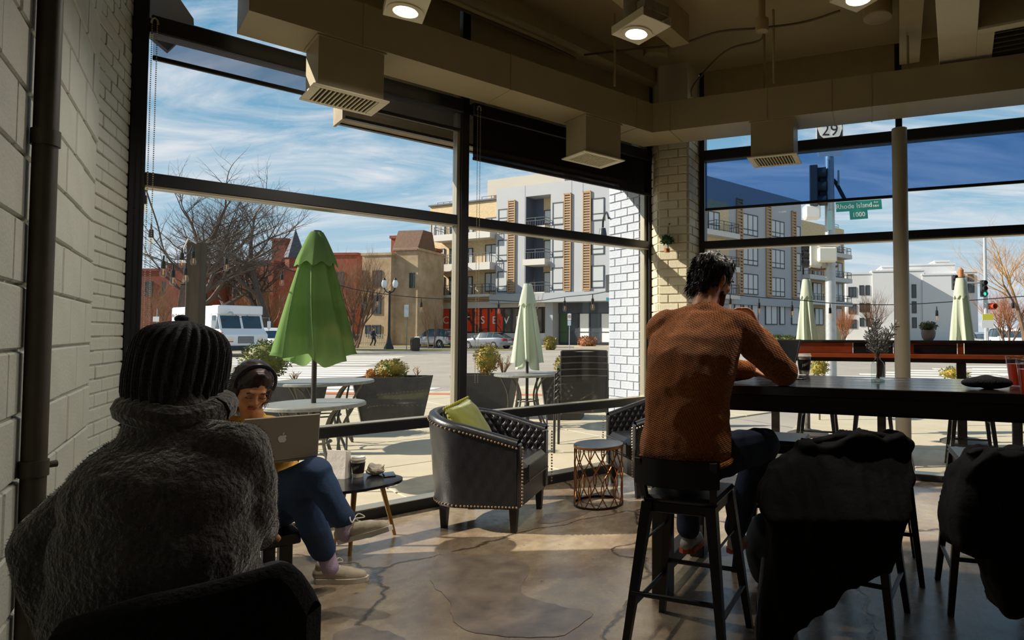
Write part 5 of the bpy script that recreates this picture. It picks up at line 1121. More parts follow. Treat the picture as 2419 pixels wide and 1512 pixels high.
# ================================================================== FURNITURE INSIDE
M_LEATH = mat('black_leather', '1d1d20', .34, var=.15, vscale=6, bump=.12, bscale=120); M_NAIL = mat('brass_nail', 'b59a7e', .3, metal=.8); M_DLEG = mat('dark_wood_leg', '1b1614', .45)
def armchair(label, loc, rz):
    t = thing('armchair', label, 'armchair', loc, rz, 'black leather tub armchairs'); W, D, th = .345, .34, .075
    def plan(s):                                     # s -1..1 around the U; returns outer point and normal
        a = abs(s); sg = 1 if s >= 0 else -1
        if a > .5: x = -.06+(a-.5)/.5*(D+.04); return Vector((x, sg*W, 0)), Vector((0, sg, 0))
        an = a/.5*math.pi/2; return Vector((-.06-math.cos(an)*.32, sg*math.sin(an)*W, 0)), Vector((-math.cos(an), sg*math.sin(an), 0))
    top = lambda s: .625+.175*(1-min(1, max(0, (abs(s)-.12)/.88))**1.1)
    nu = 91
    def outer(u_, v_):
        s = u_*2-1; p, n = plan(s); zt = top(s)-.03; q = p+n*(.0+.055*v_*(1-abs(s)*.75)); k = .003*abs(math.sin(s*26+v_*9))*abs(math.sin(s*26-v_*9)); return q+n*k+Vector((0, 0, .17+(zt-.17)*v_))
    MB().grid(outer, nu, 14).build('outer_shell', M_LEATH, t)
    def roll(u_, v_):                                # padded top roll
        s = u_*2-1; p, n = plan(s); a = math.pi*v_; lean = .055*(1-abs(s)*.75); c = p+n*(lean-th/2)+Vector((0, 0, top(s)-.03)); return c+n*(math.cos(a)*th/2)+Vector((0, 0, math.sin(a)*.035))
    MB().grid(roll, nu, 9).build('top_roll', M_LEATH, t)
    def inner(u_, v_):
        s = u_*2-1; p, n = plan(s); lean = .055*(1-abs(s)*.75)*v_; zt = top(s)-.03; q = p+n*(lean-th); L1 = s*26; z = .3+(zt-.3)*v_; d = .014*min(abs(math.sin(math.pi*(L1+z*22)/2)), abs(math.sin(math.pi*(L1-z*22)/2)))
        return q-n*d+Vector((0, 0, z))
    MB().grid(inner, 261, 44).build('quilted_lining', M_LEATH, t)
    for s in (-1, 1):
        p, n = plan(s); MB().bbox((p.x-.012, min(s*W, s*(W-th)), .17), (p.x+.012, max(s*W, s*(W-th)), top(s)-.02), .01).build('arm_front', M_LEATH, t)
        for x in (-.3 if False else -.24, D-.06):
            yy = s*(W-.06 if x > 0 else W*.66); b = MB(); b.add([(x-.018, yy-.018, 0), (x+.018, yy-.018, 0), (x+.018, yy+.018, 0), (x-.018, yy+.018, 0), (x-.028, yy-.028, .18), (x+.028, yy-.028, .18), (x+.028, yy+.028, .18), (x-.028, yy+.028, .18)], [(0, 3, 2, 1), (4, 5, 6, 7), (0, 1, 5, 4), (1, 2, 6, 5), (2, 3, 7, 6), (3, 0, 4, 7)]); b.build('leg', M_DLEG, t)
    ip = [plan(-1+2*k/40) for k in range(41)]; MB().prism([((p-n*.02).x, (p-n*.02).y) for p, n in ip][::-1], .165, .3).build('base', M_LEATH, t)
    cu = MB(); cu.bbox((-.24, -W+th+.01, .3), (D+.02, W-th-.01, .47), .045); cu.build('seat_cushion', M_LEATH, t, ang=60)
    for z in (.335, .44): MB().tube([(D+.022, -W+th+.04, z), (D+.022, W-th-.04, z)], .006, 6).build('piping', M_LEATH, t)
    nl = MB()
    for k in range(64):
        s = -1+2*k/63; p, n = plan(s); nl.ball(p+n*(.055*(1-abs(s)*.75)+.004)+Vector((0, 0, top(s)-.045)), .0075, 7, 5); nl.ball(p+n*.005+Vector((0, 0, .185)), .0075, 7, 5)
    for s in (-1, 1):
        for k in range(18): nl.ball((D+.04-.022, s*(W+.004), .2+k*.0225), .0075, 7, 5)
    nl.build('nailheads', M_NAIL, t, kind='stuff'); return t
armchair('black leather tub armchair with nailheads holding the olive cushion', (-1.24, 4.52, 0), R(-6))
armchair('black quilted leather tub armchair beside the copper drum table', (-.05, 5.46, 0), R(205))
# cushion with pompom fringe
M_OLIVE = mat('olive_velvet', '7f8230', .6, var=.15, vscale=5, bump=.2, bscale=25, sheen=.4); M_POM = mat('pompom_yarn', '8f8a34', .9, bump=.6, bscale=90)
cu = thing('cushion', 'olive green cushion with pompom fringe', 'cushion', (-1.38, 4.50, .665), R(-8)); cu.rotation_euler = (R(6), R(-30), R(-8))
def pil_(u_, v_):
    a, b = u_*2-1, v_*2-1; e = (1-abs(a)**3.2)*(1-abs(b)**3.2); k = 1-.06*(1-abs(a))*abs(b)-.06*(1-abs(b))*abs(a); return a*.2*k, b*.2*k, .075*max(e, 0)**.55+.006*noise.noise(Vector((a*3, b*3, 1)))
mb = MB()
for sg in (1, -1): mb.grid(lambda u_, v_: Vector((sg*pil_(u_, v_)[2], pil_(u_, v_)[0]*sg, pil_(u_, v_)[1])), 25, 25)
mb.build('cover', M_OLIVE, cu, ang=180)
pm_ = MB()
for k in range(52):
    f = k/13; i = int(f) % 4; s = (f % 1)*2-1; y, z = [(s, 1), (1, -s), (-s, -1), (-1, s)][i]; pm_.ball((0, y*.205, z*.205), .012, 7, 5)
pm_.build('pompoms', M_POM, cu, kind='stuff')
# copper drum table
p = onz(1414, 1190, 0); dt = thing('drum_table', 'small round drum table with interlaced copper strips', 'table', (p.x, p.y, 0)); r = .197; h = .475
M_COP = mat('copper_strip', '8a5a34', .35, metal=.8, var=.2); M_SLTOP = mat('dark_tabletop', '3b4048', .3)
MB().lathe([(0, h), (r-.004, h), (r, h-.004), (r, h-.02), (r-.01, h-.024), (0, h-.02)], 56).build('tabletop', M_SLTOP, dt); MB().lathe([(r+.001, h-.004), (r+.002, h-.012), (r+.001, h-.024), (r-.006, h-.024)], 56, cap=False).build('rim', M_COP, dt)
MB().lathe([(r-.006, 0), (r, 0), (r, .018), (r-.006, .018), (r-.006, 0)], 56, cap=False).build('base_ring', mat('dark_bronze', '2b221c', .4, metal=.6), dt)
for k in range(12):
    for sg in (-1, 1):
        pts = []
        for j in range(15):
            tt = j/14; a = 2*math.pi*k/12+sg*.32*math.sin(math.pi*1.5*tt+.2); pts.append(((r-.006)*math.cos(a), (r-.006)*math.sin(a), .014+(h-.036)*tt))
        MB().tube(pts, .0048, 5).build('strip', M_COP, dt)
# three legged side table
M_BRASS = mat('brass_leg', '8f6c3a', .4, metal=.4, var=.15)
p1, p2 = onz(826, 1313, 0), onz(932, 1263, 0); ctr = Vector((-1.93, 4.02, 0)); ctr = onz(850, 1262, 0); H = .43
ct = at(848, 1137, 1); ctr = onz(848, 1137, H); ctr.z = 0
stt = thing('side_table', 'black three legged side table with rounded triangular top', 'table', ctr); rt = .235
def tri(th): return rt*(1+.07*math.cos(3*(th-R(20))))
MB().prism([(tri(a)*math.cos(a), tri(a)*math.sin(a)) for a in [k*2*math.pi/60 for k in range(60)]], H-.016, H).build('tabletop', mat('black_lacquer', '17191f', .18), stt)
for q in (p1-ctr, p2-ctr, Vector((-.2, .1, 0))): MB().tube([(q.x*.55, q.y*.55, H-.016), (q.x, q.y, 0)], [.017, .011], 12).build('leg', M_BRASS, stt)
# bench
M_BENCH = mat('black_bench', '1a1b20', .25); FBN = Frame((onz(712, 1255, .33).x, onz(712, 1255, .33).y), (-FA.d.x, -FA.d.y))
be = thing('bench', 'long black lacquered bench along the window', 'bench', FBN.o, FBN.rz)
MB().bbox((0, -.50, .27), (.70, 0, .33), .006).build('seat_board', M_BENCH, be)
for x, y in ((.06, -.06), (.06, -.44), (.63, -.06), (.63, -.44)): MB().bbox((x-.03, y-.03, 0), (x+.03, y+.03, .27), .004).build('leg', M_BENCH, be)
# high table
ZT_ = 1.10; q1, q2 = onz(1857, 913, ZT_), onz(2294, 926.5, ZT_); dT = (q2-q1); dT.z = 0; dT.normalize(); FT = Frame((q1.x, q1.y), (dT.x, dT.y))
uL = FT.u(1560); M_TBL = mat('dark_stained_table', '241d1a', .2, var=.25, vscale=4, stretch=(1, 8, 8), spec=.6); M_TBL2 = mat('dark_table_apron', '1a1514', .5, var=.25, vscale=4)
uL = -.70; tb = thing('high_table', 'long dark wooden high table before the avenue window', 'table', FT.o, FT.rz)
for k in range(5): MB().bbox((uL, k*.164, ZT_-.045), (2.6, k*.164+.1625, ZT_), .003).build('plank', M_TBL, tb)
MB().bbox((uL+.03, .02, ZT_-.115), (2.57, .06, ZT_-.045), .003).build('apron', M_TBL2, tb); MB().bbox((uL+.03, .76, ZT_-.115), (2.57, .8, ZT_-.045), .003).build('apron', M_TBL2, tb)
for x in (uL+.045, 2.2):
    for y in (.1, .72): MB().bbox((x-.045, y-.05, 0), (x+.045, y+.05, ZT_-.045), .006).build('leg', M_TBL2, tb)
    MB().bbox((x-.04, .15, .12), (x+.04, .67, .2), .004).build('stretcher', M_TBL2, tb)
MB().bbox((uL+.06, .38, .93), (2.18, .44, ZT_-.045), .004).build('centre_rail', M_TBL2, tb)
# bar stools
M_STL = mat('black_steel', '191a1c', .38, metal=.3, var=.15); M_SSEAT = mat('black_stool_seat', '1f2024', .3)
def stool(label, loc, rz, back=True, hs=.70, group='black bar stools'):
    t = thing('bar_stool', label, 'bar stool', (loc[0], loc[1], 0), rz, group)
    MB().bbox((-.165, -.165, hs-.03), (.165, .165, hs), .012).build('seat', M_SSEAT, t, ang=50)
    MB().bbox((-.15, -.15, hs-.075), (.15, .15, hs-.03), .004).build('seat_apron', M_STL, t)
    for sx_ in (-1, 1):
        for sy_ in (-1, 1):
            a, b = Vector((sx_*.14, sy_*.14, hs-.03)), Vector((sx_*.215, sy_*.225, 0)); w0, w1 = .023, .014
            mb = MB(); mb.add([a+Vector(v)*w0 for v in ((-1, -1, 0), (1, -1, 0), (1, 1, 0), (-1, 1, 0))]+[b+Vector(v)*w1 for v in ((-1, -1, 0), (1, -1, 0), (1, 1, 0), (-1, 1, 0))], [(0, 1, 2, 3), (7, 6, 5, 4), (0, 4, 5, 1), (1, 5, 6, 2), (2, 6, 7, 3), (3, 7, 4, 0)]); mb.build('leg', M_STL, t)
    for s in (-1, 1):
        MB().tube([(s*.195, -.2, .2), (s*.195, .2, .2)], .011, 8).build('rung', M_STL, t); MB().tube([(-.19, s*.2, .26), (.19, s*.2, .26)], .011, 8).build('rung', M_STL, t)
        MB().tube([(s*.165, -.165, .46), (s*.165, .165, .46)], .006, 6).build('brace', M_STL, t)
    if back:
        for s in (-1, 1): MB().bar((s*.15, -.15, hs-.02), (s*.165, -.196, hs+.16), .03, .016).build('back_post', M_STL, t)
        def bk_(u_, v_):
            s = u_*2-1; return Vector((s*.185, -.222+.05*s*s, hs+.05+.115*v_))
        mb = MB(); mb.grid(bk_, 13, 3); mb.grid(lambda u_, v_: bk_(1-u_, v_)+Vector((0, -.012, 0)), 13, 3); mb.build('backrest', M_STL, t)
    return t
SR = FT.rz; MAN = (.13, 2.74)
stool('black metal bar stool carrying the man in the rust sweater', MAN, SR, True, .665)
stool('black metal bar stool draped with the long dark coat', (.90, 2.93), SR+R(-8))
stool('black metal bar stool draped with the dark zip jacket', (1.86, 2.42), SR+R(-6))
stool('backless black bar stool pushed under the table end', (1.66, 3.14), SR+R(4), False, .74)
stool('backless black bar stool tucked in behind the seated man', (.70, 3.66), SR, False, .74)
stool('backless black bar stool tucked in behind the draped coat', (1.26, 3.60), SR+R(3), False, .74)
for k, (px, lab) in enumerate(((1930, 'black stool outside under the orange counter near the signal pole'), (2060, 'black stool outside between the column and the paper cup'), (2290, 'black stool outside under the counter by the last umbrella'))):
    q = FB.pt(FB.u(px, .62), .62); stool(lab, (q.x, q.y), FB.rz+R(180), False, .76, 'stools outside at the orange counter')
# ------------------------------------------------------------------ things on the tables
M_LID = mat('white_lid', 'd9d5cd', .45); M_CUP = mat('cup_black', '1c191b', .5); M_CUPW = mat('cup_white', 'd9d4c8', .6)
def paper_cup(label, loc, h=.125, r=.043):
    t = thing('paper_cup', label, 'cup', loc, 0, 'paper coffee cups')
    MB().lathe([(0, .002), (r*.68, .002), (r*.7, 0), (r*.95, h*.86)], 32).build('cup', M_CUPW, t)
    MB().lathe([(r*.765+.001, h*.2), (r*.92+.0015, h*.72)], 32, cap=False).build('sleeve', M_CUP, t)
    sc = MB()
    for k in range(5):
        a = -math.pi/2-.5+k*.24; rr_ = r*.9; sc.tube([(rr_*.95*math.cos(a), rr_*.95*math.sin(a), h*(.36+.03*k)), (rr_*math.cos(a+.09), rr_*math.sin(a+.09), h*(.5+.03*k))], .0013, 4)
    sc.build('script_mark', M_CUPW, t)
    MB().lathe([(r*.98, h*.84), (r*1.04, h*.86), (r*1.03, h*.9), (r*.95, h*.905), (r*.9, h), (r*.8, h), (r*.78, h*.965), (0, h*.965)], 32).build('lid', M_LID, t)
    return t
q = onz(1900, 884, ZT_); paper_cup('paper coffee cup with white lid beside the open black laptop', q)
# paper bag, cup, foil on the side table
q = onz(800, 1128, H); bg_ = thing('paper_bag', 'white paper bag standing on the three legged side table', 'bag', q, R(-8))
mb = MB(); w_, d_, h_ = .068, .038, .165
mb.grid(lambda u_, v_: Vector(((-w_ if u_ < .25 or u_ >= .75 else w_)*(1-.05*v_), (-d_ if u_ < .5 else d_)*(1-.35*v_), h_*v_+(.012*math.sin(u_*12) if v_ == 1 else 0)+.003*noise.noise(Vector((u_*9, v_*6, 0))))) if False else Vector((w_*[-1, 1, 1, -1][int(round(u_*4)) % 4]*(1-.06*v_), d_*[-1, -1, 1, 1][int(round(u_*4)) % 4]*(1-.4*v_), h_*v_)), 4, 6, True)
mb.box((-w_, -d_, 0), (w_, d_, .002)); mb.build('bag', mat('white_kraft', 'd6cfc7', .75, var=.08, vscale=10, bump=.3, bscale=25), bg_, smooth=False)
MB().box((-w_*.94, -d_*.62, h_-.03), (w_*.94, -d_*.62+.004, h_+.012)).build('folded_lip', mat('kraft_lip', 'e8e4dd', .7), bg_, smooth=False)
q = onz(846, 1126, H); paper_cup('paper coffee cup with white lid on the three legged side table', q, .128)
q = onz(886, 1122, H); fo = thing('crumpled_wrapper', 'crumpled pale paper wrapper beside the paper cup', 'wrapper', q)
rr = random.Random(5); mb = MB(); mb.ball((0, 0, .033), (.06, .045, .035), 16, 10); mb.v = [tuple(Vector(v)*(1+.35*noise.noise(Vector(v)*38))+Vector((0, 0, 0))) for v in mb.v]; mb.v = [(x, y, max(z, 0)) for x, y, z in mb.v]; mb.build('wrapper', mat('wax_paper', 'c4bba9', .5, var=.2, vscale=20), fo, smooth=False)
q = onz(919, 1122, H); ph = thing('smartphone', 'small dark phone at the side table edge', 'phone', q, R(30)); MB().bbox((-.035, -.06, 0), (.035, .06, .008), .004).build('body', M_BLACK, ph); MB().box((-.032, -.056, .008), (.032, .056, .0086)).build('screen', mat('dark_screen', '101114', .1), ph, smooth=False)
# man's laptop
def laptop(label, loc, rz, open_, m, logo=False, w_=.31, d_=.215):
    t = thing('laptop', label, 'laptop', loc, rz); MB().bbox((-w_/2, -d_/2, 0), (w_/2, d_/2, .014), .005).build('base', m, t)
    MB().box((-w_/2+.02, -d_/2+.075, .014), (w_/2-.02, d_/2-.015, .0146)).build('keyboard', M_BLACK, t, smooth=False); MB().box((-.055, -d_/2+.01, .014), (.055, -d_/2+.07, .0144)).build('trackpad', m, t, smooth=False)
    ld = MB().bbox((-w_/2, -.004, 0), (w_/2, .004, d_), .0035).build('lid', m, t, loc=(0, d_/2, .012)); ld.rotation_euler = (-(open_-math.pi/2), 0, 0)
    MB().box((-w_/2+.008, -.0048, .012), (w_/2-.008, -.004, d_-.008)).build('screen', mat('laptop_screen_off', '16181b', .15), ld, smooth=False)
    if logo:
        ap = [(0, -.5), (.16, -.56), (.34, -.46), (.5, -.12), (.4, .0), (.37, .16), (.44, .3), (.5, .36), (.36, .48), (.2, .5), (.02, .42), (-.16, .5), (-.36, .46), (-.5, .28), (-.53, .02), (-.42, -.3), (-.25, -.54)]
        ap = [(x, y*.95-.04) for x, y in ap]; s_ = .034
        for nm, pl_ in (('logo', ap), ('logo_leaf', [(0, .5), (.02, .68), (.12, .8), (.24, .86), (.22, .7), (.12, .56)])):
            MB().prism([(-x*s_, y*s_) for x, y in pl_], .0, .0012, Matrix.Translation((0, .0041, d_*.5))@Matrix(((1, 0, 0, 0), (0, 0, 1, 0), (0, 1, 0, 0), (0, 0, 0, 1)))).build(nm, mat('logo_white', 'e9e2e6', .3), ld, smooth=False)
    return t
q = onz(1800, 884, ZT_); laptop('open black laptop in front of the man in the rust sweater', q, R(-48), R(112), mat('dark_laptop', '26272a', .4, metal=.4))
q = onz(1872, 895, ZT_); ph = thing('smartphone', 'dark phone lying beside the paper cup on the high table', 'phone', q, R(60)); MB().bbox((-.035, -.07, 0), (.035, .07, .008), .004).build('body', M_BLACK, ph); MB().box((-.032, -.066, .008), (.032, .066, .0086)).build('screen', MATS['dark_screen'], ph, smooth=False)
# vase with frosted sprigs
q = onz(2074, 902, ZT_); va = thing('glass_vase', 'clear glass bottle vase holding frosted white sprigs', 'vase', q)
M_VGL = glass_mat('vase_glass', (.93, .96, .96), .25)
MB().lathe([(0, .002), (.031, .002), (.034, .01), (.034, .085), (.028, .1), (.015, .112), (.014, .128), (.018, .134)], 32, cap=False).build('bottle', M_VGL, va); MB().lathe([(.034, .0), (.034, .012), (.03, .016), (0, .016), (0, 0)], 32).build('thick_base', glass_mat('vase_base', (.8, .86, .86), .4), va)
sp = thing('frosted_sprigs', 'frosted white artificial fern sprigs in the glass vase', 'plant', q); fl_ = MB(); st_ = MB(); rr = random.Random(9)
for k in range(13):
    a = rr.uniform(0, 6.28); s = rr.uniform(.1, .62); tip = Vector((math.cos(a)*s, math.sin(a)*s, 1)).normalized()*rr.uniform(.14, .23); b0_ = Vector((0, 0, .115)); st_.tube(smooth_path([(.008*math.cos(a), .008*math.sin(a), .0165), b0_, b0_+tip*.5+Vector((0, 0, .01)), b0_+tip], 4), .0016, 5)
    for j in range(16):
        f = .2+.8*j/16; c = b0_+tip*f; sd_ = tip.cross(Vector((rr.gauss(0, 1), rr.gauss(0, 1), rr.gauss(0, .4)))).normalized(); ln = .038*(1.15-f*.7)
        for sg in (-1, 1):
            e = c+(sd_*sg+tip.normalized()*.7).normalized()*ln
            for m_ in range(4): g_ = c.lerp(e, (m_+1)/4); x = (tip.normalized()+Vector((rr.gauss(0, .4),)*3)).normalized()*.008; y = sd_*sg*.004; fl_.add([g_-y, g_+x*.5, g_+y+x, g_-x*.3+y], [(0, 1, 2, 3)])
st_.build('stems', mat('sprig_stem', '5f5a4c', .8), sp); fl_.build('leaves', mat('frosted_leaf', 'aeb2b0', .7, var=.15, vscale=30), sp, smooth=False, kind='stuff')
# black cap and iced tea
def lump(name, part, label, cat, loc, rad, m, seed, amp=.25, rz=0., sc=14, group=None):
    t = thing(name, label, cat, loc, rz, group); mb = MB(); mb.ball((0, 0, rad[2]), rad, 28, 18); mb.v = [tuple(Vector(v)+(Vector(v)-Vector((0, 0, rad[2]))).normalized()*amp*min(rad)*noise.noise(Vector(v)*sc+Vector((seed, 0, 0)))) for v in mb.v]; mb.v = [(x, y, max(z, .0)) for x, y, z in mb.v]; mb.build(part, m, t, ang=180); return t
M_KNIT = mat('black_knit', '15151a', .9, var=.3, vscale=60, bump=.6, bscale=150)
q = onz(2347, 922, ZT_)+Vector((0, .06, 0)); lump('knit_hat', 'hat_body', 'folded black knit hat on the high table', 'hat', q, (.105, .06, .03), M_KNIT, 2, .5, R(-12))
M_TEA = mat('red_tea', 'c4391a', .1, trans=.5); M_CLR = glass_mat('clear_plastic', (.95, .95, .95), .15)
for k, (px, py, lab) in enumerate(((2402, 912, 'clear plastic cup of red iced tea behind the knit hat'), (2432, 934, 'clear plastic cup of red iced tea at the table front'))):
    q = onz(px, py, ZT_); t = thing('iced_tea', lab, 'cup', q, 0, 'plastic cups of red iced tea'); MB().lathe([(.03, 0), (.045, .13), (.047, .132)], 28, cap=False).build('cup', M_CLR, t)
    MB().lathe([(0, .004), (.0285, .004), (.041, .105), (0, .105)], 28).build('tea', M_TEA, t); MB().lathe([(.048, .13), (.048, .138), (.044, .142), (.0, .142)], 28).build('lid', M_CLR, t)
# jar with a plant hung on the pillar
fc = FPL.pt(FPL.u(1576, -.08), -.08); zj = FPL.z(1576, 597, -.08); jr = thing('hanging_jar', 'small glass jar planter with amber base hung on the brick pillar', 'jar', (fc.x, fc.y, zj), FPL.rz)
MB().lathe([(0, 0), (.028, 0), (.032, .01), (.032, .07), (.024, .085), (.024, .1)], 20, cap=False).build('jar', M_VGL, jr); MB().lathe([(0, .004), (.027, .004), (.027, .04), (0, .04)], 16).build('amber_beads', mat('amber_beads', 'c26a1c', .4), jr)
bush(jr, (0, 0, .125), .05, 160, mat('fern_green', '3f6a3a', .6), 6, .03, rz=.03); MB().tube([(-.02, .02, .1), (.0, .062, .3), (.02, .02, .1)], .002, 4).build('twine', M_DRY, jr); MB().ball((0, .064, .3), .008, 8, 6).build('nail', M_PIPE, jr)
# ================================================================== PEOPLE AND DRAPED COATS
def solid(prims, voxel, sm=6, fold=0., fsc=(9, 9, 9), seed=0, fine=0., fsc2=40):
    """union of capsules and ellipsoids as one continuous skin"""
    b = MB()
    for p in prims:
        if p[0] == 'c':
            _, a, q, r1, r2 = p; a = Vector(a); q = Vector(q); b.tube([a, q], [r1, r2], 14); b.ball(a, r1, 14, 10); b.ball(q, r2, 14, 10)
        elif p[0] == 'e':
            M = p[3] if len(p) > 3 else None; b.ball(p[1], p[2], 20, 14, M)
        elif p[0] == 'l':
            n = 24; vs = []; m_ = len(p[1])
            for c, rx, ry in p[1]:
                for k in range(n):
                    a = 2*math.pi*k/n; vs.append((c[0]+rx*math.copysign(abs(math.cos(a))**.85, math.cos(a)), c[1]+ry*math.copysign(abs(math.sin(a))**.85, math.sin(a)), c[2]))
            fs = [(i*n+k, i*n+(k+1) % n, (i+1)*n+(k+1) % n, (i+1)*n+k) for i in range(m_-1) for k in range(n)]+[tuple(range(n-1, -1, -1)), tuple((m_-1)*n+k for k in range(n))]; b.add(vs, fs)
        elif p[0] == 'p': b.prism(p[1], p[2], p[3], p[4])
        elif p[0] == 'b': b.bbox(p[1], p[2], p[3], p[4] if len(p) > 4 else None)
    me = b.mesh('tmp', False); o = bpy.data.objects.new('tmp', me); COL.objects.link(o)
    m = o.modifiers.new('r', 'REMESH'); m.mode = 'VOXEL'; m.voxel_size = voxel; m.use_smooth_shade = True
    if sm: s = o.modifiers.new('s', 'SMOOTH'); s.factor = .5; s.iterations = sm
    dg = bpy.context.evaluated_depsgraph_get(); res = bpy.data.meshes.new_from_object(o.evaluated_get(dg)); bpy.data.objects.remove(o); bpy.data.meshes.remove(me)
    if fold or fine:
        n = len(res.vertices); co = np.empty(n*3); nr = np.empty(n*3); res.vertices.foreach_get('co', co); res.vertices.foreach_get('normal', nr); co = co.reshape(-1, 3); nr = nr.reshape(-1, 3)
        for i in range(n):
            v = Vector(co[i]); d = 0.
            if fold: d += fold*(1-2*abs(noise.noise(Vector((v.x*fsc[0]+seed, v.y*fsc[1], v.z*fsc[2])))))-fold*.5
            if fine: d += fine*noise.noise(v*fsc2)
            co[i] += nr[i]*d
        res.vertices.foreach_set('co', co.ravel()); res.update()
    res.polygons.foreach_set('use_smooth', [True]*len(res.polygons)); return res
def dress(name, me, m, parent, label=None): me.materials.clear(); me.materials.append(m); return link(name, me, parent, label)
M_SKIN = mat('skin_light', 'c98d68', .5, var=.05, vscale=12); M_SKIN2 = mat('skin_warm', 'c8895c', .5, var=.05, vscale=12); M_HAIR = mat('dark_hair', '17110f', .45, var=.4, vscale=30, stretch=(1, 1, .2)); M_HAIR2 = mat('dark_brown_hair', '2a1712', .42, var=.5, vscale=40, stretch=(1, 1, .15))
def hrot(yaw, pitch, roll=0.): return Matrix.Rotation(yaw, 3, 'Z')@Matrix.Rotation(pitch, 3, 'X')@Matrix.Rotation(roll, 3, 'Y')
def head_prims(c, M, s=1.):
    """skull, jaw and features; local y forward, x right, z up"""
    c = Vector(c); g = lambda x, y, z: c+M@Vector((x*s, y*s, z*s)); P = []
    P += [('e', g(0, -.012, .035), (.074*s, .094*s, .088*s), M), ('e', g(0, .022, -.03), (.062*s, .068*s, .082*s), M), ('e', g(0, .045, -.078), (.036*s, .036*s, .03*s), M)]
    P += [('c', g(-.03, .078, .022), g(.03, .078, .022), .012*s, .012*s), ('c', g(0, .086, .012), g(0, .104, -.026), .008*s, .011*s), ('e', g(-.013, .094, -.03), (.008*s,)*3), ('e', g(.013, .094, -.03), (.008*s,)*3)]
    P += [('e', g(sx_*.036, .062, -.022), (.024*s, .02*s, .022*s), M) for sx_ in (-1, 1)]+[('e', g(sx_*.03, .078, .004), (.014*s, .009*s, .009*s), M) for sx_ in (-1, 1)]
    P += [('c', g(-.018, .082, -.055), g(.018, .082, -.055), .006*s, .006*s), ('c', g(-.016, .081, -.066), g(.016, .081, -.066), .007*s, .007*s)]
    for sx_ in (-1, 1): P += [('e', g(sx_*.076, -.008, -.002), (.008*s, .018*s, .03*s), M), ('e', g(sx_*.08, -.014, .012), (.008*s, .014*s, .016*s), M)]
    return P
def hand(wr, tipdir, palm_n, s=1., curl=.5):
    """palm, four fingers and a thumb rooted at the side of the palm"""
    wr = Vector(wr); d = Vector(tipdir).normalized(); n = Vector(palm_n).normalized(); n = (n-d*n.dot(d)).normalized(); x = d.cross(n); P = []
    P.append(('c', wr, wr+d*.03*s, .021*s, .024*s))
    for k in range(4): o_ = (k-1.5)*.019*s; P.append(('c', wr+d*.02*s+x*o_*.7, wr+d*.085*s+x*o_, .014*s, .0115*s))
    for k, ln in enumerate((.068, .08, .074, .056)):
        o_ = (k-1.5)*.0205*s; a = wr+d*.088*s+x*o_; d1 = (d+n*curl*.6).normalized(); b = a+d1*ln*.45*s; d2 = (d+n*curl*1.7).normalized(); c = b+d2*ln*.32*s; d3 = (d*.6+n*curl*2.4).normalized(); e = c+d3*ln*.28*s
        P += [('c', a, b, .0092*s, .0085*s), ('c', b, c, .0085*s, .0078*s), ('c', c, e, .0078*s, .0068*s)]
    t0 = wr+d*.02*s-x*.022*s; t1 = t0+(d*.6-x*.75+n*.3).normalized()*.04*s; t2 = t1+(d*.9-x*.2+n*.4).normalized()*.032*s; P += [('c', t0, t1, .013*s, .011*s), ('c', t1, t2, .0105*s, .009*s)]
    return P
def shoe(parent, heel, toe, m, msole, lace=None, hgt=.075, wd=.042):
    """sneaker: upper, sole, tongue and laces"""
    heel = Vector(heel); toe = Vector(toe); d = (toe-heel); ln = d.length; d.normalize(); up = Vector((0, 0, 1)); up = (up-d*up.dot(d)).normalized(); x = d.cross(up)
    g = lambda a, b, c: heel+d*a*ln+x*b+up*c
    up_ = solid([('c', g(.06, 0, .045), g(.3, 0, .05), wd*.85, wd*.85), ('c', g(.1, 0, .085), g(.22, 0, .085), wd*.75, wd*.75), ('c', g(.3, 0, .045), g(.62, 0, .035), wd*.9, wd*.95), ('c', g(.62, 0, .032), g(.88, 0, .028), wd*.95, wd*.72)], .005, 4)
    u = dress('shoe', up_, m, parent)
    sol = []
    for i in range(13):
        f = -.03+1.06*i/12; wdt = wd*(1.0 if f < .15 else (.92 if f < .45 else 1.08-max(0, f-.72)*1.1)); wdt *= math.sqrt(max(.12, 1-(max(0, .12-f)/.16)**2))*math.sqrt(max(.1, 1-(max(0, f-.8)/.26)**2)); sol.append((f, wdt))
    b = MB(); vs = []
    for f, wdt in sol: vs += [g(f, -wdt, 0), g(f, wdt, 0), g(f, wdt, .024), g(f, -wdt, .024)]
    fs = []
    for i in range(12):
        for k in range(4): fs.append((i*4+k, i*4+(k+1) % 4, i*4+4+(k+1) % 4, i*4+4+k))
    fs += [(0, 3, 2, 1), (48, 49, 50, 51)]; b.add(vs, fs); b.build('sole', msole, u)
    if lace:
        for k in range(4): f = .36+.09*k; zz = .092-.016*k; MB().tube([g(f, -.024, zz-.008), g(f+.01, 0, zz+.006), g(f+.02, .024, zz-.008)], .0035, 5).build('lace', lace, u)
        for s in (-1, 1): MB().tube(smooth_path([g(.36, 0, .1), g(.38, s*.03, .115), g(.44, s*.045, .09), g(.38, 0, .1)], 4), .003, 5).build('lace', lace, u)
    return u
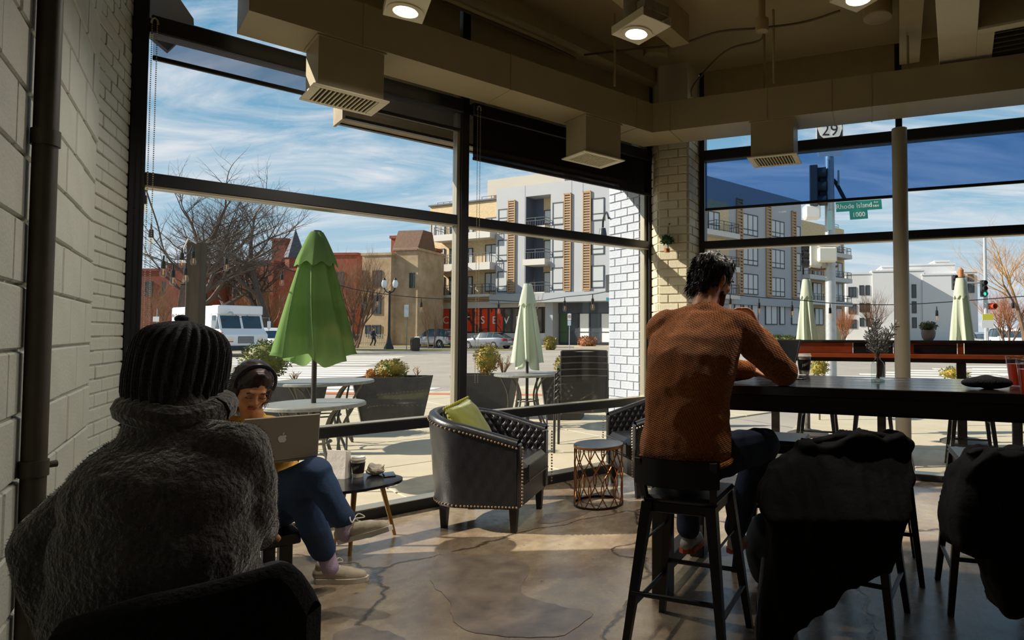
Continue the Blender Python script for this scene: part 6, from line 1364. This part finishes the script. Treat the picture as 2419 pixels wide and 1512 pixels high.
def knit_mat(name, col, scale=160, ang=0.):
    m = mat(name, col, .85, var=.12, vscale=6, sheen=.15); t = m.node_tree; b = t.nodes['Principled BSDF']; c = N(t, 'ShaderNodeTexCoord'); mpn = N(t, 'ShaderNodeMapping'); mpn.inputs['Rotation'].default_value = (0, ang, 0); L(t, c.outputs['Object'], mpn.inputs[0])
    wv = N(t, 'ShaderNodeTexWave', _Scale=scale, _Distortion=.6); wv.bands_direction = 'Z'; L(t, mpn.outputs[0], wv.inputs['Vector']); w2 = N(t, 'ShaderNodeTexWave', _Scale=scale*.8, _Distortion=.6); w2.bands_direction = 'X'; L(t, mpn.outputs[0], w2.inputs['Vector'])
    ad = N(t, 'ShaderNodeMath', operation='ADD'); L(t, wv.outputs['Fac'], ad.inputs[0]); L(t, w2.outputs['Fac'], ad.inputs[1]); bp = N(t, 'ShaderNodeBump', _Strength=.9, _Distance=.006); L(t, ad.outputs[0], bp.inputs['Height']); L(t, bp.outputs[0], b.inputs['Normal']); return m
# ------------------------------------------------------------------ man in the rust sweater (local x right, y towards the table)
man = thing('person', 'man in rust orange sweater seated on a bar stool at the high table', 'person', (MAN[0], MAN[1], 0), SR)
HM = hrot(R(-28), R(-16), R(4)); hc = (.045, .215, 1.60)
legs = [('c', (-.095, .0, .805), (-.13, .40, .80), .095, .07), ('c', (-.13, .40, .80), (-.12, .34, .38), .066, .046), ('c', (.095, .0, .805), (.25, .37, .81), .095, .072), ('c', (.25, .37, .81), (.10, .42, .38), .068, .046), ('e', (0, -.02, .82), (.185, .135, .12))]
def trunk(d): return [('l', [((-.005, -.045, .80), .165+d, .125+d), ((-.005, -.045, .88), .178+d, .128+d), ((-.003, -.04, .97), .165+d, .118+d), ((0, -.03, 1.06), .168+d, .115+d), ((.008, -.01, 1.16), .180+d, .118+d), ((.015, .02, 1.26), .192+d, .118+d), ((.02, .055, 1.34), .198+d, .108+d), ((.024, .085, 1.40), .165+d, .085+d), ((.028, .1, 1.445), .095+d, .065+d)])]
yoke = [('c', (-.14, .085, 1.375), (.185, .105, 1.375), .064, .064), ('c', (-.12, .085, 1.385), (.03, .105, 1.435), .05, .052), ('c', (.165, .1, 1.385), (.03, .105, 1.435), .05, .052)]
torso = trunk(0)+yoke+[('c', (.025, .09, 1.42), (.035, .125, 1.49), .06, .054)]
armR = [('c', (.205, .10, 1.365), (.36, .33, 1.165), .062, .05), ('c', (.36, .33, 1.165), (.22, .42, 1.36), .048, .034)]
armL = [('c', (-.16, .085, 1.36), (-.115, .34, 1.17), .062, .05), ('c', (-.115, .34, 1.17), (.16, .47, 1.155), .048, .036)]
hands = hand((.215, .425, 1.37), (-.45, -.1, .9), (-.6, -.6, -.3), 1., .9)+hand((.17, .475, 1.152), (.75, .6, -.05), (0, 0, -1), 1., .35)
body = solid(legs+torso+armR+armL+hands+[('c', (.03, .1, 1.46), (.04, .17, 1.55), .056, .054), ('c', (-.12, .34, .36), (-.125, .40, .30), .045, .035), ('c', (.10, .42, .36), (.10, .48, .30), .045, .035)]+head_prims(hc, HM, 1.02), .0062, 5)
dress('body', body, M_SKIN, man)
def infl(ps, d): return [(p[0], p[1], p[2], p[3]+d, p[4]+d) if p[0] == 'c' else ('e', p[1], tuple(r_+d for r_ in p[2]), *p[3:]) for p in ps]
M_RUST_K = knit_mat('rust_knit', 'b4651a', 42, R(25))
sw = solid(trunk(.02)+infl(yoke, .017)+[('c', (.028, .095, 1.43), (.032, .115, 1.455), .07, .062)]+infl([armR[0]], .016)+[('c', (.36, .33, 1.165), (.24, .41, 1.335), .062, .046)]+infl([armL[0]], .016)+[('c', (-.115, .34, 1.17), (.145, .465, 1.16), .064, .05)]+[('l', [((-.005, -.045, .80), .19, .15), ((-.005, -.045, .845), .202, .156), ((-.005, -.043, .90), .2, .15), ((-.003, -.04, .95), .186, .14)])], .0075, 12, .011, (6, 6, 5.), 3, .003, 20)
dress('sweater', sw, M_RUST_K, man, 'rust orange knitted sweater')
MB().tube([Vector((.034, .115, 1.472))+Vector((.060*math.cos(a), .062*math.sin(a), .02*math.sin(a))) for a in [k*2*math.pi/24 for k in range(24)]], .010, 8, closed=True).build('collar', M_RUST_K, man)
MB().tube([Vector((-.005+.198*math.cos(a), -.045+.153*math.sin(a), .805+.006*math.sin(3*a))) for a in [k*2*math.pi/40 for k in range(40)]], .014, 8, closed=True).build('hem_rib', M_RUST_K, man)
jn = solid(infl(legs, .012), .008, 5, .005, (9, 9, 9), 5); M_DENIM = mat('dark_denim', '1f2f4c', .8, var=.25, vscale=9, bump=.2, bscale=200); dress('jeans', jn, M_DENIM, man)
def hair_cap(c, M, s, prims, seed, amp=.008, strands=0, m=M_HAIR, parent=None, ln=.03, region=None, size=.0016):
    me = solid(prims, .006, 3, amp, (30, 30, 16), seed, amp*.5, 70); h = dress('hair', me, m, parent)
    if strands:
        rr_ = random.Random(seed); b = MB(); vs = me.vertices; n = len(vs); c = Vector(c)
        for k in range(strands):
            v = vs[rr_.randrange(n)]; nrm = v.normal; lo = M.inverted()@(v.co-c)
            if region and not region(lo): continue
            fl2 = M@Vector((lo.x*.6, -.3, -.9)); d = (nrm*.25+fl2.normalized()*.9+Vector((rr_.gauss(0, .18), rr_.gauss(0, .18), rr_.gauss(0, .12)))).normalized(); l_ = ln*rr_.uniform(.5, 1.2); p0 = v.co-nrm*.003
            b.tube([p0, p0+(d+nrm*.3)*l_*.5, p0+d*l_], [size, size*.8, size*.25], 3)
        b.build('hair_strands', m, h, kind='stuff')
    return h
g = lambda x, y, z: Vector(hc)+HM@Vector((x, y, z))
hair_cap(hc, HM, 1, [('e', g(0, -.018, .05), (.087, .104, .088), HM), ('e', g(0, -.05, .0), (.080, .070, .085), HM), ('e', g(0, .045, .095), (.066, .05, .036), HM), ('e', g(.012, .06, .105), (.04, .035, .03), HM), ('c', g(-.03, -.075, -.06), g(.03, -.075, -.06), .036, .036)], 4, .008, 2600, M_HAIR, man, .032)
for s in (-1, 1): MB().tube([g(s*.045, .094, .026), g(s*.03, .1, .031), g(s*.014, .098, .026)], .004, 5).build('eyebrow', M_HAIR, man)
dress('beard', solid([('c', g(-.055, .03, -.06), g(-.02, .07, -.09), .02, .018), ('c', g(.055, .03, -.06), g(.02, .07, -.09), .02, .018), ('c', g(-.02, .072, -.092), g(.02, .072, -.092), .018, .018)], .006, 3), mat('stubble', '4a3528', .9), man)
M_SHW = mat('sneaker_grey', 'b8b6b0', .7, var=.1, vscale=20); M_SOLO = mat('orange_sole', 'c8502e', .6); M_SOLW = mat('white_sole', 'd5d0c4', .6)
shoe(man, (-.12, .30, .265), (-.13, .55, .245), M_SHW, M_SOLO, M_SOLW); shoe(man, (.10, .38, .265), (.08, .63, .245), M_SHW, M_SOLO, M_SOLW)
# ------------------------------------------------------------------ woman with the laptop (world aligned)
WO = Vector((-2.06, 3.27, 0)); wom = thing('person', 'woman with black headband and yellow sweater working on a silver laptop', 'person', WO)
W = lambda x, y, z: Vector((x, y, z))-WO
HW = hrot(R(-133), R(-27), R(-8)); hcw = W(-2.03, 3.06, 1.075)
gw = lambda x, y, z: hcw+HW@Vector((x, y, z))
hipL, hipR = W(-1.99, 3.33, .445), W(-2.12, 3.20, .445)
kneeU, ankU = at(742, 1118, 3.02)-WO, at(818, 1240, 3.06)-WO
kneeD, ankD = at(712, 1178, 3.10)-WO, at(772, 1318, 3.28)-WO
wl = [('c', hipR, kneeU, .092, .066), ('c', kneeU, ankU, .06, .04), ('c', hipL, kneeD, .09, .064), ('c', kneeD, ankD, .06, .042), ('e', W(-2.06, 3.27, .445), (.17, .16, .11))]
shL, shR = at(646, 1026, 3.2)-WO, W(-2.24, 3.06, .87)
tor = [('e', W(-2.08, 3.27, .58), (.15, .14, .16)), ('e', W(-2.085, 3.23, .75), (.155, .14, .15)), ('c', shL, shR, .062, .062), ('c', W(-2.08, 3.17, .84), W(-2.06, 3.12, .95), .055, .046)]
elL, wrL = at(668, 1062, 3.14)-WO, W(-1.90, 3.10, .79); elR, wrR = W(-2.22, 2.95, .74), W(-2.02, 3.0, .79)
aL = [('c', shL, elL, .052, .043), ('c', elL, wrL, .042, .03)]; aR = [('c', shR, elR, .052, .043), ('c', elR, wrR, .042, .03)]
wb = solid(wl+tor+aL+aR+hand(wrL, (.5, -.8, -.05), (0, 0, -1), .92, .25)+hand(wrR, (.7, -.6, -.05), (0, 0, -1), .92, .25)+[('c', W(-2.065, 3.13, .93), gw(0, -.03, -.06), .048, .046)]+[('c', ankU, ankU+Vector((.02, 0, -.03)), .036, .034), ('c', ankD, ankD+Vector((0.02, 0, -.06)), .034, .03)]+head_prims(hcw, HW, .98), .0058, 4)
dress('body', wb, M_SKIN2, wom)
M_YEL = mat('mustard_sweater', 'cf9a2e', .85, var=.08, vscale=8, bump=.15, bscale=120, sheen=.3)
dress('sweater', solid(infl(tor[:3], .016)+[('c', W(-2.08, 3.17, .84), W(-2.068, 3.14, .90), .078, .06)]+infl(aL, .016)[:1]+infl(aR, .016)[:1]+[('c', elL, elL.lerp(wrL, .8), .056, .042), ('c', elR, elR.lerp(wrR, .8), .062, .045)], .0075, 6, .012, (6, 6, 3), 8), M_YEL, wom, 'mustard yellow loose sweater')
M_BLUEJ = mat('blue_denim', '233c5e', .8, var=.25, vscale=8, bump=.2, bscale=200)
dress('jeans', solid(infl(wl[:1]+wl[2:3]+wl[4:], .014)+[('c', kneeU, kneeU.lerp(ankU, .88), .074, .056), ('c', kneeD, kneeD.lerp(ankD, .86), .074, .06)], .0075, 5, .006, (9, 9, 9), 9), M_BLUEJ, wom, 'dark blue jeans')
M_SOCK = mat('lilac_sock', 'a996ac', .85, bump=.3, bscale=150)
for a in (ankU+Vector((-.02, 0, .03)), ankD+Vector((-.005, 0, .02))): dress('sock', solid([('c', a, a+Vector((.03, -.01, -.07)), .043, .042)], .006, 2), M_SOCK, wom)
M_SNK = mat('cream_sneaker', 'b9ad98', .7, var=.12, vscale=15, bump=.15, bscale=60)
hU, tU = at(806, 1283, 3.08)-WO, at(921, 1254, 3.02)-WO; shoe(wom, hU, tU, M_SNK, M_SOLW, M_SOLW, wd=.044)
hD, tD = onz(748, 1374, 0)-WO, onz(866, 1372, 0)-WO; hD.z = tD.z = .001; shoe(wom, hD, tD, M_SNK, M_SOLW, M_SOLW, wd=.044)
hair = [('e', gw(0, -.022, .05), (.086, .100, .088), HW), ('e', gw(0, -.05, -.01), (.082, .066, .095), HW), ('e', gw(.066, -.02, -.02), (.026, .055, .085), HW), ('e', gw(-.066, -.02, -.02), (.026, .055, .085), HW), ('c', gw(.012, .05, .103), gw(.068, .035, .03), .016, .014), ('c', gw(-.012, .05, .103), gw(-.068, .035, .03), .016, .014), ('c', gw(0, -.085, -.06), gw(.0, -.12, -.16), .05, .035), ('c', gw(.0, -.12, -.16), gw(.03, -.13, -.26), .035, .018), ('c', gw(.06, -.04, -.06), gw(.07, -.05, -.15), .03, .015), ('c', gw(-.06, -.04, -.06), gw(-.066, -.05, -.14), .03, .015)]
hair_cap(hcw, HW, 1, hair, 12, .003, 1400, M_HAIR2, wom, .045, lambda l: l.y < .03, .0012)
MB().tube([gw(.086*math.cos(a), .03-.012*math.sin(a), .045+.094*math.sin(a)) for a in [R(-18+k*216/28) for k in range(29)]], .0085, 8, flat=.5).build('headband', mat('black_headband', '1a1c26', .35), wom)
for s in (-1, 1):
    MB().tube([gw(s*.046, .088, .022), gw(s*.032, .094, .028), gw(s*.014, .092, .023)], .0032, 5).build('eyebrow', M_HAIR2, wom)
    MB().tube([gw(s*.044, .0835, -.002), gw(s*.03, .0895, -.0065), gw(s*.017, .0865, -.003)], .0022, 5).build('eyelash', M_HAIR2, wom)
dress('lips', solid([('c', gw(-.018, .086, -.056), gw(.018, .086, -.056), .0055, .0055), ('c', gw(-.013, .0855, -.065), gw(.013, .0855, -.065), .0062, .0062)], .003, 2), mat('lips', 'a5533f', .4), wom)
# her laptop: base on the lap, lid towards the room
lpM = at(692, 1090, 2.93); lp_ = laptop('silver laptop with a white logo on the lap of the woman', (lpM.x-.06, lpM.y+.09, .685), R(41+180), R(100), mat('silver_aluminium', 'a29c90', .4, metal=.4), True)
lp_.rotation_euler = (R(0), R(0), R(-140)); lp_.location = (-1.87, 3.02, .735)
# ------------------------------------------------------------------ person in the ribbed beanie, seen from behind
BO = Vector((-1.24, 1.62, 0)); bp_ = thing('person', 'person in ribbed black beanie and fluffy grey coat seen from behind', 'person', BO)
G = lambda x, y, z: Vector((x, y, z))-BO
def pz(px, py, Y): return at(px, py, Y)-BO
hb = G(-1.292, 1.66, 1.25); HB = hrot(R(-12), R(-10))
tb_ = [('e', G(-1.25, 1.60, .55), (.17, .13, .14)), ('e', G(-1.255, 1.58, .76), (.165, .11, .2)), ('e', G(-1.26, 1.59, .93), (.155, .095, .12)), ('c', pz(545, 1090, 1.63), pz(340, 1135, 1.62), .048, .048), ('c', G(-1.27, 1.62, .98), G(-1.285, 1.65, 1.2), .052, .05)]
arb = [('c', pz(572, 1075, 1.62), pz(595, 1210, 1.66), .06, .052), ('c', pz(595, 1210, 1.66), G(-1.2, 1.86, .74), .05, .036), ('c', pz(300, 1120, 1.60), pz(115, 1280, 1.60), .066, .058), ('c', pz(115, 1280, 1.60), G(-1.5, 1.85, .74), .052, .038)]
lgb = [('c', G(-1.33, 1.62, .5), G(-1.42, 2.02, .52), .09, .068), ('c', G(-1.42, 2.02, .52), G(-1.42, 2.04, .1), .066, .045), ('c', G(-1.17, 1.62, .5), G(-1.27, 2.04, .52), .09, .068), ('c', G(-1.27, 2.04, .52), G(-1.27, 2.06, .1), .066, .045)]
bb = solid(tb_+arb+lgb+hand(G(-1.2, 1.86, .74), (-.6, .8, -.2), (0, 0, -1), .95, .5)+hand(G(-1.5, 1.85, .74), (.5, .8, -.2), (0, 0, -1), .95, .5)+head_prims(hb, HB, 1.0), .0075, 4); dress('body', bb, M_SKIN, bp_)
def fluffy():
    m = mat('fluffy_wool', '423e3b', .95, var=.3, vscale=14, bump=.7, bscale=70, sheen=.8, detail=8, bdist=.02); return m
M_FLUF = fluffy()
coat = solid([('e', G(-1.25, 1.58, .565), (.262, .19, .165)), ('e', G(-1.255, 1.56, .66), (.25, .18, .22)), ('e', G(-1.255, 1.555, .80), (.235, .165, .2)), ('e', G(-1.255, 1.56, .93), (.22, .15, .16)), ('c', pz(556, 1068, 1.62), pz(420, 1078, 1.60), .08, .1), ('c', pz(420, 1075, 1.60), pz(310, 1115, 1.60), .1, .086), ('c', pz(556, 1070, 1.62), pz(578, 1215, 1.64), .08, .074), ('c', pz(578, 1215, 1.64), G(-1.19, 1.84, .75), .066, .05), ('c', pz(310, 1118, 1.60), pz(130, 1280, 1.58), .086, .084), ('c', pz(130, 1280, 1.58), G(-1.5, 1.82, .75), .074, .052), ('c', pz(140, 1300, 1.58), pz(210, 1440, 1.56), .088, .1), ('c', G(-1.265, 1.6, 1.02), G(-1.285, 1.635, 1.14), .12, .1)], .009, 14, .016, (4.5, 4.5, 2.0), 15, .004, 30)
dress('coat', coat, M_FLUF, bp_, 'fluffy grey wool coat')
rr = random.Random(77); fz = MB(); cv = coat.vertices; cn_ = len(cv)
for k in range(26000):
    v = cv[rr.randrange(cn_)]; n = v.normal; p0 = v.co; d = (n+Vector((rr.gauss(0, .55), rr.gauss(0, .55), rr.gauss(0, .55)-.2))).normalized()*rr.uniform(.003, .008); s_ = n.orthogonal().normalized()*.0006; fz.add([p0-s_, p0+s_, p0+d], [(0, 1, 2)])
fz.build('coat_nap', M_FLUF, bp_, smooth=False, kind='stuff')
MB().tube(smooth_path([(G(-1.288, 1.645, 1.142)+Vector((.098*math.cos(a), .092*math.sin(a), .014*math.sin(a*2)))) for a in [k*2*math.pi/14 for k in range(15)]], 3), .04, 10).build('collar_roll', M_FLUF, bp_)
# centre back seam of the coat
M_BEAN = knit_mat('beanie_yarn', '201f24', 90)
def bean(u_, v_):
    th = u_*2*math.pi; k = v_; f = math.sin(min(1, (k+.02))*math.pi/2); prof = [(.0, .094), (.12, .103), (.3, .108), (.5, .108), (.66, .104), (.78, .095), (.88, .078), (.95, .052), (1, .006)]
    r = 0
    for (a, ra), (b, rb_) in zip(prof, prof[1:]):
        if a <= k <= b: r = ra+(rb_-ra)*(k-a)/(b-a)
    rib = .0055*math.sin(th*27)*(1-max(0, k-.85)*5); r2 = r+rib; z = -.115+.230*k**.95
    return hb+HB@Vector((r2*math.cos(th), r2*math.sin(th)*1.04-.008, z+.018))
MB().grid(bean, 324, 26, True).build('beanie', M_BEAN, bp_, 'ribbed dark knit beanie', ang=180)
MB().ball(hb+HB@Vector((-.02, -.01, .139)), (.018, .015, .012), 10, 7).build('beanie_knot', M_BEAN, bp_)
M_DTR = mat('dark_trousers', '17171b', .85); dress('trousers', solid(infl(lgb, .014)+[('e', G(-1.24, 1.62, .5), (.19, .16, .11))], .01, 4), M_DTR, bp_)
for x in (-1.42, -1.27): shoe(bp_, G(x, 1.98, .001), G(x, 2.25, .001), M_BLACK, M_BLACK)
# their chair: rounded upholstered back nearest the camera
M_CHF = mat('charcoal_upholstery', '121113', .95, spec=.2, var=.35, vscale=60, bump=.4, bscale=120)
chr_ = thing('upholstered_chair', 'charcoal upholstered chair with rounded back under the grey coat', 'chair', (BO.x, BO.y, 0))
def ub(u_, v_):
    s = u_*2-1; px = 90+650*u_; t_ = 1.36+.10*(s*s); e = abs(s)**5; return s, e
def cback(y_off):
    def fn(u_, v_):
        s = u_*2-1; x = (-1.065+.255*s)-BO.x; y = 1.31+.05*s+.10*abs(s)**2.4-BO.y+y_off; top_ = .782+.035*s-.05*max(0, -s)**1.5-.42*max(0, abs(s)-.8)**1.8*5; return Vector((x, y, .36+(top_-.36)*v_))
    return fn
mb = MB(); mb.grid(cback(-.03), 41, 12); mb.grid(lambda u_, v_: cback(.03)(1-u_, v_), 41, 12); mb.grid(lambda u_, v_: cback(-.03)(u_, 1).lerp(cback(.03)(u_, 1), v_)+Vector((0, 0, .022*math.sin(math.pi*v_))), 41, 6)
for uu_ in (0, 1): mb.grid(lambda u_, v_: cback(-.03 if uu_ == 0 else .03)(uu_, v_).lerp(cback(.03 if uu_ == 0 else -.03)(uu_, v_), 1-u_), 3, 12)
mb.build('backrest', M_CHF, chr_, ang=60); MB().bbox((-.22, -.19, .30), (.30, .34, .385), .03).build('seat', M_CHF, chr_, ang=60)
for x in (-.23, .23):
    for y in (-.1, .32): MB().cyl((x, y, .31), (x*1.08, y*1.06, 0), .02, 10, .013).build('leg', M_DLEG, chr_)
sc = lump('wool_scarf', 'scarf', 'fuzzy greyish pink wool scarf heaped on the near stool', 'scarf', (-.62, .98, .70), (.16, .08, .045), mat('pink_grey_wool', '6f5f60', .95, var=.3, vscale=20, bump=.8, bscale=60, sheen=.5), 3, .5, R(10), 12)
stool_n = thing('low_stool', 'dark round stool under the wool scarf', 'stool', (-.62, .98, 0)); MB().lathe([(0, .66), (.17, .66), (.18, .67), (.18, .695), (.17, .70), (0, .70)], 32).build('seat', M_CHF, stool_n)
for k in range(4): a = math.pi/4+k*math.pi/2; MB().cyl((.11*math.cos(a), .11*math.sin(a), .66), (.17*math.cos(a), .17*math.sin(a), 0), .016, 8).build('leg', M_DLEG, stool_n)
# ------------------------------------------------------------------ coats over the stool backs
M_COAT = mat('black_coat', '08080a', .9, spec=.25, var=.3, vscale=12, bump=.25, bscale=50); M_LIN = mat('grey_lining', '5f6068', .7, var=.15, vscale=10)
def outline_solid(Y, poly, th, o_, seed, hang=(14, 14, 2.2), fold=.016, slope=None):
    if slope: ys = lambda z: slope[0]+(slope[1]-slope[0])*min(1, max(0, (slope[2]-z)/(slope[2]-slope[3])))
    pts = [at(x, y, (ys(at(x, y, Y).z) if slope else 0)+Y)-o_ for x, y in poly]; area = sum(pts[k-1].x*pts[k].z-pts[k].x*pts[k-1].z for k in range(len(pts))); q = [(p.x, p.z) for p in pts]; q = q if area > 0 else q[::-1]
    M = Matrix(((1, 0, 0, 0), (0, 0, -1, 0), (0, 1, 0, 0), (0, 0, 0, 1)))
    me = solid([('p', q, -th/2, th/2, M)], .009, 26, fold, hang, seed, .004, 22)
    if slope:
        for v in me.vertices: v.co.y += ys(v.co.z+o_.z)
        me.update()
    return me
def coat_thing(name, label, Y, poly, base, th, parts=(), seed=1, slope=None):
    t = thing(name, label, 'coat', base, 0, 'dark coats hung over bar stools'); o_ = Vector(base); dress('shell', outline_solid(Y, poly, th, o_, seed, slope=slope), M_COAT, t)
    for nm, Y2, pl2, th2, m_ in parts: dress(nm, outline_solid(Y2, pl2, th2, o_, seed+1, fold=.004, slope=slope), m_, t)
    return t
coat_thing('hanging_coat', 'long black coat hung over a bar stool with its hem slanting down', 2.64, [(1888, 1040), (1960, 1046), (1990, 1022), (2040, 1016), (2078, 1034), (2118, 1018), (2150, 1042), (2140, 1078), (2148, 1130), (2146, 1190), (2130, 1240), (2108, 1302), (2090, 1338), (2040, 1356), (1995, 1382), (1955, 1418), (1910, 1448), (1876, 1482), (1856, 1570), (1786, 1570), (1792, 1440), (1806, 1340), (1822, 1250), (1795, 1200), (1802, 1146), (1832, 1094), (1886, 1066)], (.90, 2.64, .80), .15, [('pocket_flap', 2.55, [(1930, 1240), (2010, 1232), (2014, 1262), (1934, 1270)], .03, M_COAT), ('lining_edge', 2.56, [(1806, 1330), (1826, 1330), (1816, 1440), (1810, 1570), (1786, 1570), (1794, 1440)], .03, M_LIN), ('collar', 2.58, [(1895, 1050), (1985, 1030), (2060, 1022), (2135, 1034), (2130, 1062), (2040, 1056), (1960, 1066), (1900, 1076)], .06, M_COAT)], 3, (.05, -.15, .84, .62))
coat_thing('hanging_jacket', 'black zip jacket hung over the bar stool at the table front', 2.20, [(2290, 1076), (2322, 1056), (2352, 1064), (2520, 1058), (2520, 1430), (2425, 1422), (2392, 1452), (2352, 1440), (2336, 1386), (2320, 1306), (2284, 1304), (2245, 1286), (2240, 1200), (2260, 1110)], (1.86, 2.2, .80), .15, [('zip_puller', 2.11, [(2356, 1415), (2366, 1415), (2372, 1450), (2362, 1452)], .012, M_STL), ('collar', 2.13, [(2300, 1080), (2330, 1064), (2420, 1068), (2520, 1066), (2520, 1090), (2420, 1092), (2330, 1090)], .06, M_COAT)], 8, (.0, -.12, .84, .62))
# backpack leaning under the table
lump('backpack', 'pack', 'dark backpack leaning on the floor under the high table', 'bag', Vector((.56, 3.34, 0)), (.10, .07, .19), mat('dark_canvas', '1f2327', .8, var=.2), 4, .35, R(-20), 8)
# ------------------------------------------------------------------ pedestrian with a backpack far across the street
pe_p = at(881, 787, 58.6); pe = thing('person', 'distant pedestrian with dark backpack walking before the buff house', 'person', (pe_p.x, pe_p.y, .12))
pl_ = [('c', (-.06, .1, .86), (-.06, .22, .46), .085, .065), ('c', (-.06, .22, .46), (-.06, .12, .08), .06, .045), ('c', (.06, 0, .86), (.06, -.02, .46), .085, .065), ('c', (.06, -.02, .46), (.06, -.2, .1), .06, .045), ('c', (-.06, .12, .05), (-.06, .26, .04), .04, .035), ('c', (.06, -.2, .06), (.06, -.08, .04), .04, .035)]
pt_ = [('e', (0, .03, 1.02), (.16, .12, .16)), ('e', (0, .03, 1.28), (.18, .12, .18)), ('c', (-.18, .03, 1.4), (-.24, .1, 1.12), .055, .045), ('c', (-.24, .1, 1.12), (-.2, .26, .98), .042, .032), ('c', (.18, .03, 1.4), (.24, -.06, 1.12), .055, .045), ('c', (.24, -.06, 1.12), (.22, .06, .92), .042, .032), ('c', (0, .03, 1.4), (0, .05, 1.55), .06, .05)]
dress('body', solid(pl_+pt_+head_prims((0, .07, 1.64), hrot(0, 0)), .014, 3), M_SKIN, pe); dress('jacket', solid(infl(pt_[:6], .02), .016, 3), mat('navy_jacket', '22283a', .8), pe); dress('trousers', solid(infl(pl_[:4], .015), .016, 3), mat('dark_jeans', '1e2430', .8), pe)
dress('backpack', solid([('e', (0, -.16, 1.22), (.15, .1, .22))], .016, 2), mat('blue_backpack', '2a3350', .7), pe); dress('hair', solid([('e', (0, .05, 1.69), (.085, .1, .08))], .012, 2), M_HAIR, pe); pe.rotation_euler = (0, 0, R(-80))
